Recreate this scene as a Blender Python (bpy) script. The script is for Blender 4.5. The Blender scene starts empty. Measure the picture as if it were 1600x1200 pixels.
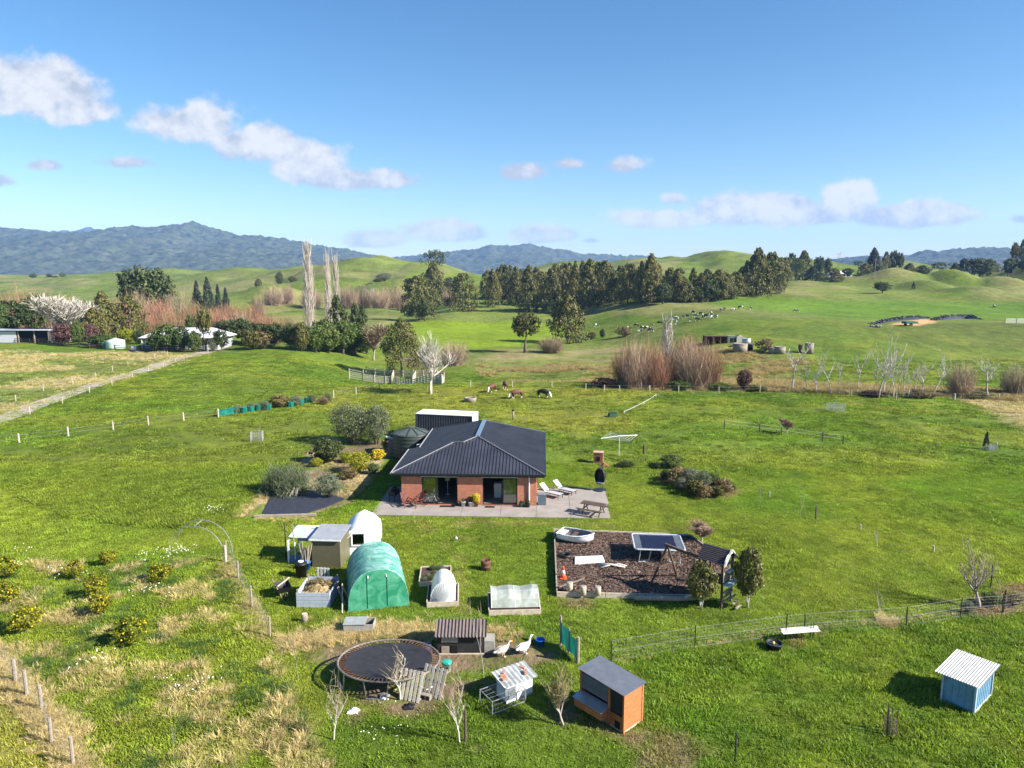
import bpy, math, random
import numpy as np
from mathutils import Vector, Matrix
R = math.radians
sc = bpy.context.scene
COL = sc.collection
random.seed(7)
RNG = np.random.default_rng(11)

# ------------------------------------------------------------------ camera
CAMH, PITCH, FPX = 17.0, math.atan(175 / 1111.0), 1111.0
cam_d = bpy.data.cameras.new('camera')
cam = bpy.data.objects.new('camera', cam_d)
COL.objects.link(cam)
cam.location = (0, 0, CAMH)
cam.rotation_euler = (math.pi / 2 - PITCH, 0, 0)
cam_d.sensor_width = 36
cam_d.lens = 36 * FPX / 1600
cam_d.clip_start = 0.5
cam_d.clip_end = 40000
sc.camera = cam
sc.view_settings.view_transform = 'Standard'
sc.view_settings.look = 'None'
sc.view_settings.exposure = 1.5
sc.view_settings.gamma = 1
sc.view_settings.use_curve_mapping = False
sc.cycles.max_bounces = 6
sc.cycles.diffuse_bounces = 1
sc.cycles.glossy_bounces = 2
sc.cycles.transmission_bounces = 3
sc.cycles.transparent_max_bounces = 6
sc.cycles.volume_bounces = 1
sc.cycles.use_denoising = True

# ------------------------------------------------------------------ sun and sky
SUN_EL, SUN_BACK = R(33), R(19)          # elevation; degrees towards the viewer from due right
sdir = Vector((math.cos(SUN_EL) * math.cos(SUN_BACK), -math.cos(SUN_EL) * math.sin(SUN_BACK), math.sin(SUN_EL)))
sl = bpy.data.lights.new('sun', 'SUN')
sl.energy = 5.0
sl.angle = R(0.53)
sl.color = (1.0, 0.945, 0.86)
so = bpy.data.objects.new('sun', sl)
COL.objects.link(so)
so.rotation_euler = sdir.to_track_quat('Z', 'Y').to_euler()
so.location = (60, -20, 60)

w = bpy.data.worlds.new('World')
sc.world = w
w.use_nodes = True
wt = w.node_tree
wt.nodes.clear()


def N(t, typ, **kw):
    n = t.nodes.new(typ)
    for k, v in kw.items():
        setattr(n, k, v)
    return n


def L(t, a, b):
    t.links.new(a, b)


def mth(t, op, a, b=None, c=None, clamp=False):
    n = t.nodes.new('ShaderNodeMath')
    n.operation = op
    n.use_clamp = clamp
    for i, x in enumerate((a, b, c)):
        if x is None:
            continue
        if isinstance(x, (int, float)):
            n.inputs[i].default_value = x
        else:
            t.links.new(x, n.inputs[i])
    return n.outputs[0]


def build_world():
    t = wt
    sky = N(t, 'ShaderNodeTexSky', sky_type='NISHITA', sun_disc=False, sun_elevation=SUN_EL,
            sun_rotation=math.atan2(sdir.x, sdir.y), altitude=300, air_density=1.0, dust_density=0.35, ozone_density=2.2)
    # clouds: direction (u, v) as tangents about the horizon
    tc = N(t, 'ShaderNodeTexCoord')
    sp = N(t, 'ShaderNodeSeparateXYZ')
    L(t, tc.outputs['Generated'], sp.inputs[0])
    y = mth(t, 'MAXIMUM', mth(t, 'ABSOLUTE', sp.outputs[1]), 0.08)
    u = mth(t, 'DIVIDE', sp.outputs[0], y)
    v = mth(t, 'DIVIDE', sp.outputs[2], y)
    cb = N(t, 'ShaderNodeCombineXYZ')
    L(t, u, cb.inputs[0])
    L(t, mth(t, 'MULTIPLY', v, 1.15), cb.inputs[1])
    L(t, mth(t, 'SIGN', sp.outputs[1]), cb.inputs[2])

    def noise(scale, detail, off=(0, 0, 0), rough=0.55):
        ad = N(t, 'ShaderNodeVectorMath', operation='ADD')
        L(t, cb.outputs[0], ad.inputs[0])
        ad.inputs[1].default_value = off
        n = N(t, 'ShaderNodeTexNoise')
        n.inputs['Scale'].default_value = scale
        n.inputs['Detail'].default_value = detail
        n.inputs['Roughness'].default_value = rough
        L(t, ad.outputs[0], n.inputs['Vector'])
        return n.outputs['Fac']
    n1 = noise(14, 9, rough=.58)
    n1b = noise(14, 5, (-0.009, -0.015, 0), .58)
    n2 = noise(38, 3, rough=0.6)
    n3 = noise(5, 2)
    # (px, py, half width px, half height px, weight, whiteness) -> tangents
    blobs = [(75, 162, 135, 58, 1.25, 1.0), (150, 192, 75, 30, .75, .8), (318, 212, 98, 42, .98, .7), (410, 240, 88, 36, 1.1, .9),
             (487, 268, 62, 42, 1.25, 1.05), (575, 290, 120, 22, .95, .35), (215, 264, 70, 16, .72, .15), (20, 292, 60, 18, .68, .1),
             (812, 277, 50, 20, .82, .1), (970, 268, 42, 20, .8, .15), (885, 266, 34, 14, .65, .05),
             (1018, 348, 66, 21, 1.4, 1.1), (1180, 336, 112, 33, 1.5, .95), (1312, 324, 56, 34, 1.4, 1.25), (1250, 340, 100, 22, 1.4, .85), (1405, 342, 120, 24, 1.4, .6),
             (1043, 316, 32, 15, .72, .1), (590, 378, 62, 20, 1.15, .6), (700, 366, 80, 22, 1.35, .95), (850, 370, 70, 16, 1.2, .85),
             (1585, 346, 40, 11, .7, .3), (920, 378, 24, 8, .6, .1), (90, 268, 40, 12, .55, .1)]
    dens = tone = None
    for (px, py, hw, hh, wgt, wh) in blobs:
        wgt = .42 + .80 * wgt
        hw, hh = hw * .92, hh * .95
        cu = (px - 800) / FPX
        cv = (425 - py) / FPX * 1.01
        du = mth(t, 'MULTIPLY', mth(t, 'SUBTRACT', u, cu), FPX / hw)
        dv0 = mth(t, 'MULTIPLY', mth(t, 'SUBTRACT', v, cv), FPX / hh)
        # flat base: below the centre falls off faster
        dv = mth(t, 'MULTIPLY', dv0, mth(t, 'ADD', 1.0, mth(t, 'MULTIPLY', mth(t, 'LESS_THAN', dv0, 0.0), 0.35)))
        r2 = mth(t, 'ADD', mth(t, 'MULTIPLY', du, du), mth(t, 'MULTIPLY', dv, dv))
        g = mth(t, 'MULTIPLY', mth(t, 'POWER', 2.718, mth(t, 'MULTIPLY', r2, -1.1)), wgt)
        g = mth(t, 'MULTIPLY', g, mth(t, 'GREATER_THAN', sp.outputs[1], 0.0))
        tn = mth(t, 'MULTIPLY', g, mth(t, 'ADD', wh, mth(t, 'MULTIPLY', dv0, 0.45)))
        dens = g if dens is None else mth(t, 'MAXIMUM', dens, g)
        sm = g if tone is None else mth(t, 'ADD', sm, g)
        tone = tn if tone is None else mth(t, 'ADD', tone, tn)
    tone = mth(t, 'DIVIDE', tone, mth(t, 'MAXIMUM', sm, 0.02))
    # scattered faint cloud elsewhere, low in the sky
    band = mth(t, 'MULTIPLY', mth(t, 'MULTIPLY', mth(t, 'SUBTRACT', n3, 0.62, clamp=True), 1.2),
               mth(t, 'LESS_THAN', sp.outputs[1], 0.25))
    dens = mth(t, 'MAXIMUM', dens, band)
    d = mth(t, 'ADD', dens, mth(t, 'MULTIPLY', mth(t, 'SUBTRACT', n1, 0.5), 1.75))
    d = mth(t, 'ADD', d, mth(t, 'MULTIPLY', mth(t, 'SUBTRACT', n2, 0.5), 0.35))
    d = mth(t, 'MULTIPLY', d, mth(t, 'GREATER_THAN', dens, 0.02))
    mr = N(t, 'ShaderNodeMapRange', interpolation_type='SMOOTHSTEP')
    L(t, d, mr.inputs[0])
    mr.inputs[1].default_value = 0.34
    mr.inputs[2].default_value = 0.80
    mr.inputs[4].default_value = 0.95
    alpha = mr.outputs[0]
    bil = mth(t, 'MULTIPLY', mth(t, 'SUBTRACT', n1, n1b), 4.5)
    lum = mth(t, 'ADD', mth(t, 'ADD', mth(t, 'MULTIPLY', tone, 0.50), bil), mth(t, 'MULTIPLY', mth(t, 'SUBTRACT', d, 0.6), 0.35), clamp=True)
    rp = N(t, 'ShaderNodeValToRGB')
    L(t, lum, rp.inputs[0])
    e = rp.color_ramp.elements
    e[0].position, e[0].color = 0.0, (3.6, 3.9, 4.4, 1)
    e[1].position, e[1].color = 1.0, (6.0, 5.95, 5.9, 1)
    m = e.new(0.45)
    m.color = (4.8, 4.95, 5.2, 1)
    hs = N(t, 'ShaderNodeHueSaturation')
    hs.inputs['Saturation'].default_value = 1.27
    hs.inputs['Hue'].default_value = 0.5
    hs.inputs['Value'].default_value = 1.08
    L(t, sky.outputs[0], hs.inputs['Color'])
    mx = N(t, 'ShaderNodeMix', data_type='RGBA')
    L(t, alpha, mx.inputs[0])
    L(t, hs.outputs[0], mx.inputs[6])
    L(t, rp.outputs[0], mx.inputs[7])
    bg = N(t, 'ShaderNodeBackground')
    bg.inputs[1].default_value = 0.055
    L(t, mx.outputs[2], bg.inputs[0])
    out = N(t, 'ShaderNodeOutputWorld')
    L(t, bg.outputs[0], out.inputs[0])


build_world()
w.cycles.sampling_method = 'MANUAL'
w.cycles.sample_map_resolution = 512


# ------------------------------------------------------------------ helpers
def h1(i, j, s):
    n = np.sin(i * 127.1 + j * 311.7 + s * 74.7) * 43758.5453
    return n - np.floor(n)


def vnoise(x, y, s=0):
    xi, yi = np.floor(x), np.floor(y)
    fx, fy = x - xi, y - yi
    fx, fy = fx * fx * (3 - 2 * fx), fy * fy * (3 - 2 * fy)
    a, b, c, d = h1(xi, yi, s), h1(xi + 1, yi, s), h1(xi, yi + 1, s), h1(xi + 1, yi + 1, s)
    return a + (b - a) * fx + (c - a) * fy + (a - b - c + d) * fx * fy


def fbm(x, y, s=0, o=4):
    t, a = 0, 0.5
    for k in range(o):
        t = t + a * vnoise(x * 2 ** k + 13.7 * k, y * 2 ** k + 7.1 * k, s + k)
        a *= 0.5
    return t / (1 - 0.5 ** o)


def S(t):
    t = np.clip(t, 0, 1)
    return t * t * (3 - 2 * t)


# hills: (px of top, py of top, distance, half width px, half depth m, extra flatness power)
HILLS = [(1112, 404, 760, 84, 130, 1), (1010, 407, 820, 130, 160, 1), (1180, 408, 740, 80, 120, 1), (1240, 416, 700, 90, 120, 1), (1375, 409, 900, 80, 120, 1),
         (1395, 422, 440, 44, 30, 1), (1478, 421, 415, 36, 26, 1), (1620, 410, 430, 52, 40, 1), (1330, 434, 470, 26, 25, 1), (1440, 436, 390, 30, 18, 1), (1560, 432, 385, 34, 22, 1), (1270, 446, 420, 34, 24, 1), (1180, 452, 430, 40, 26, 1), (1520, 446, 350, 40, 16, 1),
         (585, 406, 720, 105, 130, 1), (670, 416, 700, 90, 110, 1), (490, 418, 800, 110, 130, 1), (390, 423, 800, 90, 90, 1), (280, 422, 950, 130, 140, 1), (630, 438, 540, 80, 50, 1), (520, 442, 550, 80, 44, 1), (740, 440, 530, 60, 44, 1), (430, 446, 480, 70, 36, 1),
         (180, 427, 1000, 110, 150, 1), (40, 431, 1300, 160, 200, 1), (-150, 424, 1000, 160, 200, 1), (1750, 405, 700, 150, 150, 1),
         (900, 412, 900, 110, 150, 1)]


def hbase(x, y):
    wl = 1 - S((x + 46 + 0.12 * np.clip(y - 100, 0, 60)) / 26.0)
    wr = S((x - 18) / 50.0)
    zl = -4 * S((y - 185) / 40.0)
    zc = -4 * S((y - 104) / 30.0) + 7 * S((y - 290) / 170.0)
    zr = -2.6 * S((y - 104) / 22.0) + 5.2 * S((y - 128) / 72.0) + 8 * S((y - 235) / 220.0)
    far = S((y - 500) / 400.0)
    z = zl * wl + (1 - wl) * (zc * (1 - wr) + zr * wr)
    z = z * (1 - far) + 3.0 * far
    und = S((y - 66) / 60.0) + S((np.abs(x) - 32) / 30.0)
    z = z + np.clip(und, 0, 1) * (fbm(x / 26.0, y / 26.0, 3, 3) - 0.5) * 1.3
    z = z + S((y - 300) / 150.0) * (np.abs(fbm(x / 46.0, y / 60.0, 15, 3) - 0.5)) * -7 * (1 - S((y - 1200) / 1500.0))
    z = z + S((y - 180) / 150.0) * (fbm(x / 90.0, y / 90.0, 5, 3) - 0.5) * 7 * (1 - 0.6 * S((y - 1500) / 2000.0))
    return z


HB = []
for (px, py, D, hw, hd, k) in HILLS:
    x0 = (px - 800) / FPX * D
    zt = CAMH + (425 - py) / FPX * D
    zb = float(hbase(np.array([x0]), np.array([float(D)]))[0])
    HB.append((x0, D, zt - zb, hw / FPX * D, hd))


def hgt(x, y):
    x = np.asarray(x, float)
    y = np.asarray(y, float)
    z = hbase(x, y)
    b = np.zeros_like(z)
    for (x0, y0, a, sx, sy) in HB:
        g = a * np.exp(-(((x - x0) / sx) ** 2 + ((y - y0) / sy) ** 2) * 0.8)
        b = np.maximum(b, g) + 0.15 * np.minimum(b, g)
    return z + b * (1 + 0.34 * (fbm(x / 40.0, y / 40.0, 9, 4) - 0.5)) + S((y - 330) / 150.) * S(b / 6.) * (fbm(x / 13., y / 13., 19, 3) - .5) * 1.6


def gz(x, y):
    return float(hgt(np.array([x]), np.array([y]))[0])


def ray(px, py):
    a, v = (px - 800) / FPX, -(py - 600) / FPX
    return np.array([a, math.cos(PITCH) + v * math.sin(PITCH), -math.sin(PITCH) + v * math.cos(PITCH)])


def at(px, py):
    """where the sight line through photo pixel (px, py) meets the terrain"""
    d = ray(px, py)
    t = np.concatenate([np.arange(12, 160, 0.5), np.geomspace(160, 9000, 900)])
    X, Y, Z = d[0] * t, d[1] * t, CAMH + d[2] * t
    below = np.nonzero(Z < hgt(X, Y))[0]
    if len(below) == 0:
        return Vector((X[-1], Y[-1], 0))
    i = below[0]
    a, b = t[max(i - 1, 0)], t[i]
    for _ in range(24):
        m = (a + b) / 2
        if CAMH + d[2] * m < gz(d[0] * m, d[1] * m):
            b = m
        else:
            a = m
    return Vector((d[0] * b, d[1] * b, gz(d[0] * b, d[1] * b)))


def up(px, py, z):
    """point on that sight line at absolute height z"""
    d = ray(px, py)
    t = (z - CAMH) / d[2]
    return Vector((d[0] * t, d[1] * t, z))


def tall(p, py):
    """height above p of something whose top shows at photo row py"""
    d = ray(800 + FPX * p.x / max(p.y, 1), py)
    return CAMH + d[2] / d[1] * p.y - p.z


def wide(p, dpx):
    dep = p.y * math.cos(PITCH) - (p.z - CAMH) * math.sin(PITCH)
    return dpx * dep / FPX


def thing(name, label, cat, loc=(0, 0, 0), rz=0, group=None):
    o = bpy.data.objects.new(name, None)
    COL.objects.link(o)
    o.empty_display_size = 0.3
    o.location = loc
    o.rotation_euler = (0, 0, rz)
    o['label'] = label
    o['category'] = cat
    if group:
        o['group'] = group
    return o


def tag(o, label=None, cat=None, group=None, kind=None):
    for k, v in (('label', label), ('category', cat), ('group', group), ('kind', kind)):
        if v:
            o[k] = v
    return o


def link(name, me, parent=None, loc=None, rz=0, scale=None):
    o = bpy.data.objects.new(name, me)
    COL.objects.link(o)
    if parent:
        o.parent = parent
    if loc is not None:
        o.location = loc
    if rz:
        o.rotation_euler = (0, 0, rz)
    if scale is not None:
        o.scale = scale
    return o


def npmesh(name, V, F, mat=None, smooth=False):
    """V (n,3); F (m,k) all faces with k corners"""
    me = bpy.data.meshes.new(name)
    V = np.asarray(V, np.float32)
    F = np.asarray(F, np.int32)
    m, k = F.shape
    me.vertices.add(len(V))
    me.vertices.foreach_set('co', V.ravel())
    me.loops.add(m * k)
    me.loops.foreach_set('vertex_index', F.ravel())
    me.polygons.add(m)
    me.polygons.foreach_set('loop_start', np.arange(0, m * k, k, dtype=np.int32))
    me.polygons.foreach_set('loop_total', np.full(m, k, np.int32))
    if smooth:
        me.polygons.foreach_set('use_smooth', np.ones(m, bool))
    me.update(calc_edges=True)
    if mat:
        me.materials.append(mat)
    return me


class MB:
    def __init__(s):
        s.v, s.f = [], []

    def add(s, vs, fs):
        b = len(s.v)
        s.v += [tuple(x) for x in vs]
        s.f += [tuple(b + i for i in f) for f in fs]
        return s

    def box(s, c, d, rz=0, M=None):
        x, y, z = d[0] / 2, d[1] / 2, d[2] / 2
        vs = [Vector((i * x, j * y, k * z)) for k in (-1, 1) for j in (-1, 1) for i in (-1, 1)]
        if M is not None:
            vs = [M @ q for q in vs]
        elif rz:
            m = Matrix.Rotation(rz, 3, 'Z')
            vs = [m @ q for q in vs]
        c = Vector(c)
        return s.add([q + c for q in vs], [(0, 2, 3, 1), (4, 5, 7, 6), (0, 1, 5, 4), (2, 6, 7, 3), (0, 4, 6, 2), (1, 3, 7, 5)])

    def bar(s, a, b, wd, th, upv=(0, 0, 1)):
        a, b = Vector(a), Vector(b)
        d = (b - a)
        n = d.length
        d.normalize()
        u = Vector(upv)
        sx = d.cross(u)
        if sx.length < 1e-4:
            sx = d.cross(Vector((1, 0, 0)))
        sx.normalize()
        u = sx.cross(d)
        vs = []
        for p in (a, b):
            for i, j in ((-1, -1), (1, -1), (1, 1), (-1, 1)):
                vs.append(p + sx * (i * wd / 2) + u * (j * th / 2))
        return s.add(vs, [(3, 2, 1, 0), (4, 5, 6, 7), (0, 1, 5, 4), (1, 2, 6, 5), (2, 3, 7, 6), (3, 0, 4, 7)])

    def tube(s, pts, r, n=6, closed=False):
        pts = [Vector(p) for p in pts]
        if not isinstance(r, (list, tuple)):
            r = [r] * len(pts)
        b = len(s.v)
        m = len(pts)
        for i, p in enumerate(pts):
            if closed:
                d = pts[(i + 1) % m] - pts[i - 1]
            else:
                d = pts[min(i + 1, m - 1)] - pts[max(i - 1, 0)]
            d.normalize()
            a = d.cross(Vector((0.13, 0.05, 1)))
            if a.length < 1e-3:
                a = d.cross(Vector((1, 0, 0)))
            a.normalize()
            c = d.cross(a)
            for k in range(n):
                t = 2 * math.pi * k / n
                q = p + (a * math.cos(t) + c * math.sin(t)) * r[i]
                s.v.append(tuple(q))
        for i in range(m if closed else m - 1):
            j = (i + 1) % m
            for k in range(n):
                l = (k + 1) % n
                s.f.append((b + i * n + k, b + i * n + l, b + j * n + l, b + j * n + k))
        if not closed:
            s.f.append(tuple(b + k for k in range(n))[::-1])
            s.f.append(tuple(b + (m - 1) * n + k for k in range(n)))
        return s

    def lathe(s, prof, n=16, c=(0, 0, 0), sy=1.0):
        b = len(s.v)
        for (r, z) in prof:
            for k in range(n):
                t = 2 * math.pi * k / n
                s.v.append((c[0] + r * math.cos(t), c[1] + sy * r * math.sin(t), c[2] + z))
        for i in range(len(prof) - 1):
            for k in range(n):
                l = (k + 1) % n
                s.f.append((b + i * n + k, b + i * n + l, b + (i + 1) * n + l, b + (i + 1) * n + k))
        s.f.append(tuple(b + k for k in range(n))[::-1])
        s.f.append(tuple(b + (len(prof) - 1) * n + k for k in range(n)))
        return s

    def poly(s, pts):
        return s.add(pts, [tuple(range(len(pts)))])

    def slab(s, pts, th):
        """polygon extruded down by th along z"""
        n = len(pts)
        lo = [(p[0], p[1], p[2] - th) for p in pts]
        s.add(list(pts) + lo, [tuple(range(n)), tuple(range(2 * n - 1, n - 1, -1))] +
              [(i, n + i, n + (i + 1) % n, (i + 1) % n) for i in range(n)])
        return s

    def mesh(s, name, mat=None, smooth=False):
        me = bpy.data.meshes.new(name)
        me.from_pydata(s.v, [], s.f)
        if smooth:
            me.polygons.foreach_set('use_smooth', [True] * len(me.polygons))
        if mat:
            me.materials.append(mat)
        me.update()
        return me

    def build(s, name, mat, parent=None, smooth=False, loc=None, rz=0):
        return link(name, s.mesh(name, mat, smooth), parent, loc, rz)


MATS = {}


def mat(name, col, rough=0.7, metal=0.0, var=0.18, scale=3.0, bump=0.0, bscale=None, spec=0.35, col2=None, mixs=0.5, stretch=(1, 1, 1), trans=0.0):
    """plain surface: two colours mixed by noise, fine relief"""
    if name in MATS:
        return MATS[name]
    m = bpy.data.materials.new(name)
    m.use_nodes = True
    t = m.node_tree
    bs = t.nodes['Principled BSDF']
    tc = N(t, 'ShaderNodeTexCoord')
    mp = N(t, 'ShaderNodeMapping')
    mp.inputs['Scale'].default_value = stretch
    L(t, tc.outputs['Object'], mp.inputs[0])
    n = N(t, 'ShaderNodeTexNoise')
    n.inputs['Scale'].default_value = scale
    n.inputs['Detail'].default_value = 6
    n.inputs['Roughness'].default_value = 0.62
    L(t, mp.outputs[0], n.inputs['Vector'])
    rp = N(t, 'ShaderNodeValToRGB')
    c2 = col2 if col2 else tuple(min(1, c * (1 + var)) for c in col)
    c1 = col if col2 else tuple(c * (1 - var) for c in col)
    rp.color_ramp.elements[0].position = mixs - 0.2
    rp.color_ramp.elements[1].position = mixs + 0.2
    rp.color_ramp.elements[0].color = (*c1, 1)
    rp.color_ramp.elements[1].color = (*c2, 1)
    L(t, n.outputs['Fac'], rp.inputs[0])
    L(t, rp.outputs[0], bs.inputs['Base Color'])
    bs.inputs['Roughness'].default_value = rough
    bs.inputs['Metallic'].default_value = metal
    bs.inputs['Specular IOR Level'].default_value = spec
    if trans:
        bs.inputs['Transmission Weight'].default_value = trans
    if bump:
        nb = N(t, 'ShaderNodeTexNoise')
        nb.inputs['Scale'].default_value = bscale or scale * 6
        nb.inputs['Detail'].default_value = 4
        L(t, mp.outputs[0], nb.inputs['Vector'])
        b = N(t, 'ShaderNodeBump')
        b.inputs['Strength'].default_value = bump
        b.inputs['Distance'].default_value = 0.05
        L(t, nb.outputs['Fac'], b.inputs['Height'])
        L(t, b.outputs[0], bs.inputs['Normal'])
    MATS[name] = m
    return m


def leafmat(name, c1, c2, trans=0.3, rough=0.55, objvar=0.25, tint=False):
    """foliage: every leaf its own shade between c1 and c2"""
    if name in MATS:
        return MATS[name]
    m = bpy.data.materials.new(name)
    m.use_nodes = True
    t = m.node_tree
    t.nodes.clear()
    g = N(t, 'ShaderNodeNewGeometry')
    oi = N(t, 'ShaderNodeObjectInfo')
    mx = N(t, 'ShaderNodeMix', data_type='RGBA')
    L(t, g.outputs['Random Per Island'], mx.inputs[0])
    mx.inputs[6].default_value = (*c1, 1)
    mx.inputs[7].default_value = (*c2, 1)
    colr = mx.outputs[2]
    if tint:
        a = N(t, 'ShaderNodeAttribute', attribute_type='INSTANCER', attribute_name='tint')
        mu = N(t, 'ShaderNodeMix', data_type='RGBA', blend_type='MULTIPLY')
        mu.inputs[0].default_value = 1
        L(t, colr, mu.inputs[6])
        L(t, a.outputs['Color'], mu.inputs[7])
        colr = mu.outputs[2]
    else:
        hs = N(t, 'ShaderNodeHueSaturation')
        L(t, mth(t, 'ADD', mth(t, 'MULTIPLY', oi.outputs['Random'], objvar * 2), 1 - objvar), hs.inputs['Value'])
        L(t, mth(t, 'ADD', mth(t, 'MULTIPLY', oi.outputs['Random'], -0.03), 0.515), hs.inputs['Hue'])
        L(t, colr, hs.inputs['Color'])
        colr = hs.outputs[0]
    bs = N(t, 'ShaderNodeBsdfPrincipled')
    bs.inputs['Roughness'].default_value = rough
    bs.inputs['Specular IOR Level'].default_value = 0.25
    L(t, colr, bs.inputs['Base Color'])
    o = N(t, 'ShaderNodeOutputMaterial')
    if trans:
        tr = N(t, 'ShaderNodeBsdfTranslucent')
        L(t, colr, tr.inputs[0])
        ms = N(t, 'ShaderNodeMixShader')
        ms.inputs[0].default_value = trans
        L(t, bs.outputs[0], ms.inputs[1])
        L(t, tr.outputs[0], ms.inputs[2])
        L(t, ms.outputs[0], o.inputs[0])
    else:
        L(t, bs.outputs[0], o.inputs[0])
    MATS[name] = m
    return m


ORD = ['first', 'second', 'third', 'fourth', 'fifth', 'sixth', 'seventh', 'eighth', 'ninth', 'tenth', 'eleventh', 'twelfth', 'thirteenth',
       'fourteenth', 'fifteenth', 'sixteenth', 'seventeenth', 'eighteenth', 'nineteenth', 'twentieth']
TENS = {2: 'twenty', 3: 'thirty', 4: 'forty', 5: 'fifty'}


def nth(i):
    if i < 20:
        return ORD[i]
    a, b = divmod(i + 1, 10)
    return TENS[a] + ('-' + ORD[b - 1] if b else '') if b else {2: 'twentieth', 3: 'thirtieth', 4: 'fortieth', 5: 'fiftieth'}[a]

# ------------------------------------------------------------------ ground
def wpoly(pix):
    return [(p.x, p.y) for p in (at(*q) for q in pix)]


def inside(poly, x, y, soft=1.0, jit=0.0, js=2.0):
    """soft 0..1 mask of a world polygon"""
    x = np.asarray(x, float)
    y = np.asarray(y, float)
    P = np.array(poly)
    ins = np.zeros(x.shape, bool)
    dist = np.full(x.shape, 1e9)
    for i in range(len(P)):
        (x1, y1), (x2, y2) = P[i], P[(i + 1) % len(P)]
        c = ((y1 > y) != (y2 > y)) & (x < (x2 - x1) * (y - y1) / (y2 - y1 + 1e-12) + x1)
        ins ^= c
        dx, dy = x2 - x1, y2 - y1
        t = np.clip(((x - x1) * dx + (y - y1) * dy) / (dx * dx + dy * dy + 1e-9), 0, 1)
        dist = np.minimum(dist, np.hypot(x - x1 - t * dx, y - y1 - t * dy))
    sd = np.where(ins, dist, -dist)
    if jit:
        sd = sd + (fbm(x / js, y / js, 21, 3) - 0.5) * 2 * jit
    return S(sd / (2 * soft) + 0.5)


Z = {}
Z['dryleft'] = wpoly([(-60, 549), (300, 549), (330, 551), (200, 590), (90, 620), (-60, 665)])
Z['paddock'] = wpoly([(640, 503), (800, 501), (905, 506), (890, 530), (800, 540), (690, 548), (640, 530)])
Z['grazed'] = wpoly([(470, 640), (545, 603), (700, 605), (960, 606), (1030, 612), (950, 640), (1008, 668), (905, 686), (858, 672), (760, 645), (640, 668)])
Z['creek'] = wpoly([(720, 545), (960, 540), (1250, 560), (1240, 612), (1000, 612), (940, 604), (760, 585)])
Z['creek2'] = wpoly([(1180, 600), (1620, 612), (1620, 628), (1180, 612)])
Z['dryright'] = wpoly([(1480, 622), (1640, 622), (1640, 690), (1560, 648)])
Z['orchard'] = wpoly([(-40, 885), (60, 876), (200, 874), (330, 868), (352, 880), (415, 1000), (470, 1110), (520, 1215), (135, 1215), (60, 1090), (-40, 1010)])
Z['corner'] = wpoly([(-60, 1010), (20, 1062), (132, 1215), (-60, 1215)])
Z['dirt1'] = wpoly([(470, 990), (560, 985), (600, 1010), (700, 1010), (790, 1000), (880, 1010), (870, 1035), (760, 1050), (710, 1090), (640, 1120), (560, 1090), (500, 1060), (482, 1030)])
Z['dirt2'] = wpoly([(880, 1095), (985, 1150), (1010, 1150), (990, 1162), (930, 1150), (860, 1118)])
Z['dirt3'] = wpoly([(1020, 1170), (1060, 1155), (1100, 1175), (1070, 1200), (1010, 1198)])
Z['dirt4'] = wpoly([(1500, 955), (1525, 938), (1560, 912), (1600, 915), (1640, 930), (1640, 962), (1540, 962)])
Z['bed'] = wpoly([(370, 808), (408, 775), (450, 760), (480, 705), (505, 682), (560, 690), (612, 690), (640, 676), (624, 700), (545, 785), (540, 790), (480, 806), (412, 812)])
Z['bed2'] = wpoly([(1018, 748), (1055, 735), (1100, 735), (1155, 765), (1130, 778), (1095, 778), (1060, 766)])
Z['meadow'] = wpoly([(-60, 700), (0, 705), (120, 690), (300, 665), (480, 645), (520, 670), (470, 720), (410, 760), (380, 800), (360, 822), (240, 826), (150, 815), (75, 797), (25, 775), (0, 757), (-60, 730)])
Z['lushr'] = wpoly([(1030, 450), (1230, 470), (1420, 470), (1640, 470), (1640, 498), (1350, 500), (1200, 490)])
Z['brow'] = wpoly([(1200, 512), (1400, 506), (1640, 503), (1640, 560), (1450, 570), (1330, 545), (1180, 540)])
Z['rough'] = wpoly([(960, 1035), (1230, 985), (1520, 962), (1660, 962), (1660, 1230), (1000, 1230), (1020, 1130)])
Z['mudtrack'] = wpoly([(610, 553), (640, 556), (700, 585), (690, 590), (640, 575)])
Z['mown'] = wpoly([(-60, 745), (0, 763), (70, 800), (150, 820), (240, 831), (355, 828), (430, 815), (560, 806), (560, 826), (430, 842), (352, 862), (200, 866), (60, 868), (-60, 880)])
Z['overgrown'] = wpoly([(255, 1065), (330, 1040), (420, 1035), (480, 1070), (450, 1140), (380, 1165), (290, 1140)])
Z['walk1'] = wpoly([(600, 812), (740, 815), (750, 840), (728, 880), (735, 950), (745, 985), (715, 990), (705, 950), (700, 870), (660, 830)])
Z['walk2'] = wpoly([(640, 812), (850, 812), (1000, 818), (1085, 828), (1060, 834), (960, 826), (850, 822), (640, 822)])
Z['orangeclay'] = wpoly([(1392, 507), (1425, 501), (1460, 498), (1462, 504), (1435, 509)])

SPOTS = [(1060, 1180, 1.2), (740, 1157, .5), (560, 1120, .5), (905, 940, .9), (350, 895, .6), (1690, 950, 1), (1235, 1000, .7), (660, 1105, .7), (1285, 990, .5), (770, 1062, .8), (430, 1165, .5), (1085, 825, .7), (1480, 940, .4), (530, 1060, .7)]
SPOTW = [(at(a, b), r) for a, b, r in SPOTS]


def blend(c, m, col):
    return c * (1 - m[..., None]) + np.array(col) * m[..., None]


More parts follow.
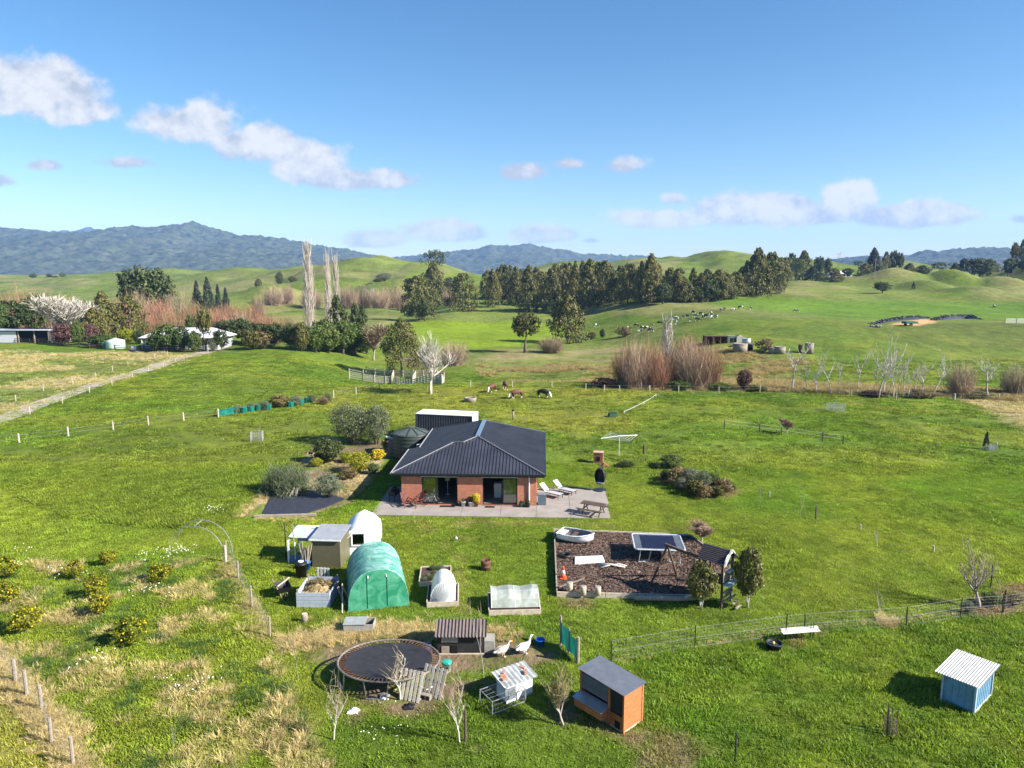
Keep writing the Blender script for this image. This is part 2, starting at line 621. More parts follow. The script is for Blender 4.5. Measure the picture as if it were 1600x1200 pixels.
def groundcol(x, y):
    x = np.asarray(x, float)
    y = np.asarray(y, float)
    n1 = fbm(x / 9.0, y / 9.0, 31, 4)
    n2 = fbm(x / 2.2, y / 3.0, 41, 3)
    n3 = fbm(x / 45.0, y / 70.0, 51, 3)
    n4 = fbm(x / 1.1, y / 1.1, 55, 3)
    c = np.zeros(x.shape + (3,)) + np.array((.092, .146, .013))
    c = blend(c, 0.45 * S((fbm(x / 17., y / 13., 35, 4) - .47) / .16), (.130, .150, .022))
    c = blend(c, 0.5 * S((fbm(x / 12., y / 10., 37, 4) - .53) / .12), (.066, .112, .012))
    c = blend(c, 0.8 * S((n1 - 0.48) / 0.22), (.145, .170, .020))
    c = blend(c, 0.5 * S((n2 - 0.54) / 0.16), (.074, .108, .011))
    # distant pasture: patchwork of paddock tones
    far = S((y - 130) / 150.0)
    c = blend(c, far * 0.7 * S((n3 - 0.42) / 0.2), (.145, .17, .038))
    c = blend(c, far * 0.6 * S((fbm(x / 34., y / 50., 61, 4) - 0.50) / 0.14), (.21, .185, .075))
    c = blend(c, far * 0.5 * S((fbm(x / 22., y / 30., 63, 4) - 0.54) / 0.12), (.075, .100, .022))
    m = inside(Z['mown'], x, y, 0.4, 0.25)
    c = blend(c, m * 0.5, (.150, .180, .022))
    for k_, w_ in (('walk1', .45), ('walk2', .4)):
        c = blend(c, inside(Z[k_], x, y, .35, .3) * w_ * S((n4 - .3) / .3), (.185, .160, .060))
    m = inside(Z['meadow'], x, y, 0.5, 0.2)
    c = blend(c, m * 0.55, (.098, .118, .016))
    m = inside(Z['grazed'], x, y, 0.8, 0.6)
    c = blend(c, m * (0.55 + 0.35 * S((n1 - .4) / .3)), (.165, .172, .026))
    m = inside(Z['dryleft'], x, y, 2.0, 2.5, 9)
    c = blend(c, m * (0.2 + 0.6 * S((fbm(x / 14., y / 9., 71, 4) - .44) / .18)), (.29, .24, .12))
    m = inside(Z['creek'], x, y, 3.0, 3.0, 9)
    c = blend(c, m * (0.2 + 0.7 * S((fbm(x / 10., y / 7., 81, 4) - .42) / .18)), (.22, .185, .085))
    m = inside(Z['creek2'], x, y, 1.0, 1.0, 5)
    c = blend(c, m * 0.6, (.13, .10, .05))
    m = inside(Z['dryright'], x, y, 1.5, 2.0, 6)
    c = blend(c, m * 0.8, (.30, .235, .13))
    m = inside(Z['brow'], x, y, 6.0, 5.0, 20)
    c = blend(c, m * 0.6 * S((n3 - .3) / .3), (.085, .098, .024))
    m = inside(Z['lushr'], x, y, 8.0, 4.0, 30)
    c = blend(c, m * 0.7, (.085, .165, .012))
    m = inside(Z['paddock'], x, y, 4.0, 1.0, 10)
    c = blend(c, m * 0.92, (.15, .215, .010))
    m = inside(Z['orchard'], x, y, 0.5, 0.5)
    d = S((fbm(x / 1.5, y / 1.5, 91, 4) - .50) / .14)
    c = blend(c, m * 0.35, (.13, .15, .022))
    c = blend(c, m * d * 0.45, (.28, .23, .11))
    m = inside(Z['corner'], x, y, 0.3, 0.3)
    c = blend(c, m * 0.8, (.20, .185, .045))
    m = inside(Z['rough'], x, y, 0.4, 0.3)
    c = blend(c, m * 0.5 * S((n4 - .45) / .2), (.055, .105, .010))
    dirt = np.zeros(x.shape)
    for k, s_ in (('dirt1', .9), ('dirt2', .8), ('dirt3', .7), ('dirt4', .9), ('bed', .85), ('bed2', .8), ('mudtrack', .9)):
        dirt = np.maximum(dirt, s_ * inside(Z[k], x, y, 0.4, 0.7, 1.6))
    for p, r in SPOTW:
        dirt = np.maximum(dirt, 0.7 * S(1.4 - np.hypot(x - p.x, (y - p.y)) / r - 1.2 * (n4 - .5)))
    dirt = dirt * S((fbm(x / 1.4, y / 1.4, 95, 3) - .30) / .22)
    dcol = np.zeros(x.shape + (3,)) + np.array((.165, .115, .075))
    dcol = blend(dcol, S((n2 - .4) / .3) * inside(Z['bed'], x, y, .5), (.33, .25, .16))
    c = c * (1 - dirt[..., None]) + dcol * dirt[..., None]
    m = inside(Z['orangeclay'], x, y, 1.0, 0.6, 4)
    c = blend(c, m, (.45, .27, .13))
    return c


def ground_material():
    m = bpy.data.materials.new('pasture_ground')
    m.use_nodes = True
    t = m.node_tree
    bs = t.nodes['Principled BSDF']
    a = N(t, 'ShaderNodeAttribute', attribute_name='turf')
    ge = N(t, 'ShaderNodeNewGeometry')
    mp = N(t, 'ShaderNodeMapping')
    mp.inputs['Scale'].default_value = (1, 0.75, 1)
    L(t, ge.outputs['Position'], mp.inputs[0])

    def nz(s, d, r=.6):
        n = N(t, 'ShaderNodeTexNoise')
        n.inputs['Scale'].default_value = s
        n.inputs['Detail'].default_value = d
        n.inputs['Roughness'].default_value = r
        L(t, mp.outputs[0], n.inputs['Vector'])
        return n.outputs['Fac']
    f1, f2, f3 = nz(3.2, 5, .7), nz(0.45, 5, .65), nz(0.06, 5, .6)
    val = mth(t, 'ADD', mth(t, 'ADD', mth(t, 'MULTIPLY', mth(t, 'SUBTRACT', f1, .5), 1.5), mth(t, 'MULTIPLY', mth(t, 'SUBTRACT', f2, .5), 1.4)),
              mth(t, 'ADD', mth(t, 'MULTIPLY', mth(t, 'SUBTRACT', f3, .5), 1.0), 0.95))
    hs = N(t, 'ShaderNodeHueSaturation')
    L(t, a.outputs['Color'], hs.inputs['Color'])
    L(t, mth(t, 'MAXIMUM', val, 0.25), hs.inputs['Value'])
    L(t, mth(t, 'ADD', 0.5, mth(t, 'MULTIPLY', mth(t, 'SUBTRACT', f2, .5), -0.05)), hs.inputs['Hue'])
    L(t, hs.outputs[0], bs.inputs['Base Color'])
    bs.inputs['Roughness'].default_value = 0.9
    bs.inputs['Specular IOR Level'].default_value = 0.1
    b = N(t, 'ShaderNodeBump')
    b.inputs['Strength'].default_value = 0.9
    b.inputs['Distance'].default_value = 0.14
    L(t, mth(t, 'ADD', f1, mth(t, 'MULTIPLY', f2, 2.5)), b.inputs['Height'])
    L(t, b.outputs[0], bs.inputs['Normal'])
    return m


def build_ground():
    ys = np.concatenate([np.arange(-40, 14, 3.0), np.arange(14, 80, 0.32), 80 * 1.0145 ** np.arange(0, 362)])
    us = np.linspace(-1, 1, 421)
    us = np.sign(us) * np.abs(us) ** 1.15
    wd = 34 + 1.02 * np.clip(ys, 0, None)
    X = us[None, :] * wd[:, None]
    Y = np.repeat(ys[:, None], len(us), 1)
    Zz = hgt(X, Y)
    nr, nc = X.shape
    V = np.stack([X, Y, Zz], -1).reshape(-1, 3)
    i = (np.arange(nr - 1)[:, None] * nc + np.arange(nc - 1)[None, :]).ravel()
    F = np.stack([i, i + 1, i + nc + 1, i + nc], 1)
    me = npmesh('ground', V, F, ground_material(), True)
    c = groundcol(X, Y).reshape(-1, 3)
    at_ = me.color_attributes.new('turf', 'FLOAT_COLOR', 'POINT')
    at_.data.foreach_set('color', np.concatenate([c, np.ones((len(c), 1))], 1).astype(np.float32).ravel())
    o = link('ground', me)
    tag(o, kind='structure', label='rolling green pasture and lawn around the brick house')
    return o


build_ground()


# mountains: forested ranges, each a solid ridge with a canopy of uneven relief
def mountain(name, label, D, skyline, depth, mat_, rough, seed):
    pxs = np.array([p[0] for p in skyline], float)
    pys = np.array([p[1] for p in skyline], float)
    step = rough
    xs = np.arange((pxs[0] - 800) / FPX * D, (pxs[-1] - 800) / FPX * D, step)
    vs = np.concatenate([np.linspace(-1, 0, int(depth / step / 1.6)), np.linspace(0, 1, 10)[1:]])
    top = np.interp(xs / D * FPX + 800, pxs, pys)
    zt = CAMH + (425 - top) / FPX * D
    X = np.repeat(xs[None, :], len(vs), 0)
    Y = D + vs[:, None] * depth + 0 * X
    prof = np.where(vs < 0, (1 + vs) ** 0.85, (1 - vs))[:, None]
    gul = fbm(X / 420., Y / 700., seed, 4) - .5
    fac = np.clip(prof * (1 + 0.9 * gul * (1 - prof) * 2.2), 0, 1.05)
    Zz = -6 + (zt[None, :] + 6) * fac
    can = np.random.default_rng(seed).uniform(0, 1, X.shape) ** 1.5 * 0.62 + vnoise(X / 60., Y / 60., seed + 5) * 0.38
    Zz = Zz + can * 26 * S(fac / .2) - 14 * S(fac / .2)
    nr, nc = X.shape
    V = np.stack([X, Y, Zz], -1).reshape(-1, 3)
    i = (np.arange(nr - 1)[:, None] * nc + np.arange(nc - 1)[None, :]).ravel()
    F = np.stack([i, i + 1, i + nc + 1, i + nc], 1)
    o = link(name, npmesh(name, V, F, mat_, False))
    tag(o, kind='structure', label=label)
    return o


bush = mat('native_bush_canopy', (.008, .016, .007), .9, col2=(.10, .11, .06), scale=0.025, mixs=.52, spec=.1)
mountain('mountain_range', 'long blue forested range rising across the left skyline', 4200,
         [(-420, 380), (-250, 372), (-100, 360), (0, 355), (60, 361), (105, 366), (150, 366), (200, 357), (222, 354), (250, 357), (290, 353), (312, 349), (335, 356), (380, 367),
          (420, 371), (450, 374), (500, 384), (560, 393), (600, 402), (640, 410), (700, 425), (740, 440)], 1500, bush, 13, 5)
mountain('mountain_range', 'small darker blue peaks showing above the left forested range', 7200,
         [(60, 380), (85, 366), (108, 361), (130, 363), (150, 357), (170, 359), (200, 372), (240, 385)], 900, bush, 26, 9)
mountain('mountain_range', 'blue forested range in the middle of the skyline', 5200,
         [(560, 430), (610, 404), (650, 400), (700, 394), (745, 390), (768, 383), (790, 385), (820, 382), (850, 387), (880, 391), (905, 397), (960, 399), (1000, 400), (1060, 408), (1150, 420), (1250, 430)],
         1500, bush, 17, 15)
mountain('mountain_range', 'low blue forested range at the right skyline', 3600,
         [(1240, 428), (1300, 405), (1330, 401), (1360, 402), (1400, 402), (1440, 393), (1480, 391), (1520, 388), (1580, 391), (1640, 394), (1800, 396), (2000, 400), (2100, 420)], 1300, bush, 12, 25)


# haze: one closed box of even, pale air round everything
def build_haze():
    mb = MB()
    mb.box((0, 4000, 215), (16000, 9400, 470))
    m = bpy.data.materials.new('haze_air')
    m.use_nodes = True
    t = m.node_tree
    t.nodes.clear()
    v = N(t, 'ShaderNodeVolumePrincipled')
    v.inputs['Color'].default_value = (0.28, 0.50, 1.0, 1)
    v.inputs['Density'].default_value = 0.00008
    v.inputs['Anisotropy'].default_value = 0.0
    o = N(t, 'ShaderNodeOutputMaterial')
    L(t, v.outputs[0], o.inputs['Volume'])
    ob = mb.build('haze', m)
    tag(ob, kind='stuff', label='pale blue haze in the air over the valley')


build_haze()


def ribbon(name, pix, wid, mat_, label, dz=0.03, kind='structure', nseg=60):
    """strip laid on the terrain along photo points"""
    P = [at(*q) for q in pix]
    P = np.array([(p.x, p.y) for p in P])
    s = np.concatenate([[0], np.cumsum(np.hypot(*np.diff(P, axis=0).T))])
    q = np.linspace(0, s[-1], nseg)
    X, Y = np.interp(q, s, P[:, 0]), np.interp(q, s, P[:, 1])
    tx, ty = np.gradient(X), np.gradient(Y)
    l = np.hypot(tx, ty)
    nx, ny = -ty / l, tx / l
    k = 5
    V = []
    for a in np.linspace(-.5, .5, k):
        jw = wid * (a + (0.06 * (fbm(q / 3., q * 0 + a * 9, 7, 2) - .5) if abs(a) > .4 else 0))
        x, y = X + nx * jw, Y + ny * jw
        V.append(np.stack([x, y, hgt(x, y) + dz * (1.6 if abs(a) < .2 else 1)], -1))
    V = np.stack(V, 1).reshape(-1, 3)
    i = (np.arange(nseg - 1)[:, None] * k + np.arange(k - 1)[None, :]).ravel()
    F = np.stack([i, i + k, i + k + 1, i + 1], 1)
    o = link(name, npmesh(name, V, F, mat_, True))
    tag(o, kind=kind, label=label)
    return o


gravel = mat('gravel', (.30, .26, .20), .95, var=.3, scale=1.5, bump=.5, bscale=9)
DRIVE = [(-80, 684), (0, 656), (60, 632), (130, 608), (200, 586), (260, 566), (300, 555), (335, 547), (352, 541)]
ribbon('driveway', DRIVE, 3.2, gravel, 'pale gravel driveway running up to the white house', .05)

rutshadem = mat('rut_soil_edge_shade', (.045, .040, .020), .95, var=.4, scale=3, bump=.4)
for i, pts in enumerate(([(0, 735), (12, 748), (15, 762)], [(16, 735), (16, 748), (12, 760)], [(25, 736), (38, 742), (46, 750)], [(32, 735), (45, 740), (51, 750)], [(186, 722), (204, 726), (219, 722), (215, 717)], [(168, 724), (180, 727), (192, 731)], [(20, 768), (45, 786), (90, 801), (150, 815), (215, 822)])):  # last strip paints the shade line along the mown meadow edge
    ribbon('rut_and_edge_shade', pts, .22 if i < 6 else .14, rutshadem, f'{nth(i)} of the dark wheel ruts and painted mow-edge shade line in the left meadow', .03, nseg=24)

# ------------------------------------------------------------------ grass (geometry-node scatter of tufts)
def tuft_mesh(name, n, hgt_, spread, wid, mat_, seed, lean=0.5, flower=None):
    r = np.random.default_rng(seed)
    V, F = [], []
    for i in range(n):
        a = r.uniform(0, 2 * math.pi)
        rad = spread * math.sqrt(r.uniform(0, 1))
        bx, by = rad * math.cos(a), rad * math.sin(a)
        hh = hgt_ * r.uniform(.55, 1.2)
        ln = lean * hh * r.uniform(.3, 1.2)
        b = a + r.normal(0, .7)
        tx, ty = bx + ln * math.cos(b), by + ln * math.sin(b)
        c = r.uniform(0, math.pi)
        wx, wy = wid * math.cos(c), wid * math.sin(c)
        k = len(V)
        mx_, my_ = bx + (tx - bx) * .35, by + (ty - by) * .35
        V += [(bx - wx * .7, by - wy * .7, -.01), (bx + wx * .7, by + wy * .7, -.01), (mx_ + wx, my_ + wy, hh * .6), (mx_ - wx, my_ - wy, hh * .6), (tx, ty, hh)]
        F += [(k, k + 1, k + 2, k + 3), (k + 3, k + 2, k + 4, k + 4)]
    me = bpy.data.meshes.new(name)
    me.from_pydata(V, [], [f if f[2] != f[3] else f[:3] for f in F])
    me.materials.append(mat_)
    return me


def scatter(name, label, XY, protos, scale, tint, seed=0, zoff=0.0):
    r = np.random.default_rng(seed)
    XY = np.asarray(XY)
    n = len(XY)
    z = hgt(XY[:, 0], XY[:, 1]) + zoff
    me = bpy.data.meshes.new(name)
    me.vertices.add(n)
    me.vertices.foreach_set('co', np.column_stack([XY, z]).astype(np.float32).ravel())
    for nm, ty, val in (('rot', 'FLOAT', r.uniform(0, 6.28, n)), ('scl', 'FLOAT', scale), ('pick', 'INT', r.integers(0, len(protos), n))):
        a = me.attributes.new(nm, ty, 'POINT')
        a.data.foreach_set('value', np.asarray(val, np.int32 if ty == 'INT' else np.float32))
    a = me.attributes.new('tint', 'FLOAT_VECTOR', 'POINT')
    a.data.foreach_set('vector', np.asarray(tint, np.float32).ravel())
    col = bpy.data.collections.new(name + '_shapes')
    for i, p in enumerate(protos):
        po = bpy.data.objects.new(f'{name}_shape_{chr(97 + i)}', p)
        col.objects.link(po)
    ng = bpy.data.node_groups.new(name, 'GeometryNodeTree')
    ng.interface.new_socket('Geometry', in_out='INPUT', socket_type='NodeSocketGeometry')
    ng.interface.new_socket('Geometry', in_out='OUTPUT', socket_type='NodeSocketGeometry')
    gi, go = ng.nodes.new('NodeGroupInput'), ng.nodes.new('NodeGroupOutput')
    ip = ng.nodes.new('GeometryNodeInstanceOnPoints')
    ci = ng.nodes.new('GeometryNodeCollectionInfo')
    ci.inputs['Collection'].default_value = col
    ci.inputs['Separate Children'].default_value = True
    ci.inputs['Reset Children'].default_value = True

    def na(nm, ty):
        q = ng.nodes.new('GeometryNodeInputNamedAttribute')
        q.data_type = ty
        q.inputs['Name'].default_value = nm
        return q.outputs[0]
    cx = ng.nodes.new('ShaderNodeCombineXYZ')
    ng.links.new(na('rot', 'FLOAT'), cx.inputs[2])
    ng.links.new(gi.outputs[0], ip.inputs['Points'])
    ng.links.new(ci.outputs[0], ip.inputs['Instance'])
    ip.inputs['Pick Instance'].default_value = True
    ng.links.new(na('pick', 'INT'), ip.inputs['Instance Index'])
    ng.links.new(cx.outputs[0], ip.inputs['Rotation'])
    ng.links.new(na('scl', 'FLOAT'), ip.inputs['Scale'])
    ng.links.new(ip.outputs[0], go.inputs[0])
    o = link(name, me)
    md = o.modifiers.new('scatter', 'NODES')
    md.node_group = ng
    tag(o, kind='stuff', label=label)
    return o


gmat = leafmat('grass_blade', (1.35, 1.42, 1.2), (2.45, 2.4, 2.0), trans=.45, rough=.5, tint=True)


def rand_xy(n, x0, x1, y0, y1, seed):
    r = np.random.default_rng(seed)
    return np.column_stack([r.uniform(x0, x1, n), r.uniform(y0, y1, n)])


# hard surfaces where nothing grows (world rectangles/polygons)
HARD = {'patio': wpoly([(583, 808), (956, 810), (945, 760), (850, 758), (845, 680), (655, 690), (610, 762)]),
        'mulch': wpoly([(866, 938), (866, 832), (1085, 840), (1150, 930), (1085, 942)]),
        'mat': wpoly([(408, 808), (415, 770), (470, 770), (538, 780), (475, 808)]),
        'dirt1': Z['dirt1'], 'bed': Z['bed']}


def keep(XY, hard=True):
    x, y = XY[:, 0], XY[:, 1]
    k = np.abs(x) < 0.78 * y + 4
    if hard:
        for n_, p in HARD.items():
            th = 0.5
            k &= inside(p, x, y, 0.05) < th
    return XY[k]


def grass():
    lawnp = [tuft_mesh('lawn_tuft', 16, .055, .16, .010, gmat, s, .7) for s in range(5)]
    pastp = [tuft_mesh('pasture_tuft', 18, .12, .19, .013, gmat, 20 + s, .8) for s in range(5)]
    dryp = [tuft_mesh('dry_tuft', 44, .42, .26, .010, gmat, 40 + s, 1.1) for s in range(5)]
    farp = [tuft_mesh('far_tuft', 20, .13, .42, .035, gmat, 60 + s, .9) for s in range(5)]
    # short and medium grass in the foreground
    XY = keep(rand_xy(150000, -50, 50, 19, 62, 1))
    x, y = XY.T
    rough = np.maximum.reduce([inside(Z['rough'], x, y, .3), inside(Z['orchard'], x, y, .3), inside(Z['meadow'], x, y, .3)])
    pst = (fbm(x / 7., y / 7., 33, 3) > .52) * .35 + rough * .8
    r = np.random.default_rng(5)
    isp = r.uniform(0, 1, len(x)) < pst
    cl = groundcol(x, y) * (0.62 + 0.75 * fbm(x / .9, y / .9, 77, 3)[:, None]) * r.uniform(.72, 1.32, (len(x), 1))
    scatter('lawn_grass', 'short mown grass on the lawn around the house', XY[~isp], lawnp, r.uniform(.7, 1.5, (~isp).sum()), cl[~isp], 2)
    sc_ = r.uniform(.6, 1.25, isp.sum()) * (0.6 + 0.9 * fbm(x[isp] / 1.6, y[isp] / 1.6, 78, 3))
    sc_ = sc_ * (1 + .5 * inside(Z['meadow'], x[isp], y[isp], .2))
    scatter('pasture_grass', 'leafy unmown pasture grass in the foreground', XY[isp], pastp, sc_, cl[isp] * np.array([.97, 1.0, .9]), 3)
    # middle distance
    XY = keep(rand_xy(150000, -120, 120, 58, 150, 7))
    x, y = XY.T
    k = fbm(x / 3.5, y / 2.0, 87, 3) > r.uniform(.30, .62, len(x))
    k &= np.abs(x + 60) > -1
    XY = XY[k]
    x, y = XY.T
    cl = groundcol(x, y) * (0.38 + 1.0 * fbm(x / 1.6, y / 1.2, 79, 3)[:, None]) * r.uniform(.6, 1.35, (len(x), 1))
    scatter('paddock_grass', 'clumpy grass of the paddocks behind the house', XY, farp, r.uniform(.5, 1.15, len(x)), cl, 4)
    # tall dry grass: orchard, fence lines
    XY = keep(rand_xy(30000, -32, -2, 19, 40, 9), False)
    x, y = XY.T
    d = S((fbm(x / 1.5, y / 1.5, 91, 4) - .50) / .12) * inside(Z['orchard'], x, y, .3)
    XY = XY[r.uniform(0, 1, len(x)) < d * .16]
    x, y = XY.T
    cl = np.array([.36, .285, .155]) * r.uniform(.6, 1.25, (len(x), 1)) * (0.8 + .4 * fbm(x / .8, y / .8, 7, 2)[:, None])
    scatter('dry_grass', 'long straw-coloured dry grass between the orchard trees', XY, dryp, r.uniform(.3, .85, len(x)), cl, 5)
    # lush green clumps in orchard
    XY = keep(rand_xy(16000, -32, -2, 19, 40, 19), False)
    x, y = XY.T
    d = np.maximum(S((fbm(x / 2.2, y / 2.2, 191, 4) - .52) / .1) * inside(Z['orchard'], x, y, .3), inside(Z['overgrown'], x, y, .6, .6) * .9 * S((fbm(x / 1.3, y / 1.3, 193, 3) - .38) / .15))
    XY = XY[r.uniform(0, 1, len(x)) < d * .35]
    x, y = XY.T
    cl = np.array([.052, .092, .026]) * r.uniform(.6, 1.4, (len(x), 1))
    scatter('green_tussock', 'dark green clumps of long grass in the orchard', XY, dryp, r.uniform(.3, .7, len(x)), cl, 6)
    # fence lines of dry grass
    pts = []
    for pix, n, sp, s0 in ((FENCE_SW, 1100, .32, .8), ([(350, 872), (372, 915), (398, 965), (420, 1000)], 500, .25, .5), ([(440, 1010), (520, 992), (600, 985), (680, 992)], 800, .5, .75),
                           ([(372, 808), (412, 772)], 160, .3, .6), ([(400, 812), (500, 812)], 160, .22, .5), ([(500, 720), (560, 750), (545, 775)], 320, .5, .55),
                           ([(960, 1034), (1080, 1012), (1240, 984), (1420, 968), (1520, 955)], 260, .15, .35), ([(740, 990), (780, 985), (800, 995)], 160, .35, .6), ([(1375, 975), (1395, 972)], 60, .25, .9)):
        P = np.array([(p.x, p.y) for p in (at(*q) for q in pix)])
        s = np.concatenate([[0], np.cumsum(np.hypot(*np.diff(P, axis=0).T))])
        q = r.uniform(0, s[-1], n)
        X = np.interp(q, s, P[:, 0]) + r.normal(0, sp, n)
        Y = np.interp(q, s, P[:, 1]) + r.normal(0, sp, n)
        pts.append(np.column_stack([X, Y, np.full(n, s0)]))
    P = np.concatenate(pts)
    cl = np.array([.36, .285, .16]) * r.uniform(.55, 1.25, (len(P), 1))
    scatter('fence_line_grass', 'bleached dry grass along the fences and garden edges', P[:, :2], dryp, P[:, 2] * r.uniform(.35, .8, len(P)), cl, 8)
    # creek rough
    XY = rand_xy(60000, -40, 75, 95, 165, 29)
    x, y = XY.T
    m = np.maximum(inside(Z['creek'], x, y, 3., 2., 9) * S((fbm(x / 10., y / 7., 81, 4) - .42) / .18), .9 * inside(Z['creek2'], x, y, .5))
    XY = XY[(r.uniform(0, 1, len(x)) < m * .5)]
    x, y = XY.T
    cl = np.array([.23, .18, .085]) * r.uniform(.5, 1.25, (len(x), 1))
    scatter('rank_creek_grass', 'rank yellowish grass along the creek', XY, dryp, r.uniform(.8, 1.7, len(x)), cl, 10)
    XY = rand_xy(40000, -140, -20, 60, 165, 39)
    x, y = XY.T
    m = inside(Z['dryleft'], x, y, 2., 2.5, 9) * S((fbm(x / 14., y / 9., 71, 4) - .40) / .16)
    XY = XY[(r.uniform(0, 1, len(x)) < m * .3)]
    x, y = XY.T
    cl = np.array([.33, .27, .15]) * r.uniform(.6, 1.2, (len(x), 1))
    scatter('dry_paddock_grass', 'pale dry grass in the paddock beside the driveway', XY, dryp, r.uniform(.5, 1.1, len(x)), cl, 12)
    # white flower heads
    fl = bpy.data.meshes.new('flower_head')
    V, F = [], []
    rr = np.random.default_rng(3)
    for i in range(5):
        px_, py_, pz_ = rr.normal(0, .16), rr.normal(0, .16), rr.uniform(.15, .5)
        for k in range(2):
            a = rr.uniform(0, 3.1)
            ca, sa = .022 * math.cos(a), .022 * math.sin(a)
            b = len(V)
            V += [(px_ - ca, py_ - sa, pz_ - .02), (px_ + ca, py_ + sa, pz_ - .02), (px_ + ca, py_ + sa, pz_ + .02), (px_ - ca, py_ - sa, pz_ + .02)]
            F.append((b, b + 1, b + 2, b + 3))
    fl.from_pydata(V, [], F)
    fl.materials.append(gmat)
    fp = []
    for (px, py, n, sp) in ((245, 868, 8, .7), (275, 865, 9, .6), (35, 870, 5, 1.0), (205, 1000, 3, .4), (240, 930, 6, .6), (155, 1038, 6, .4), (330, 800, 5, .7), (290, 1075, 6, .4), (90, 900, 8, .8), (610, 1140, 5, .8)):
        p = at(px, py)
        fp.append(np.column_stack([rr.normal(p.x, sp, n), rr.normal(p.y, sp * .7, n)]))
    fp = np.concatenate(fp)
    scatter('white_wildflowers', 'white wildflower heads in the long grass', fp, [fl], rr.uniform(.6, 1.3, len(fp)), np.full((len(fp), 3), .62), 11)


FENCE_SW = [(-30, 1005), (22, 1062), (58, 1110), (95, 1160), (135, 1215)]
grass()

# ------------------------------------------------------------------ plants
def leaves(P, out, size, seed, asp=1.0, flat=0.0):
    """one small quad per point; normals lean outwards"""
    r = np.random.default_rng(seed)
    n = len(P)
    nv = r.normal(size=(n, 3)) + out * 0.9
    nv[:, 2] += flat
    nv /= np.linalg.norm(nv, axis=1)[:, None]
    a = np.cross(nv, r.normal(size=(n, 3)))
    a /= np.linalg.norm(a, axis=1)[:, None] + 1e-9
    b = np.cross(nv, a)
    s = (size * r.uniform(.55, 1.35, n))[:, None]
    a, b = a * s * asp, b * s
    V = np.stack([P - a - b * .35, P - b * .1 + a * .1 - b * .6, P + a + b * .35, P - a * .1 + b], 1).reshape(-1, 3)
    F = np.arange(4 * n).reshape(n, 4)
    return V, F


def clumps(cent, rad, per, seed, squash=0.8):
    r = np.random.default_rng(seed)
    n = len(cent)
    d = r.normal(size=(n, per, 3))
    d /= np.linalg.norm(d, axis=2)[:, :, None]
    q = r.uniform(.25, 1, (n, per, 1)) ** .5
    d[:, :, 2] *= squash
    P = cent[:, None, :] + d * q * np.asarray(rad).reshape(n, 1, 1)
    return P.reshape(-1, 3), d.reshape(-1, 3)


def crown_round(nc, per, leaf, seed, w=1.0, h=1.0, z0=0.25, lob=0.28, fill=.55):
    """crown of clumps; unit: total height 1, width about 1"""
    r = np.random.default_rng(seed)
    d = r.normal(size=(nc, 3))
    d /= np.linalg.norm(d, axis=1)[:, None]
    rr = r.uniform(fill, 1, nc) ** .6
    hz = (1 - z0) / 2
    c = d * rr[:, None] * np.array([.40 * w, .40 * w, hz * .82])
    ph = np.arctan2(d[:, 1], d[:, 0])
    c[:, :2] *= (1 + lob * np.sin(ph * 3 + seed) * .5 + lob * r.normal(0, .4, nc))[:, None]
    c[:, 2] += z0 + hz
    P, o = clumps(c, r.uniform(.06, .14, nc), per, seed + 1)
    o = o + d.repeat(per, 0) * .8
    P[:, 2] = np.maximum(P[:, 2], z0 * .4)
    return leaves(P, o, leaf, seed + 2)


def crown_conifer(nc, per, leaf, seed, prof, z0=.04, wob=.2):
    r = np.random.default_rng(seed)
    z = r.uniform(0, 1, nc) ** .9
    rad = np.interp(z, [p[0] for p in prof], [p[1] for p in prof])
    a = r.uniform(0, 6.283, nc)
    k = r.uniform(.55, 1.0, nc) ** .5
    rad = rad * k * (1 + wob * r.normal(0, .5, nc))
    c = np.stack([rad * np.cos(a), rad * np.sin(a), z0 + z * (1 - z0) * .96], 1)
    P, o = clumps(c, .04 + .075 * np.interp(z, [0, .6, 1], [1, .9, .35]) * r.uniform(.7, 1.3, nc), per, seed + 1, .75)
    od = np.stack([np.cos(a), np.sin(a), .35 + 0 * a], 1).repeat(per, 0)
    return leaves(P, o + od, leaf, seed + 2)


def limb_tube(mb, h, r0, seed, n=5, bend=.04, top=.9):
    rr = random.Random(seed)
    pts = [(0, 0, -.02)]
    x = y = 0
    for i in range(1, n + 1):
        x += rr.uniform(-bend, bend)
        y += rr.uniform(-bend, bend)
        pts.append((x, y, h * top * i / n))
    mb.tube(pts, [r0 * (1.25 if i == 0 else 1 - .8 * i / n) for i in range(n + 1)], 6)
    return pts


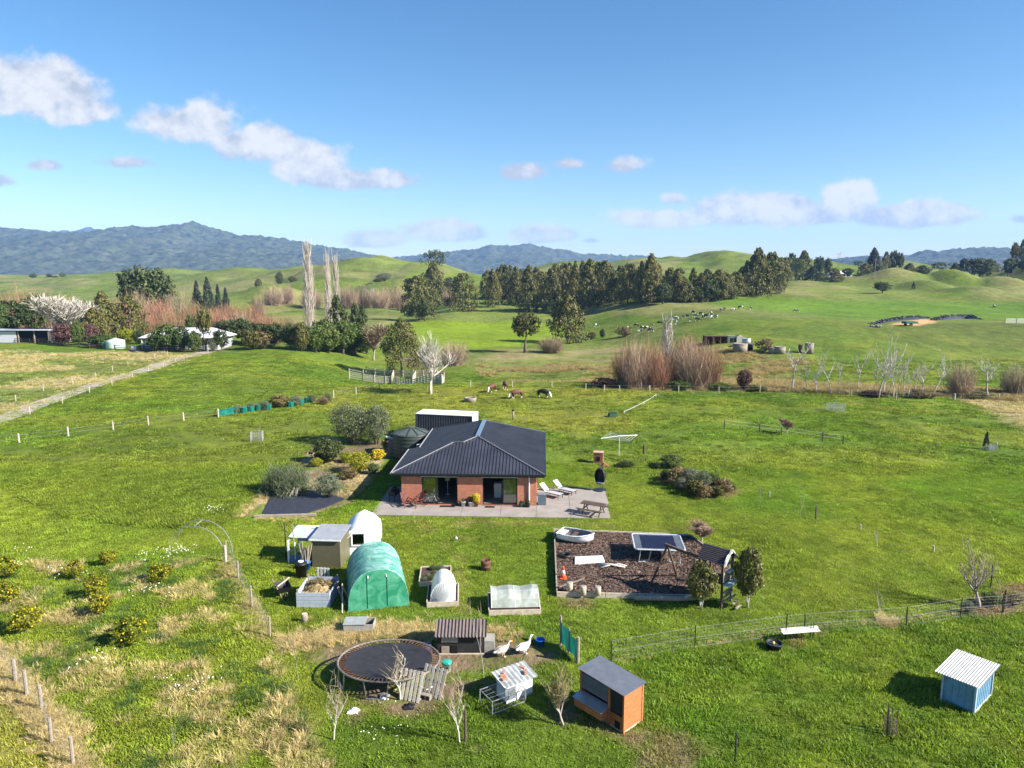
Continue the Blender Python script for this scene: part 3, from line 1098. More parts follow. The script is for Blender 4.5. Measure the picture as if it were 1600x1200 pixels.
def bare(seed, h=1.0, trunk=.3, levels=3, kids=(5, 4, 4), spread=.75, lenf=.62, r0=.03, twigs=6, twl=.1, updraft=.35, twr=.0035, lean=0.0):
    """leafless tree: trunk + limbs as tubes (part one), fine twigs as slivers (part two)"""
    rr = random.Random(seed)
    mb, tv, tf = MB(), [], []

    def twig(p, d, l):
        a = d.cross(Vector((rr.uniform(-1, 1), rr.uniform(-1, 1), rr.uniform(-1, 1)))).normalized() * twr
        q = p + d * l + Vector((0, 0, l * .12))
        b = len(tv)
        tv.extend([tuple(p - a), tuple(p + a), tuple(q + a * .35), tuple(q - a * .35)])
        tf.append((b, b + 1, b + 2, b + 3))

    def grow(p, d, l, r, lv):
        n = 4 if lv else 5
        pts, q, dd = [p], p.copy(), d.copy()
        for i in range(n):
            dd = (dd + Vector((rr.uniform(-.22, .22), rr.uniform(-.22, .22), rr.uniform(-.1, .2) * (1 if lv else .3) + updraft * .12 * lv))).normalized()
            q = q + dd * (l / n)
            pts.append(q.copy())
        mb.tube(pts, [r * (1 - .62 * i / n) for i in range(n + 1)], 5 if lv < 2 else 3)
        if lv >= levels:
            for i in range(1, n + 1):
                for k in range(twigs // 2 + 1):
                    t = (dd + Vector((rr.uniform(-1, 1), rr.uniform(-1, 1), rr.uniform(-.6, 1)))).normalized()
                    s_ = twl * rr.uniform(.5, 1.3)
                    twig(pts[i], t, s_)
                    if twigs > 5:
                        m_ = pts[i] + t * s_ * .55
                        for _ in range(2):
                            twig(m_, (t + Vector((rr.uniform(-.8, .8), rr.uniform(-.8, .8), rr.uniform(-.3, .8)))).normalized(), s_ * .6)
            return
        nk = kids[min(lv, len(kids) - 1)]
        for k in range(nk):
            u = (k + .6) / nk if lv else .45 + .55 * (k + .7) / nk
            i = min(int(u * n), n - 1)
            b0 = pts[i].lerp(pts[i + 1], u * n - i)
            az = rr.uniform(0, 6.283) if lv else 6.283 * k / nk + rr.uniform(-.5, .5)
            sd = Vector((math.cos(az), math.sin(az), 0))
            nd = (dd * (1 - spread) + sd * spread + Vector((0, 0, updraft))).normalized()
            grow(b0, nd, l * lenf * rr.uniform(.75, 1.2) * (1.25 if lv == 0 else 1), r * (.55 if lv else .6) * (1 - .3 * u), lv + 1)
    grow(Vector((0, 0, -.01)), Vector((lean, 0, 1)).normalized(), trunk, r0, 0)
    V = np.array(mb.v)
    zmax = max(V[:, 2].max(), max((v[2] for v in tv), default=0))
    s = h / zmax
    A = np.array(tv if tv else mb.v)
    x = .5 / np.percentile(np.hypot(A[:, 0], A[:, 1]), 96)
    mb.v = [(a * x, b * x, c * s) for a, b, c in mb.v]
    tv = [(a * x, b * x, c * s) for a, b, c in tv]
    return mb, tv, tf


def fountain(seed, n=700, sub=3, w=1.0, twr=.006, narrow=0.0, base=.12):
    """twiggy multi-stem shrub (willow in winter)"""
    r = np.random.default_rng(seed)
    V, F = [], []
    for i in range(n):
        a = r.uniform(0, 6.283)
        d = r.normal(size=3)
        d /= np.linalg.norm(d)
        a = math.atan2(d[1], d[0])
        q = r.uniform(.45, 1.0) ** .5 * (1 + .16 * math.sin(a * 3 + seed) + .10 * math.sin(a * 5 + 2 * seed) * d[2])
        R_ = .5 * w * math.hypot(d[0], d[1]) * q * (1 - narrow)
        top = max(.06, .46 + .50 * d[2] * q)
        b0 = np.array([r.normal(0, base) * w, r.normal(0, base) * w, 0])
        t = np.array([R_ * math.cos(a), R_ * math.sin(a), top])
        m = b0 + (t - b0) * r.uniform(.4, .65) + np.array([math.cos(a), math.sin(a), 0]) * R_ * r.uniform(-.1, .3) + r.normal(0, .035, 3)
        c = r.uniform(0, 3.14)
        wv = np.array([math.cos(c), math.sin(c), 0]) * twr
        k = len(V)
        V += [b0 - wv, b0 + wv, m + wv * .7, m - wv * .7, t + wv * .25, t - wv * .25]
        F += [(k, k + 1, k + 2, k + 3), (k + 3, k + 2, k + 4, k + 5)]
        for j in range(sub):
            u = r.uniform(.35, 1)
            p = b0 + (t - b0) * u
            d = r.normal(size=3) * .10 + np.array([0, 0, .05])
            k = len(V)
            V += [p - wv * .5, p + wv * .5, p + d + wv * .2, p + d - wv * .2]
            F.append((k, k + 1, k + 2, k + 3))
    return np.array(V), np.array(F)


PROTO = {}


def proto(key, **parts):
    PROTO[key] = parts


def plant(key, name, label, cat, p, h, wd=None, group=None, rz=None, mats=None):
    """stand a plant of kind key at p, h metres tall, wd metres wide"""
    wd = wd if wd else h
    o = thing(name, label, cat, (p[0], p[1], p[2]), random.uniform(0, 6.28) if rz is None else rz, group)
    o.scale = (wd, wd, h)
    for n_, me in PROTO[key].items():
        q = link(n_, me, o)
        if n_ in ('twigs', 'fruit'):
            q['kind'] = 'stuff'
    return o


bark = mat('bark', (.11, .085, .06), .9, var=.35, scale=14, bump=.4)
palebark = mat('pale_bark', (.40, .38, .34), .85, var=.3, scale=9, bump=.3)
whitebark = mat('bleached_bark', (.50, .46, .40), .85, var=.25, scale=9, bump=.3)
greybark = mat('grey_bark', (.30, .26, .22), .9, var=.3, scale=9)
twig_pale = leafmat('pale_twigs', (.36, .32, .27), (.52, .47, .41), trans=0, rough=.9, objvar=.1)
twig_tan = leafmat('tan_twigs', (.26, .19, .12), (.42, .32, .21), trans=0, rough=.9, objvar=.12)
twig_red = leafmat('russet_twigs', (.18, .095, .05), (.38, .225, .125), trans=0, rough=.9, objvar=.15)
twig_mauve = leafmat('mauve_twigs', (.20, .135, .085), (.36, .265, .175), trans=0, rough=.9, objvar=.15)
lf_con = leafmat('conifer_needles', (.034, .046, .013), (.19, .17, .042), trans=.2, objvar=.25)
lf_dark = leafmat('dark_evergreen_leaves', (.024, .042, .013), (.095, .115, .030), trans=.2, objvar=.2)
lf_cyp = leafmat('dark_cypress_needles', (.012, .024, .014), (.035, .052, .028), trans=.1, objvar=.15)
lf_mid = leafmat('mid_green_leaves', (.045, .080, .018), (.13, .17, .04), trans=.3, objvar=.2)
lf_olive = leafmat('olive_grey_leaves', (.060, .082, .035), (.19, .21, .115), trans=.25, objvar=.1)
lf_grey = leafmat('grey_green_leaves', (.085, .105, .060), (.20, .215, .14), trans=.2, objvar=.12)
lf_yel = leafmat('yellow_green_leaves', (.16, .19, .015), (.42, .40, .03), trans=.35, objvar=.1)
lf_gold = leafmat('golden_flowers', (.55, .38, .01), (.75, .58, .03), trans=.2, objvar=.1)
lf_brown = leafmat('bronze_foliage', (.11, .08, .036), (.27, .195, .085), trans=.2, objvar=.15)
lf_russet = leafmat('purple_brown_foliage', (.06, .03, .025), (.16, .09, .07), trans=.2, objvar=.15)
lf_citrus = leafmat('citrus_leaves', (.05, .085, .008), (.34, .31, .018), trans=.35, objvar=.15)
lf_fruit = leafmat('citrus_fruit', (.62, .36, .01), (.75, .50, .02), trans=0, rough=.4, objvar=.05)
lf_cam = leafmat('glossy_shrub_leaves', (.035, .050, .012), (.20, .19, .060), trans=.2, rough=.4, objvar=.12)


def trunk_mesh(h, r0, seed, m=None, top=.8):
    mb = MB()
    limb_tube(mb, h, r0, seed, top=top)
    return mb.mesh('trunk', m or bark, True)


def make_protos():
    pc = [(0, .36), (.15, .47), (.4, .44), (.65, .33), (.85, .18), (1, .03)]
    pn = [(0, .30), (.15, .46), (.45, .36), (.75, .2), (1, .02)]
    pr = [(0, .38), (.2, .5), (.5, .50), (.75, .40), (.9, .26), (1, .08)]
    for i, pf in enumerate((pc, pr, pn, pc, pr)):
        V, F = crown_conifer(150, 34, .022, 100 + i * 7, pf, wob=.28)
        proto(f'conifer{i}', trunk=trunk_mesh(1, .03, i), crown=npmesh('crown', V, F, lf_con))
    for i in range(2):
        V, F = crown_conifer(120, 26, .026, 200 + i * 7, [(0, .5), (.3, .42), (.7, .22), (1, .02)], wob=.2)
        proto(f'cypress{i}', trunk=trunk_mesh(1, .03, i), crown=npmesh('crown', V, F, lf_cyp))
    for i in range(3):
        V, F = crown_round(120, 30, .027, 300 + i * 9, z0=.12)
        proto(f'round{i}', trunk=trunk_mesh(1, .04, i + 5, top=.6), crown=npmesh('crown', V, F, lf_dark))
        V, F = crown_round(120, 30, .027, 340 + i * 9, z0=.10)
        proto(f'mid{i}', trunk=trunk_mesh(1, .04, i + 5, top=.6), crown=npmesh('crown', V, F, lf_mid))
    # loose tree with clear trunk
    V, F = crown_round(80, 26, .03, 380, z0=.34, lob=.5)
    proto('open', trunk=trunk_mesh(1, .045, 9, top=.7), crown=npmesh('crown', V, F, lf_con))
    V, F = crown_round(46, 40, .018, 384, z0=.5, h=.6, lob=.6, fill=.7)
    proto('umbrella', trunk=trunk_mesh(1, .03, 12, top=.85), crown=npmesh('crown', V, F, lf_dark))
    # young pine: upright loose
    V, F = crown_conifer(90, 26, .028, 390, [(0, .3), (.25, .5), (.6, .36), (1, .04)], wob=.5)
    proto('pine', trunk=trunk_mesh(1, .03, 14), crown=npmesh('crown', V, F, lf_dark))
    V, F = crown_conifer(150, 40, .017, 395, [(0, .34), (.3, .5), (.6, .46), (.85, .28), (1, .05)], wob=.45)
    proto('sheoak', trunk=trunk_mesh(1, .03, 16), crown=npmesh('crown', V, F, lf_con))
    # shrubs: dense near-ground domes
    for key, m_, n_, lf, sd in (('sh_olive', lf_olive, 260, .013, 1), ('sh_dark', lf_dark, 200, .022, 2), ('sh_yel', lf_yel, 160, .022, 3), ('sh_gold', lf_gold, 120, .028, 4),
                                ('sh_grey', lf_grey, 200, .016, 5), ('sh_brown', lf_brown, 110, .024, 6), ('sh_mid', lf_mid, 140, .026, 7), ('sh_russet', lf_russet, 140, .026, 8),
                                ('sh_con', lf_con, 150, .024, 9)):
        V, F = crown_round(n_, 34, lf, 400 + sd * 11, z0=.0, lob=.35)
        mb = MB()
        rr = random.Random(sd)
        for k in range(5):
            a = k * 1.25
            mb.tube([(0.03 * math.cos(a), .03 * math.sin(a), -.02), (.12 * math.cos(a), .12 * math.sin(a), .3), (.2 * math.cos(a), .2 * math.sin(a), .55)], [.018, .013, .006], 5)
        proto(key, stem=mb.mesh('stem', bark, True), foliage=npmesh('foliage', V, F, m_))
    for i in range(2):   # grey-green spiky rosemary-like
        V, F = fountain(500 + i, 1300, 2, 1.1, .008, base=.2)
        proto(f'sh_spike{i}', foliage=npmesh('foliage', V, F, leafmat('spiky_leaves', (.075, .10, .045), (.20, .225, .12), trans=.2)))
    # citrus: few lobes, visible fruit
    for i in range(3):
        V, F = crown_round(48, 34, .032, 520 + i * 5, z0=.12, lob=.5)
        r = np.random.default_rng(i)
        d = r.normal(size=(18, 3))
        d /= np.linalg.norm(d, axis=1)[:, None]
        P = d * np.array([.44, .44, .38]) * r.uniform(.75, 1.0, (18, 1)) + np.array([0, 0, .5])
        fv, ff = [], []
        for p in P:
            b = len(fv)
            s_ = .032
            fv += [p + np.array(q) * s_ for q in ((1, 0, 0), (-1, 0, 0), (0, 1, 0), (0, -1, 0), (0, 0, 1), (0, 0, -1))]
            ff += [(b + i_, b + j, b + k) for i_, j, k in ((0, 2, 4), (2, 1, 4), (1, 3, 4), (3, 0, 4), (2, 0, 5), (1, 2, 5), (3, 1, 5), (0, 3, 5))]
        proto(f'citrus{i}', trunk=trunk_mesh(1, .035, i, top=.5), crown=npmesh('crown', V, F, lf_citrus), fruit=npmesh('fruit', np.array(fv), np.array(ff), lf_fruit))
    V, F = crown_round(150, 26, .026, 560, z0=.14, w=.95, lob=.2)
    mb = MB()
    for k in range(3):
        a = k * 2.1
        mb.tube([(0, 0, -.02), (.05 * math.cos(a), .05 * math.sin(a), .18), (.16 * math.cos(a), .16 * math.sin(a), .6)], [.022, .017, .006], 5)
    proto('camellia', trunk=mb.mesh('trunk', palebark, True), crown=npmesh('crown', V, F, lf_cam))
    # leafless kinds
    for key, kw, bm, tm in (
            ('bare_white', dict(seed=3, trunk=.30, levels=3, kids=(5, 4, 4), spread=.68, r0=.024, twigs=5, twl=.10, updraft=.25, twr=.003), whitebark, twig_pale),
            ('bare_dome', dict(seed=8, trunk=.22, levels=3, kids=(7, 5, 4), spread=.7, r0=.026, twigs=8, twl=.10, updraft=.35, twr=.004), whitebark, twig_pale),
            ('alder0', dict(seed=21, trunk=.75, levels=2, kids=(5, 4), spread=.72, lenf=.42, r0=.028, twigs=4, twl=.09, updraft=.25, twr=.003), palebark, twig_pale),
            ('alder1', dict(seed=25, trunk=.8, levels=2, kids=(4, 4), spread=.62, lenf=.5, r0=.026, twigs=4, twl=.09, updraft=.35, twr=.003), palebark, twig_pale),
            ('alder2', dict(seed=33, trunk=.5, levels=2, kids=(5, 5), spread=.8, lenf=.55, r0=.030, twigs=4, twl=.10, updraft=.2, twr=.003), palebark, twig_pale),
            ('alder3', dict(seed=37, trunk=.62, levels=2, kids=(5, 4), spread=.75, lenf=.5, r0=.027, twigs=4, twl=.09, updraft=.3, twr=.003, lean=.12), palebark, twig_pale),
            ('sapling0', dict(seed=41, trunk=.4, levels=2, kids=(4, 3), spread=.5, lenf=.6, r0=.011, twigs=1, twl=.09, updraft=.45, twr=.003), whitebark, twig_tan),
            ('sapling1', dict(seed=45, trunk=.5, levels=2, kids=(3, 3), spread=.45, lenf=.6, r0=.010, twigs=1, twl=.10, updraft=.5, twr=.003), palebark, twig_tan),
            ('sapling2', dict(seed=49, trunk=.3, levels=2, kids=(5, 4), spread=.55, lenf=.7, r0=.012, twigs=2, twl=.10, updraft=.5, twr=.0022), whitebark, twig_tan),
            ('fruit_bare', dict(seed=53, trunk=.3, levels=2, kids=(6, 5), spread=.8, lenf=.8, r0=.03, twigs=3, twl=.12, updraft=.4, twr=.003), greybark, twig_tan),
            ('bushy', dict(seed=57, trunk=.26, levels=3, kids=(6, 4, 3), spread=.6, lenf=.7, r0=.016, twigs=4, twl=.10, updraft=.5, twr=.0025), greybark, leafmat('budding_twigs', (.16, .13, .05), (.28, .24, .10), trans=0, objvar=.1)),
            ('bare_rust', dict(seed=61, trunk=.3, levels=3, kids=(5, 4, 4), spread=.5, r0=.02, twigs=8, twl=.12, updraft=.5, twr=.005), greybark, twig_mauve)):
        mb, tv, tf = bare(**kw)
        parts = dict(trunk=mb.mesh('trunk', bm, True), twigs=npmesh('twigs', np.array(tv), np.array(tf), tm))
        if key == 'bushy':
            pass
        proto(key, **parts)
    for i in range(2):   # fastigiate poplars: central stem, steep twigs
        r = np.random.default_rng(70 + i)
        V, F = [], []
        for k in range(1900):
            z = r.uniform(.06, .97)
            a = r.uniform(0, 6.283)
            l = r.uniform(.05, .15) * (1.15 - z * .6)
            rad = np.interp(z, [0, .12, .5, .85, 1], [.12, .42, .5, .30, .04]) * r.uniform(.1, 1)
            p = np.array([rad * math.cos(a) * .8, rad * math.sin(a) * .8, z - .04])
            t = p + np.array([math.cos(a) * l * 1.2 + r.normal(0, .05), math.sin(a) * l * 1.2 + r.normal(0, .05), l])
            c = r.uniform(0, 3.14)
            wv = np.array([math.cos(c), math.sin(c), 0]) * .007
            b = len(V)
            V += [p - wv, p + wv, t + wv * .3, t - wv * .3]
            F.append((b, b + 1, b + 2, b + 3))
        mb = MB()
        limb_tube(mb, 1, .055, i, bend=.02, top=.95)
        for k in range(14):
            z = .1 + .055 * k
            a = k * 2.4
            mb.tube([(0, 0, z), (.25 * math.cos(a), .25 * math.sin(a), z + .12), (.32 * math.cos(a), .32 * math.sin(a), z + .26)], [.03, .02, .008], 4)
        proto(f'poplar{i}', trunk=mb.mesh('trunk', whitebark, True), twigs=npmesh('twigs', np.array(V), np.array(F), leafmat('poplar_twigs', (.30, .255, .20), (.50, .44, .36), trans=0, rough=.9, objvar=.1)))
    for i, tm in enumerate((twig_red, twig_mauve, twig_tan)):
        for j in range(2):
            V, F = fountain(80 + i * 3 + j, 750, 5, 1.0, .0042)
            mb = MB()
            for k in range(6):
                a = k * 1.05
                mb.tube([(.02 * math.cos(a), .02 * math.sin(a), -.02), (.12 * math.cos(a), .12 * math.sin(a), .3), (.22 * math.cos(a), .22 * math.sin(a), .6)], [.014, .010, .004], 4)
            proto(f'willow{i}{j}', stem=mb.mesh('stem', greybark, True), twigs=npmesh('twigs', V, F, tm))


make_protos()


def T(key, name, label, cat, px, pyb, pyt, wpx, group=None, sink=0.0, dist=None):
    """plant with foot at photo (px, pyb), top at row pyt, width wpx in the photo"""
    if dist:
        d = ray(px, 425)
        x = d[0] / d[1] * dist
        p = Vector((x, dist, gz(x, dist)))
    else:
        p = at(px, pyb)
    p.z -= sink
    h = tall(p, pyt)
    return plant(key, name, label, cat, p, max(h, .2), wide(p, wpx), group)

# ------------------------------------------------------------------ trees and shrubs, from far to near
def row(keys, name, cat, group, lab, items, dist=None):
    for i, it in enumerate(sorted(items)):
        px, pyb, pyt, wpx = it[:4]
        T(keys[i % len(keys)] if isinstance(keys, list) else keys, name, lab % nth(i), cat, px, pyb, pyt, wpx, group, .05, it[4] if len(it) > 4 else dist)


CONS = [f'conifer{i}' for i in range(5)]
front = [(770, 480, 420, 27), (786, 474, 413, 28), (806, 476, 416, 32), (826, 487, 414, 36), (846, 474, 424, 27), (860, 486, 420, 40), (881, 476, 411, 32), (898, 480, 408, 30),
         (921, 481, 404, 47), (944, 474, 407, 32), (959, 476, 427, 28), (981, 474, 411, 36), (1001, 474, 408, 30), (1016, 472, 396, 40), (1046, 470, 418, 28), (1058, 472, 424, 26),
         (1070, 473, 438, 28), (1082, 470, 418, 28), (1094, 472, 426, 26), (1122, 470, 421, 32), (1136, 468, 428, 30), (1148, 466, 424, 28), (1166, 462, 408, 36), (1182, 462, 387, 46), (1203, 458, 394, 44), (1218, 454, 402, 30)]
row(CONS, 'conifer_tree', 'tree', 'conifer belt front row', '%s tree from the left in the front of the conifer belt', front)
back = [(762, 0, 422, 24), (778, 0, 418, 26), (797, 0, 414, 28), (816, 0, 420, 26), (838, 0, 417, 28), (868, 0, 412, 30), (890, 0, 410, 28), (910, 0, 407, 28), (934, 0, 409, 28),
        (953, 0, 412, 28), (970, 0, 415, 28), (990, 0, 413, 26), (1028, 0, 412, 28), (1062, 0, 419, 26), (1105, 0, 420, 30), (1130, 0, 424, 26), (1160, 0, 416, 28), (1192, 0, 398, 30)]
back = [(a, b, c, d, at(a, 474 if a < 1100 else 462).y + 22) for a, b, c, d in back]
row(CONS[::-1], 'conifer_tree', 'tree', 'conifer belt back row', '%s tree from the left in the back of the conifer belt', back)
for i, (px, b, t, w_) in enumerate([(1036, 475, 440, 32), (1107, 472, 432, 30), (1128, 470, 438, 26), (1088, 473, 445, 24)]):
    T(f'round{i % 3}', 'broadleaf_tree', f'{nth(i)} dark rounded tree counted among those at the right foot of the conifer belt', 'tree', px, b, t, w_, 'dark trees at the belt foot')

mid = [('conifer1', 'broad dark conifer at the left end of the bright green paddock', 655, 500, 430, 50), ('conifer3', 'taller conifer behind the broad one beyond the bright paddock', 678, 480, 407, 42),
       ('round0', 'small round dark tree at the foot of the broad conifer', 664, 502, 464, 30), ('conifer4', 'lone olive-green conifer between the paddock trees and the conifer belt', 723, 486, 427, 46),
       ('open', 'wide open-crowned tree with a pale bare trunk in the bright paddock', 820, 551, 486, 50), ('conifer0', 'large lone conifer in front of the conifer belt', 887, 536, 461, 58),
       ('sheoak', 'tall dark feathery tree behind the cattle yards', 628, 586, 497, 64)]
for k, lab, px, b, t, w_ in mid:
    T(k, 'evergreen_tree', lab, 'tree', px, b, t, w_)
T('umbrella', 'pine_tree', 'hazy tall spreading tree on the hill above the broad conifer', 'tree', 680, 0, 389, 40, dist=560)

T('round1', 'evergreen_tree', 'very large dark spreading tree rising above the russet willows at left', 'tree', 222, 0, 409, 84, dist=300)
T('round2', 'evergreen_tree', 'right-hand half of the large dark spreading tree pair at left', 'tree', 250, 0, 424, 48, dist=306)
row(['cypress0', 'cypress1'], 'cypress_tree', 'tree', 'dark cypress clump', '%s from the left of the dark cypresses beyond the willows',
    [(305, 0, 438, 20, 330), (322, 0, 433, 24, 325), (338, 0, 444, 14, 330), (350, 0, 449, 16, 335)])
row(['sh_con', 'sh_dark', 'sh_con', 'sh_olive'], 'hill_tree', 'tree', 'small trees on the green hills at left', '%s small tree from the left on the far green hills at left',
    [(51, 0, 427, 12, 900), (76, 0, 428, 9, 880), (84, 0, 431, 12, 880), (97, 0, 424, 11, 860), (403, 0, 434, 12, 560), (436, 0, 423, 14, 600), (456, 0, 431, 16, 580), (533, 0, 410, 16, 690), (546, 0, 408, 6, 680),
     (559, 0, 402, 7, 720), (600, 0, 425, 28, 560), (590, 0, 434, 18, 556), (640, 0, 434, 16, 520), (702, 0, 432, 26, 520)])

wil = [(-12, 0, 450, 70, 250), (28, 0, 446, 70, 255), (68, 0, 450, 60, 262), (106, 0, 455, 50, 250), (190, 0, 456, 52, 262), (212, 0, 450, 50, 272), (240, 0, 462, 60, 250), (272, 0, 450, 62, 262),
       (300, 0, 466, 56, 235), (262, 0, 478, 60, 215), (215, 0, 478, 50, 225), (330, 0, 478, 54, 232), (352, 0, 468, 52, 250), (385, 0, 470, 50, 245), (372, 0, 484, 44, 225), (412, 0, 486, 44, 235), (440, 0, 490, 40, 225), (455, 0, 496, 40, 215), (182, 0, 490, 34, 215)]
row(['willow00', 'willow01', 'willow10', 'willow00'], 'willow_tree', 'tree', 'russet willow thicket behind the white house', '%s from the left of the russet willows behind the white house', wil)
hw = [(425, 0, 441, 40, 430), (446, 0, 440, 30, 440), (543, 0, 440, 40, 420), (568, 0, 441, 34, 430), (592, 0, 445, 40, 410), (612, 0, 442, 40, 420), (628, 0, 448, 30, 400), (484, 0, 446, 40, 430), (700, 0, 446, 22, 400), (520, 0, 450, 36, 425), (400, 0, 455, 26, 330)]
row(['willow10', 'willow20', 'willow11'], 'willow_tree', 'tree', 'mauve leafless trees below the green hill', '%s from the left of the mauve leafless trees below the hill', hw)
T('bare_white', 'bare_tree', 'small white dead tree in front of the mauve thicket', 'tree', 581, 469, 448, 18)
row(['poplar0', 'poplar1', 'poplar0'], 'poplar_tree', 'tree', 'leafless poplars', '%s from the left of the three tall leafless poplars', [(481, 0, 374, 23, 190), (511, 0, 391, 15, 205), (524, 0, 396, 15, 208)])

lt = [('round0', 'dark bushy tree behind the long shed at the left edge', 12, 0, 466, 64, 196), ('round2', 'taller dark tree left of the white blossom-like bare tree', 47, 0, 457, 46, 200), ('mid0', 'dark green tree at the very left edge of the photo', -22, 0, 470, 60, 190),
      ('conifer2', 'tall green conifer right of the white bare tree', 155, 0, 455, 62, 185), ('conifer4', 'olive conifer beside the pale green tank', 196, 0, 462, 46, 190), ('conifer3', 'lower conifer left of the pale green tank', 140, 0, 480, 44, 178),
      ('bare_dome', 'wide white leafless tree behind the long shed', 96, 0, 454, 76, 178), ('sh_russet', 'purple-brown shrub beside the long shed', 88, 0, 502, 36, 168), ('sh_russet', 'purple-brown shrub under the tall green conifer', 132, 0, 502, 26, 168),
      ('mid1', 'bright green small tree in front of the white bare tree', 112, 0, 497, 22, 163), ('sh_yel', 'yellow-green shrub behind the pale green tank', 190, 0, 512, 30, 172), ('sh_mid', 'low green shrub between shed and tank', 150, 0, 520, 44, 162),
      ('mid2', 'dense green tree in front of the white house', 252, 0, 503, 44, 156), ('mid0', 'narrower green tree right of the dense one before the white house', 276, 0, 507, 26, 156), ('open', 'tall slender gum tree at the corner of the white house', 313, 0, 478, 27, 156),
      ('mid1', 'small round tree rising behind the white house roof', 291, 0, 489, 16, 185), ('sh_olive', 'grey-green flax-like shrub by the white house door', 325, 0, 526, 16, 155), ('sh_dark', 'dark shrub left of the white house', 209, 0, 514, 22, 168),
      ('sh_mid', 'low leafy shrub before the white house windows', 296, 0, 514, 26, 155), ('mid1', 'leafy tree at the left corner of the white house', 234, 0, 514, 26, 155), ('round1', 'dark tree before the right end of the white house', 338, 0, 512, 26, 156)]
for k, lab, px, b, t, w_, d in lt:
    T(k, 'garden_tree' if 'tree' in lab or 'conifer' in lab else 'garden_shrub', lab, 'tree' if 'shrub' not in lab else 'shrub', px, b, t, w_, dist=d)
row(['round1', 'round2', 'sh_con', 'round0'], 'hedge_tree', 'tree', 'dark hedge right of the white house', '%s from the left of the dark hedge trees right of the white house',
    [(348, 0, 497, 40, 175), (372, 0, 496, 46, 172), (398, 0, 503, 40, 168), (424, 0, 502, 42, 165), (448, 0, 504, 36, 160), (466, 0, 500, 32, 158), (384, 0, 513, 30, 158)])
T('sh_brown', 'garden_shrub', 'brownish rounded shrub at the end of the dark hedge', 'shrub', 407, 545, 515, 40)
T('sh_brown', 'garden_shrub', 'low bronze shrub beside the brownish rounded one', 'shrub', 430, 540, 519, 30)
row(['mid0', 'mid2', 'mid1', 'mid0'], 'windbreak_tree', 'tree', 'dense green windbreak left of the cattle yards', '%s from the left of the dense green windbreak trees',
    [(494, 551, 506, 46), (514, 552, 500, 46), (536, 553, 498, 52), (556, 552, 502, 48), (573, 553, 508, 38), (505, 548, 496, 40)])
row('pine', 'pine_tree', 'tree', 'young pines in the windbreak', '%s from the left of the young pines topping the windbreak', [(528, 548, 459, 40), (556, 549, 472, 30), (568, 549, 476, 28)])
T('bare_rust', 'bare_tree', 'mauve-twigged leafless tree right of the windbreak', 'tree', 584, 563, 503, 34)
T('bare_white', 'bare_tree', 'white leafless tree beside the cattle yards', 'tree', 673, 615, 514, 78)
T('willow20', 'bare_shrub', 'pale brown leafless shrub behind the white bare tree', 'shrub', 708, 570, 528, 56)

row(['willow00', 'willow10', 'willow01', 'willow00', 'willow11'], 'willow_tree', 'tree', 'russet willows along the creek', '%s from the left of the russet willows in the creek',
    [(975, 600, 530, 46), (993, 606, 524, 56), (1015, 604, 522, 50), (1060, 600, 518, 66), (1085, 607, 524, 66), (1108, 605, 530, 54), (1072, 596, 514, 54), (1030, 607, 545, 50)])
T('poplar1', 'poplar_tree', 'pale slender leafless poplar among the creek willows', 'tree', 1040, 600, 492, 27)
T('alder1', 'bare_tree', 'thin pale tree at the left end of the creek willows', 'tree', 969, 603, 534, 18)
T('willow11', 'bare_shrub', 'pinkish leafless shrub under the large lone conifer', 'shrub', 862, 551, 521, 48)
for lab, k, px, b, t, w_ in (('low russet brush left of the creek willows', 'sh_russet', 944, 605, 589, 44), ('yellow-green bush at the foot of the creek willows', 'sh_yel', 1000, 606, 581, 14),
                             ('leafy green shrubs at the foot of the tallest creek willow', 'sh_mid', 1060, 609, 592, 40), ('dark ragged bush right of the creek willows', 'sh_russet', 1163, 609, 574, 26),
                             ('green brush at the right end of the creek willows', 'sh_mid', 1125, 609, 597, 40), ('low dark brush along the creek near the grey trees', 'sh_con', 1180, 611, 601, 34),
                             ('brown brush under the grey creek trees', 'sh_brown', 1440, 621, 608, 50), ('dark brush between the two grey trees on the creek', 'sh_russet', 1365, 620, 609, 36),
                             ('bramble heap by the rightmost creek willow', 'sh_con', 1525, 622, 611, 44), ('low green scrub on the track by the herd', 'sh_dark', 941, 528, 513, 10),
                             ('brown scrub right of the lone conifer', 'sh_brown', 975, 526, 509, 28), ('round scrub left of the herd', 'sh_con', 925, 530, 518, 16),
                             ('brown shrub beside the farm shed tanks', 'sh_brown', 1195, 549, 527, 30)):
    T(k, 'creek_shrub', lab, 'shrub', px, b, t, w_)
al = [(1238, 610, 528, 50), (1261, 612, 556, 28), (1298, 615, 538, 46), (1327, 618, 582, 20), (1339, 618, 540, 34), (1351, 620, 590, 14), (1373, 622, 508, 60), (1381, 614, 545, 26), (1396, 621, 516, 42), (1403, 619, 560, 22),
      (1419, 622, 566, 26), (1429, 619, 556, 28), (1457, 622, 538, 48), (1543, 621, 551, 52), (1275, 613, 566, 20), (1311, 617, 556, 26), (1363, 620, 548, 26), (1388, 621, 536, 28), (1411, 621, 540, 26), (1441, 621, 556, 26)]
row(['alder0', 'alder3', 'alder2', 'alder1', 'alder0', 'alder1', 'alder0', 'alder1', 'alder3', 'alder1', 'alder2', 'alder3', 'alder1', 'alder0', 'alder3'], 'bare_tree', 'tree', 'grey leafless trees along the creek', '%s from the left of the grey leafless trees along the creek', al)
T('willow20', 'willow_tree', 'tan leafless willow between the last two grey creek trees', 'tree', 1500, 620, 557, 52)
T('willow21', 'willow_tree', 'tan leafless willow at the right edge of the creek', 'tree', 1586, 618, 561, 56)

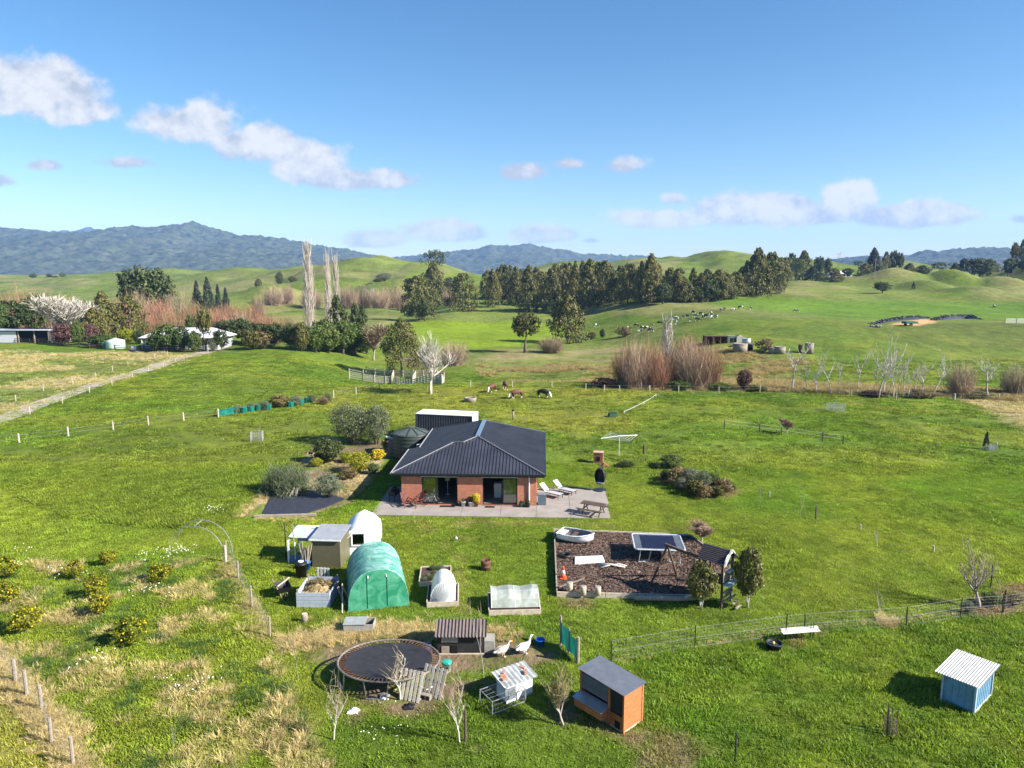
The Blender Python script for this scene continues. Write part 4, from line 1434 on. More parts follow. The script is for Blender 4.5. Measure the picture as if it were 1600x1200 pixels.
fr = [(1226, 0, 402, 26, 480), (1246, 0, 408, 24, 470), (1255, 0, 391, 30, 520), (1236, 0, 393, 20, 540), (1280, 0, 398, 18, 560), (1293, 0, 402, 14, 560), (1270, 0, 416, 28, 480), (1300, 0, 418, 26, 470), (1283, 0, 426, 22, 450), (1308, 0, 424, 26, 440), (1325, 0, 418, 20, 480),
      (1341, 0, 407, 16, 560), (1364, 0, 387, 28, 520), (1383, 0, 393, 13, 520), (1395, 0, 390, 20, 525), (1405, 0, 393, 13, 520), (1352, 0, 411, 30, 500), (1372, 0, 412, 20, 490), (1421, 0, 411, 28, 520), (1441, 0, 413, 24, 520), (1468, 0, 409, 34, 500), (1505, 0, 404, 40, 480), (1530, 0, 401, 46, 485),
      (1548, 0, 407, 30, 490), (1492, 0, 410, 24, 480), (1582, 0, 377, 13, 440), (1594, 0, 374, 18, 442), (1606, 0, 380, 20, 440), (1576, 0, 402, 20, 430), (1598, 0, 405, 20, 425)]
row(['conifer2', 'round0', 'umbrella', 'conifer3', 'cypress0', 'round1', 'conifer4', 'round2', 'open'], 'ridge_tree', 'tree', 'trees on the far right ridge', '%s tree from the left along the far right ridge', fr)
T('round1', 'hill_tree', 'dark bush alone on the slope below the far right mounds', 'tree', 1378, 458, 439, 28)
T('cypress0', 'hill_tree', 'tiny dark conifer on the side of the right mound', 'tree', 1427, 452, 440, 6)

# garden bed left of the house
for k, lab, px, b, t, w_ in (('sh_olive', 'huge rounded grey-olive shrub left of the water tank', 548, 692, 627, 74), ('sh_olive', 'right half of the grey-olive shrubbery nearest the tank', 588, 694, 628, 56),
                             ('sh_dark', 'glossy dark green shrub in front of the olive shrubs', 512, 722, 683, 54), ('sh_yel', 'lime-yellow shrub in front of the olive shrubs', 562, 738, 703, 42),
                             ('sh_gold', 'golden-flowered shrub beside the lime-yellow one', 592, 718, 700, 24), ('sh_yel', 'small yellow-green plant at the foot of the dark shrub', 495, 729, 714, 20),
                             ('sh_spike0', 'large spiky grey-green bush behind the weed mat', 448, 768, 720, 70), ('sh_grey', 'low grey shrub right of the weed mat', 513, 776, 738, 48),
                             ('sh_brown', 'bronze plant behind the golden flowers near the tank', 607, 704, 682, 24), ('sh_brown', 'reddish low plant in the middle of the garden bed', 545, 748, 730, 34), ('sh_mid', 'small green plant at the edge of the bed by the house shadow', 583, 740, 722, 20),
                             ('sh_yel', 'spreading yellowish groundcover behind the lime shrub', 542, 722, 705, 26)):
    T(k, 'garden_shrub', lab, 'shrub', px, b, t, w_)
# shelter row with green guards
for i, (px, b, t, w_) in enumerate([(370, 646, 632, 14), (393, 642, 628, 16), (412, 640, 624, 20), (437, 636, 615, 34), (462, 634, 617, 22), (488, 629, 616, 16), (512, 628, 610, 12), (505, 632, 619, 22)]):
    T(['sh_grey', 'sh_olive', 'sh_spike1', 'sh_brown'][i % 4], 'young_shrub', f'{nth(i)} young shrub in the row with green plastic guards', 'shrub', px, b, t, w_, 'guarded young shrubs')
# island bed right of the house
isl = [('sh_dark', 1042, 750, 733, 26), ('sh_brown', 1060, 758, 727, 40), ('sh_grey', 1078, 760, 730, 40), ('sh_olive', 1098, 768, 733, 34), ('sh_mid', 1110, 766, 737, 34), ('sh_brown', 1130, 772, 745, 34), ('sh_con', 1085, 774, 748, 34), ('sh_brown', 1100, 778, 756, 30), ('sh_mid', 1140, 768, 752, 22), ('sh_grey', 1065, 766, 745, 24), ('sh_con', 1120, 776, 758, 26)]
for i, (k, px, b, t, w_) in enumerate(sorted(isl, key=lambda q: q[1])):
    T(k, 'island_shrub', f'{nth(i)} shrub from the left in the island bed right of the house', 'shrub', px, b, t, w_, 'island bed shrubs')
T('sh_mid', 'island_shrub', 'leafy green bush behind the island bed', 'shrub', 1049, 730, 709, 40)
T('sh_dark', 'island_shrub', 'low dark bush left of the leafy bush behind the island bed', 'shrub', 1028, 732, 722, 18)
T('sh_dark', 'low_hedge', 'low dark plants in the short strip bed by the brick fireplace', 'shrub', 978, 729, 720, 30)
T('bare_rust', 'paddock_shrub', 'small dark leafless shrub by the short fence in the right paddock', 'shrub', 1229, 678, 653, 20)
T('cypress1', 'young_tree', 'thin young evergreen tree in the right paddock', 'tree', 1540, 702, 674, 10)
T('sapling1', 'sapling', 'leafless sapling beside the dark stake on the lawn edge', 'tree', 1250, 812, 757, 22)
T('sapling0', 'sapling', 'short leafless sapling with a T-shaped top on the right lawn', 'tree', 1371, 855, 822, 18)
T('sapling1', 'sapling', 'leafless sapling inside the wire guard on the left meadow', 'tree', 404, 687, 660, 14)
T('fruit_bare', 'bare_tree', 'spreading leafless fruit tree at the right edge garden', 'tree', 1530, 949, 836, 76)
T('sapling0', 'sapling', 'pale leafless sapling by the fence and straw clump', 'tree', 1371, 974, 908, 20)
T('bare_rust', 'bare_shrub', 'reddish leafless shrub behind the play fort', 'shrub', 1096, 848, 815, 36)
T('camellia', 'shrub_tree', 'glossy speckled shrub in front of the play fort', 'tree', 1095, 952, 874, 56)
T('camellia', 'shrub_tree', 'taller glossy speckled shrub right of the play fort', 'tree', 1168, 950, 850, 50)
T('sh_mid', 'garden_plant', 'leafy clump under the bare fruit tree at the right edge', 'plant', 1550, 945, 925, 34)
T('sh_grey', 'garden_plant', 'grey clump at the corner of the right edge garden', 'plant', 1512, 958, 938, 20)
T('sh_brown', 'garden_plant', 'brown clump at the right end of the edge garden', 'plant', 1585, 945, 925, 30)
# orchard citrus
cit = [(8, 905, 867, 46), (118, 905, 872, 30), (168, 884, 857, 30), (250, 910, 880, 40), (12, 948, 905, 40), (150, 935, 893, 36), (158, 962, 922, 40), (40, 988, 945, 54), (205, 1008, 960, 56), (262, 898, 885, 16)]
row(['citrus0', 'citrus1', 'citrus2'], 'citrus_tree', 'tree', 'citrus trees in the rough orchard', '%s citrus tree counted from the left in the rough orchard', cit)
# saplings among the coops
for k, lab, px, b, t, w_ in (('sapling2', 'leafless fruit tree standing in front of the round trampoline', 625, 1093, 1000, 58), ('sapling2', 'leafless multi-stemmed tree left of the trampoline at the front', 521, 1156, 1040, 44),
                             ('sapling1', 'pale slim sapling on the left of the trampoline yard', 466, 1062, 968, 22), ('sapling1', 'pale leafless sapling right of the black hen house', 756, 1062, 925, 44),
                             ('sapling2', 'leafless sapling with a dark stake in front of the hutch', 718, 1160, 1030, 46), ('bushy', 'bushy budding tree left of the cedar coop', 880, 1133, 1030, 58),
                             ('sapling1', 'thin leafless whip in the front left orchard', 272, 1200, 1100, 18)):
    T(k, 'fruit_sapling', lab, 'tree', px, b, t, w_)

# ------------------------------------------------------------------ the brick house
def brick_material():
    m = bpy.data.materials.new('red_brick')
    m.use_nodes = True
    t = m.node_tree
    bs = t.nodes['Principled BSDF']
    tc = N(t, 'ShaderNodeTexCoord')
    sp = N(t, 'ShaderNodeSeparateXYZ')
    L(t, tc.outputs['Object'], sp.inputs[0])
    cb = N(t, 'ShaderNodeCombineXYZ')
    L(t, mth(t, 'ADD', sp.outputs[0], sp.outputs[1]), cb.inputs[0])
    L(t, sp.outputs[2], cb.inputs[1])
    b = N(t, 'ShaderNodeTexBrick')
    b.inputs['Scale'].default_value = 1
    b.inputs['Brick Width'].default_value = .23
    b.inputs['Row Height'].default_value = .086
    b.inputs['Mortar Size'].default_value = .008
    b.inputs['Color1'].default_value = (.46, .165, .092, 1)
    b.inputs['Color2'].default_value = (.37, .122, .068, 1)
    b.inputs['Mortar'].default_value = (.30, .19, .14, 1)
    L(t, cb.outputs[0], b.inputs['Vector'])
    n = N(t, 'ShaderNodeTexNoise')
    n.inputs['Scale'].default_value = 1.3
    L(t, tc.outputs['Object'], n.inputs['Vector'])
    hs = N(t, 'ShaderNodeHueSaturation')
    L(t, mth(t, 'ADD', .75, mth(t, 'MULTIPLY', n.outputs['Fac'], .5)), hs.inputs['Value'])
    L(t, b.outputs['Color'], hs.inputs['Color'])
    L(t, hs.outputs[0], bs.inputs['Base Color'])
    bs.inputs['Roughness'].default_value = .85
    bp = N(t, 'ShaderNodeBump')
    bp.inputs['Strength'].default_value = .6
    bp.inputs['Distance'].default_value = .01
    bp.invert = True
    L(t, b.outputs['Fac'], bp.inputs['Height'])
    L(t, bp.outputs[0], bs.inputs['Normal'])
    return m


def glass(name='window_glass', tint=(.85, .92, .9)):
    if name in MATS:
        return MATS[name]
    m = bpy.data.materials.new(name)
    m.use_nodes = True
    t = m.node_tree
    t.nodes.clear()
    g = N(t, 'ShaderNodeBsdfGlossy')
    g.inputs['Roughness'].default_value = .02
    tr = N(t, 'ShaderNodeBsdfTransparent')
    tr.inputs[0].default_value = (*tint, 1)
    fr = N(t, 'ShaderNodeFresnel')
    fr.inputs[0].default_value = 1.5
    ms = N(t, 'ShaderNodeMixShader')
    L(t, mth(t, 'ADD', mth(t, 'MULTIPLY', fr.outputs[0], 1.6), .10, clamp=True), ms.inputs[0])
    L(t, tr.outputs[0], ms.inputs[1])
    L(t, g.outputs[0], ms.inputs[2])
    o = N(t, 'ShaderNodeOutputMaterial')
    L(t, ms.outputs[0], o.inputs[0])
    MATS[name] = m
    return m


roofm = mat('dark_metal_roof', (.038, .039, .050), .38, .0, var=.32, scale=.6, spec=.6)
capm = mat('roof_capping', (.10, .105, .125), .35, .2, var=.1, scale=2, spec=.6)
whitem = mat('white_paint', (.72, .72, .70), .5, var=.06, scale=3)
offw = mat('off_white_paint', (.60, .58, .53), .6, var=.12, scale=3)
darkfr = mat('dark_aluminium', (.02, .022, .025), .4, .3, var=.1)
conc = mat('concrete', (.255, .225, .20), .9, var=.16, scale=.9, bump=.15, bscale=20)
conc2 = mat('old_concrete', (.24, .205, .165), .9, var=.3, scale=3, bump=.3)
darkin = mat('dark_interior', (.045, .038, .032), .9)
floorm = mat('pale_floor', (.34, .26, .18), .7)
galv = mat('galvanised_iron', (.40, .41, .42), .42, .55, var=.2, scale=3, spec=.5)
greyroof = mat('grey_roofing', (.30, .31, .33), .5, .2, var=.15, scale=3)
timber = mat('weathered_timber', (.27, .225, .18), .9, var=.35, scale=5, stretch=(1, 1, 6), bump=.3)
paletim = mat('pale_timber', (.45, .38, .29), .85, var=.25, scale=5, bump=.2)
darktim = mat('dark_stained_timber', (.085, .058, .042), .8, var=.3, scale=6, bump=.2)
blackm = mat('black_plastic', (.012, .012, .013), .5, var=.2)
blackmat = mat('black_mesh_fabric', (.022, .022, .026), .75, var=.35, scale=2.5)
steel = mat('steel_tube', (.42, .43, .44), .35, .8, var=.1)
rust = mat('rusty_steel', (.10, .045, .025), .85, var=.4, scale=8, bump=.3)
brickm = brick_material()


def ribs(mb, tri, axis, sp, h=.035, wd=.05):
    """raised ribs on a triangle, running along 'axis' (0=x, 1=y), spaced sp"""
    P = [Vector(p) for p in tri]
    o = 1 - axis
    lo, hi = min(p[o] for p in P), max(p[o] for p in P)
    k = math.ceil(lo / sp)
    while k * sp < hi:
        c = k * sp
        hit = []
        for i in range(3):
            a, b = P[i], P[(i + 1) % 3]
            if (a[o] - c) * (b[o] - c) < 0:
                hit.append(a.lerp(b, (c - a[o]) / (b[o] - a[o])))
        if len(hit) == 2 and (hit[0] - hit[1]).length > .15:
            nrm = (P[1] - P[0]).cross(P[2] - P[0]).normalized()
            if nrm.z < 0:
                nrm = -nrm
            mb.bar(hit[0] + nrm * .012, hit[1] + nrm * .012, wd, h, nrm)
        k += 1


def build_house():
    H = thing('brick_house', 'single-storey red brick house with a dark ribbed metal hip roof', 'house', (-8.15, 50.6, 0), R(-2.5))
    z1 = 2.42
    # walls
    for (x0, x1, y0, y1, za, zb) in ((0, 1.5, 0, .2, .08, z1), (4.15, 6.0, 0, .2, .08, z1), (8.55, 9.95, 0, .2, .08, z1),
                                     (9.75, 9.95, .2, 13.2, .08, z1), (0, .2, .2, 6.4, .08, z1), (.2, .75, 6.2, 6.4, .08, z1),
                                     (.75, .95, 6.4, 14.3, .08, z1), (.95, 9.75, 13.0, 13.2, .08, z1)):
        MB().box(((x0 + x1) / 2, (y0 + y1) / 2, (za + zb) / 2), (x1 - x0, y1 - y0, zb - za)).build('wall', brickm, H)
    MB().box((4.975, .14, .04), (9.99, .32, .08)).build('foundation', conc, H)
    # interior shell
    MB().box((4.97, 6.6, .05), (9.5, 12.7, .06)).build('floor', floorm, H)
    MB().box((4.97, 4.6, 1.25), (9.5, .1, 2.3)).build('partition', darkin, H)
    MB().box((5.1, 2.4, 1.25), (.1, 4.3, 2.3)).build('partition', darkin, H)
    MB().poly([(-.62, -.19, 2.405), (10.46, -.19, 2.405), (10.46, 13.7, 2.405), (.14, 14.8, 2.405), (.14, 7.5, 2.405), (-.62, 6.9, 2.405)]).build('soffit', darkfr, H)
    # sliding doors
    for (a, b, side) in ((1.5, 4.15, 0), (6.0, 8.55, 1)):
        fr = MB()
        fr.box(((a + b) / 2, .08, 2.13), (b - a, .1, .07)).box(((a + b) / 2, .08, .11), (b - a, .12, .05))
        for xx in (a + .03, b - .03):
            fr.box((xx, .08, 1.12), (.06, .1, 2.0))
        D = fr.build('sliding_door', darkfr, H)
        g0, g1 = (a + .06, a + 1.05) if side == 0 else (b - 1.05, b - .06)
        for k in range(2 if side == 0 else 1):
            oy = .10 + k * .05
            s_ = MB()
            ex = .12 * k
            s_.box((g0 + ex, oy, 1.12), (.06, .04, 1.96)).box((g1 + ex, oy, 1.12), (.06, .04, 1.96)).box(((g0 + g1) / 2 + ex, oy, .18), (g1 - g0, .04, .09)).box(((g0 + g1) / 2 + ex, oy, 2.05), (g1 - g0, .04, .08))
            s_.build('sash', darkfr, D)
            MB().box(((g0 + g1) / 2 + ex, oy, 1.12), (g1 - g0 - .06, .008, 1.8)).build('pane', glass(), D)
        MB().box(((g0 + g1) / 2 + .35 * (1 if side == 0 else -1), .06, 1.1), (.03, .04, .25)).build('handle', steel, D)
        MB().box(((a + b) / 2, .1, 2.28), (b - a, .2, .24)).build('lintel', brickm, H)
        MB().box(((a + b) / 2, -.06, 2.22), (b - a + .08, .12, .10)).build('blind_box', offw, H)
        MB().box(((a + b) / 2, -.10, .05), (b - a, .22, .07)).build('door_step', mat('step_tile', (.30, .12, .08), .7), H)
    # side window on the right wall and left wall
    for (x, y0, y1) in ((9.96, 3, 4.6), (9.96, 8, 9.6), (-.01, 2.0, 3.4)):
        wdw = MB().box((x, (y0 + y1) / 2, 1.5), (.06, y1 - y0, 1.2)).build('window', darkfr, H)
        MB().box((x + (.035 if x > 1 else -.035), (y0 + y1) / 2, 1.5), (.01, y1 - y0 - .12, 1.08)).build('pane', glass('dark_glass', (.05, .06, .07)), wdw)
    # roof planes
    E, Zr = 2.44, 4.16
    A, B, BRc, BL = (-.66, -.22, E), (10.52, -.22, E), (10.52, 13.75, E), (.12, 14.9, E)
    S1, S2, P, Q = (-.66, 6.9, E), (.12, 7.5, E), (5.24, 4.53, Zr), (5.28, 10.65, Zr)
    K1, K2 = (3.45, 3.62, 3.86), (4.2, 3.64, 3.87)
    for nm, tris, ax in (('roof_plane', [(A, B, P), (A, P, K2), (A, K2, K1)], 1), ('roof_plane', [(B, BRc, Q), (B, Q, P)], 0),
                         ('roof_plane', [(S1, A, K1), (S1, K1, S2), (S2, K1, K2), (S2, K2, P), (S2, P, Q), (S2, Q, BL)], 0), ('roof_plane', [(BRc, BL, Q)], 1)):
        mb = MB()
        for t in tris:
            mb.add(t, [(0, 1, 2)])
        ro = mb.build(nm, roofm, H)
        rb = MB()
        for t in tris:
            ribs(rb, t, ax, .25, .075, .075)
        ro2 = rb.build('roof_rib', roofm, ro)
        tag(ro2, kind='stuff')

    def cap(a, b, m_, wd=.16, th=.05, dz=.05):
        MB().bar(Vector(a) + Vector((0, 0, dz)), Vector(b) + Vector((0, 0, dz)), wd, th).build('ridge_capping', m_, H)
    lightcap = mat('sunlit_capping', (.27, .27, .29), .4, .2, var=.15, scale=4)  # sunlit highlight on the left hips put into the capping colour
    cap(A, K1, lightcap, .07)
    cap(K1, K2, capm, .12)
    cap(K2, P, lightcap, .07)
    cap(B, P, capm, .14)
    cap(P, Q, mat('ridge_cap_sheen', (.20, .26, .34), .3, .4, var=.1), .34, .05, .05)  # bright blue-grey sheen of the main ridge painted as cap colour
    cap(Q, BRc, capm, .14)
    cap(Q, BL, capm, .14)
    palegut = mat('sunlit_gutter', (.36, .35, .35), .5, var=.1)  # paler colour paints sunlight on the left-hand gutters
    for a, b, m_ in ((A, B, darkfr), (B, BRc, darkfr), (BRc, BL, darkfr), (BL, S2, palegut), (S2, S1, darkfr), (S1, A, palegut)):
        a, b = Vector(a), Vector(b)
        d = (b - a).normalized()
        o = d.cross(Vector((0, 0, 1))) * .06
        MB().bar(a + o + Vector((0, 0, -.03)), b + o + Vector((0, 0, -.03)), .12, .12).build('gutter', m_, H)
        MB().bar(a + Vector((0, 0, -.12)), b + Vector((0, 0, -.12)), .03, .16).build('fascia', darkfr, H)
    MB().tube([(9.42, -.28, 2.4), (9.42, -.08, 2.2), (9.42, -.05, .1)], .045, 8).build('downpipe', whitem, H)
    MB().tube([(.16, 9.4, 2.3), (-.5, 9.5, 2.2), (-.55, 9.6, 1.6)], .05, 8).build('downpipe', whitem, H)
    return H


build_house()
Hm = Matrix.Translation((-8.15, 50.6, 0)) @ Matrix.Rotation(R(-2.5), 4, 'Z')


def hp(x, y, z=0):
    v = Hm @ Vector((x, y, z))
    return v


# furniture seen through the doors
t = thing('cabinet', 'white tall cabinet standing inside the right-hand open doors', 'cabinet', hp(7.0, 1.9, .08), R(-2.5))
MB().box((0, 0, .55), (.55, .45, 1.1)).build('carcass', whitem, t)
MB().box((0, -.235, .3), (.5, .02, .5)).build('door', offw, t)
MB().box((0, -.235, .83), (.5, .02, .48)).build('door', offw, t)
t = thing('armchair', 'cream armchair just inside the right-hand open doors', 'chair', hp(7.55, 2.6, .08), R(20))
MB().box((0, 0, .25), (.75, .75, .34)).build('seat', offw, t)
MB().box((0, .33, .62), (.75, .16, .7)).build('backrest', offw, t)
for s_ in (-1, 1):
    MB().box((s_ * .4, 0, .4), (.14, .75, .5)).build('armrest', offw, t)
t = thing('floor_lamp', 'slim white lamp inside the left-hand open doors', 'lamp', hp(3.1, 2.3, .08))
MB().lathe([(.16, 0), (.16, .03), (.02, .04), (.02, 1.2)], 10).build('stand', whitem, t)
MB().lathe([(.2, 1.15), (.12, 1.5)], 12).build('lamp_shade', offw, t)

# patio of concrete panels
pt = thing('patio', 'pale concrete patio wrapped round the front of the brick house', 'patio', (0, 0, 0))
tag(pt, kind='structure')
g_ = .012


def panel(x0, x1, y0, y1):
    MB().slab([tuple(hp(a, b, .05)) for a, b in ((x0 + g_, y0 + g_), (x1 - g_, y0 + g_), (x1 - g_, y1 - g_), (x0 + g_, y1 - g_))], .12).build('slab', conc, pt)


for x0, x1, y0, y1 in ((-1.75, 1.2, -2.45, 0), (1.2, 4.6, -2.45, 0), (4.6, 7.4, -2.45, 0), (7.4, 9.95, -2.45, 0), (9.95, 12.4, -2.45, .6), (12.4, 15.15, -2.45, .6), (9.95, 12.4, .6, 4.3), (12.4, 15.3, .6, 4.3), (-1.75, 0, 0, 4.2)):
    panel(x0, x1, y0, y1)


def yaw(px1, py1, px2, py2):
    a, b = at(px1, py1), at(px2, py2)
    return math.atan2(b.y - a.y, b.x - a.x)


# patio furniture -------------------------------------------------
def picnic(p, rz):
    t = thing('picnic_table', 'weathered timber picnic table with attached benches on the patio', 'table', p, rz)
    for i in range(5):
        MB().box((0, -.3 + .15 * i, .74), (1.75, .13, .04)).build('table_board', darktim, t)
    for s_ in (-1, 1):
        for k in range(2):
            MB().box((0, s_ * (.62 + .14 * k), .44), (1.75, .12, .04)).build('bench_board', darktim, t)
        x = s_ * .62
        MB().bar((x, -.1, .72), (x, -.55, 0), .07, .05).bar((x, .1, .72), (x, .55, 0), .07, .05).bar((x, -.78, .4), (x, .78, .4), .09, .05).build('trestle', darktim, t)
    return t


picnic(hp(14.0, -1.55, .05), R(-28))


def lounger(p, rz, lab):
    t = thing('sun_lounger', lab, 'sun lounger', p, rz, 'sun loungers on the patio')
    fab = mat('lounger_sling', (.36, .36, .38), .8, var=.08)
    f = MB()
    for s_ in (-1, 1):
        f.bar((s_ * .32, -.95, .32), (s_ * .32, .35, .32), .04, .04)
    f.bar((-.32, -.95, .32), (.32, -.95, .32), .04, .04)
    f.build('frame', darkfr, t)
    MB().box((0, -.3, .345), (.58, 1.3, .02)).build('seat_sling', fab, t)
    MB().bar((0, .35, .345), (0, .92, .88), .58, .02).build('back_sling', fab, t)
    for x in (-.3, .3):
        for y in (-.85, .3):
            MB().box((x, y, .155), (.035, .035, .31)).build('leg', darkfr, t)
        MB().bar((x * 1.1, -.1, .5), (x * 1.1, .45, .52), .05, .03).build('armrest', darkfr, t)


lounger(hp(11.05, 2.3, .05), R(52), 'nearer grey sling sun lounger beside the brick wall')
lounger(hp(12.1, 3.2, .05), R(52), 'farther grey sling sun lounger at the back of the patio')

t = thing('egg_chair', 'black wicker hanging egg chair on a stand at the patio corner', 'chair', hp(14.9, 4.0, .05), R(-35))
MB().lathe([(.5, 0), (.52, .03), (.5, .06), (.05, .07)], 20).build('base', darkfr, t)
MB().tube([(0, .45, .05), (0, .6, .7), (0, .5, 1.5), (0, .2, 1.95), (0, 0, 1.98), (0, 0, 1.85)], .03, 8).build('stand_pole', darkfr, t)
bm = MB()
n_, m_ = 18, 12
for i in range(m_ + 1):
    ph = math.pi * i / m_
    for j in range(n_):
        th = 2 * math.pi * j / n_
        bm.v.append((.45 * math.sin(ph) * math.cos(th), .42 * math.sin(ph) * math.sin(th), 1.1 - .72 * math.cos(ph) * (1 if ph > 1.57 else .9)))
for i in range(m_):
    for j in range(n_):
        th = 2 * math.pi * (j + .5) / n_
        if math.sin(th) < -.25 and 2 < i < 10:
            continue
        bm.f.append((i * n_ + j, i * n_ + (j + 1) % n_, (i + 1) * n_ + (j + 1) % n_, (i + 1) * n_ + j))
bm.build('wicker_shell', blackm, t)
MB().lathe([(.05, .52), (.34, .58), (.36, .68), (.1, .72)], 14).build('cushion', mat('grey_cushion', (.14, .14, .17), .9), t)
MB().tube([(0, 0, 1.8), (0, 0, 2.1)], .015, 6).build('hanging_chain', steel, t)

t = thing('storage_box', 'grey plastic storage box at the right front corner of the house', 'box', hp(10.35, .35, .05), R(-2.5))
MB().box((0, 0, .38), (.62, .5, .76)).build('bin_body', mat('slate_plastic', (.10, .13, .16), .55), t)
MB().box((0, 0, .79), (.66, .54, .06)).build('lid', mat('slate_plastic_lid', (.14, .17, .20), .5), t)

potc = [mat('white_glaze', (.55, .53, .52), .4), mat('terracotta', (.22, .09, .055), .7), mat('green_glaze', (.05, .13, .09), .4), mat('black_pot', (.02, .02, .022), .5)]


def pot(p, r, h, pm, key, lab, ph, pw):
    t = thing('potted_plant', lab, 'potted plant', p)
    MB().lathe([(r * .7, 0), (r, h * .9), (r * 1.08, h * .9), (r * 1.08, h), (r * .85, h), (r * .8, h * .85)], 14).build('pot', pm, t, True)
    for n2, me in PROTO[key].items():
        o = link('plant', me, t, (0, 0, h * .8))
        o.scale = (pw, pw, ph)


for x, key, pm, lab, r, h, ph, pw in ((4.3, 'sh_brown', 3, 'dark low pot plant at the left of the middle pier', .14, .22, .25, .4), (4.6, 'sh_grey', 0, 'white speckled pot left of the tall bronze plant', .2, .38, .35, .35),
                                      (5.15, 'sh_russet', 0, 'white pot with dark leaves in front of the middle brick pier', .2, .36, .55, .5), (5.55, 'sh_gold', 1, 'tall golden-bronze plant in a pot by the middle pier', .18, .3, .85, .75),
                                      (8.85, 'sh_mid', 2, 'green glazed pot by the right brick pier', .18, .3, .25, .3), (9.1, 'sh_brown', 3, 'black pot in the middle of the three at the right pier', .17, .26, .3, .35), (9.32, 'sh_mid', 3, 'black pot nearest the white downpipe', .18, .28, .4, .35)):
    pot(hp(x, -.32, .05), r, h, potc[pm], key, lab, ph, pw)
for x0, x1, lab in ((2.9, 4.0, 'dark door mat below the left-hand doors'), (6.2, 6.9, 'dark door mat below the right-hand doors')):
    o = MB().box((0, 0, .012), (x1 - x0, .3, .024)).build('door_mat', blackm, None, False, hp((x0 + x1) / 2, -.45, .05), R(-2.5))
    tag(o, lab, 'mat')


def garden_chair(p, rz, lab):
    t = thing('garden_chair', lab, 'chair', p, rz, 'maroon slatted garden chairs')
    mar = mat('maroon_timber', (.13, .04, .03), .7)
    for k in range(5):
        MB().box((0, -.25 + .11 * k, .38 - .02 * k), (.52, .09, .025)).build('seat_slat', mar, t)
    for k in range(5):
        MB().bar((-.22 + .11 * k, .22, .3), (-.22 + .11 * k, .55, .95), .08, .02).build('back_slat', mar, t)
    for s_ in (-1, 1):
        MB().bar((s_ * .28, -.3, 0), (s_ * .28, -.3, .56), .05, .05).build('leg', mar, t)
        MB().bar((s_ * .28, .45, 0), (s_ * .28, .1, .45), .05, .05).build('leg', mar, t)
        MB().box((s_ * .3, .0, .57), (.09, .75, .025)).build('armrest', mar, t)


garden_chair(hp(.45, -.55, .05), R(30), 'left maroon slatted garden chair against the brick wall')
garden_chair(hp(1.25, -.55, .05), R(-50), 'right maroon slatted garden chair near the left-hand doors')
t = thing('bicycle', 'small dark bicycle leaning by the left-hand glass door', 'bicycle', hp(1.75, -.2, .05), R(8))
for x in (0, .85):
    MB().tube([(x + .25 * math.cos(a * .3927), 0, .27 + .25 * math.sin(a * .3927)) for a in range(16)], .025, 6, True).build('wheel', blackm, t)
MB().tube([(0, 0, .27), (.25, 0, .6), (.65, 0, .62), (.38, 0, .27), (.25, 0, .6)], .02, 6).tube([(.85, 0, .27), (.68, 0, .72)], .02, 6).build('frame', steel, t)
MB().tube([(.66, -.22, .75), (.68, 0, .72), (.66, .22, .75)], .015, 6).build('handlebar', blackm, t)
MB().box((.22, 0, .68), (.2, .1, .05)).build('saddle', blackm, t)
t = thing('barbecue', 'black covered barbecue in the shade at the left of the house', 'barbecue', hp(-.75, .9, .05), R(80))
MB().box((0, 0, .62), (1.1, .5, .35)).build('firebox', blackm, t)
MB().lathe([(.3, .8), (.28, 1.0), (.1, 1.08)], 12, sy=.8).build('hood', blackm, t)
for x in (-.5, .5):
    for y in (-.2, .2):
        MB().box((x, y, .22), (.05, .05, .45)).build('leg', darkfr, t)

# ------------------------------------------------------------------ container, tank behind the house
pc = up(649, 646, 2.6)
pcr = up(738, 650, 2.6)
ca = math.atan2(pcr.y - pc.y, pcr.x - pc.x)
t = thing('shipping_container', 'dark corrugated shipping container with a white roof behind the house', 'container', (pc.x, pc.y, 0), ca)
navy = mat('navy_container_paint', (.045, .048, .065), .5, var=.3, scale=2)
cwhite = mat('white_container_paint', (.62, .63, .66), .5, var=.08)
Lc, Wc, Hc = 6.06, 2.44, 2.6


def corr_wall(n, L_, h, depth=.05):
    mb = MB()
    pts = []
    for i in range(n):
        x = L_ * i / n
        q = L_ / n
        pts += [(x, 0), (x + q * .32, 0), (x + q * .5, depth), (x + q * .82, depth)]
    pts.append((L_, 0))
    for (x, y) in pts:
        mb.v += [(x, y, .15), (x, y, h - .12)]
    for i in range(len(pts) - 1):
        mb.f.append((2 * i, 2 * i + 2, 2 * i + 3, 2 * i + 1))
    return mb


o = corr_wall(22, Lc - .2, Hc).build('side_wall', navy, t, loc=(.1, .02, 0))
o = corr_wall(22, Lc - .2, Hc).build('side_wall', navy, t, loc=(.1, Wc - .06, 0))
o = corr_wall(8, Wc - .2, Hc).build('end_wall', navy, t, loc=(.06, .1, 0), rz=R(90))
MB().box((Lc - .03, Wc / 2, Hc / 2), (.05, Wc - .2, Hc - .25)).build('door_panel', cwhite, t)
for y in (.5, .9, 1.55, 1.95):
    MB().tube([(Lc + .02, y, .2), (Lc + .02, y, Hc - .2)], .02, 6).build('lock_rod', steel, t)
MB().box((Lc / 2, Wc / 2, Hc - .03), (Lc, Wc, .06)).build('roof', cwhite, t)
MB().box((Lc / 2, Wc / 2, .1), (Lc - .02, Wc - .02, .14)).build('base', navy, t)
for x in (.05, Lc - .05):
    for y in (.05, Wc - .05):
        MB().box((x, y, Hc / 2 - .03), (.12, .12, Hc - .07)).build('corner_post', navy, t)

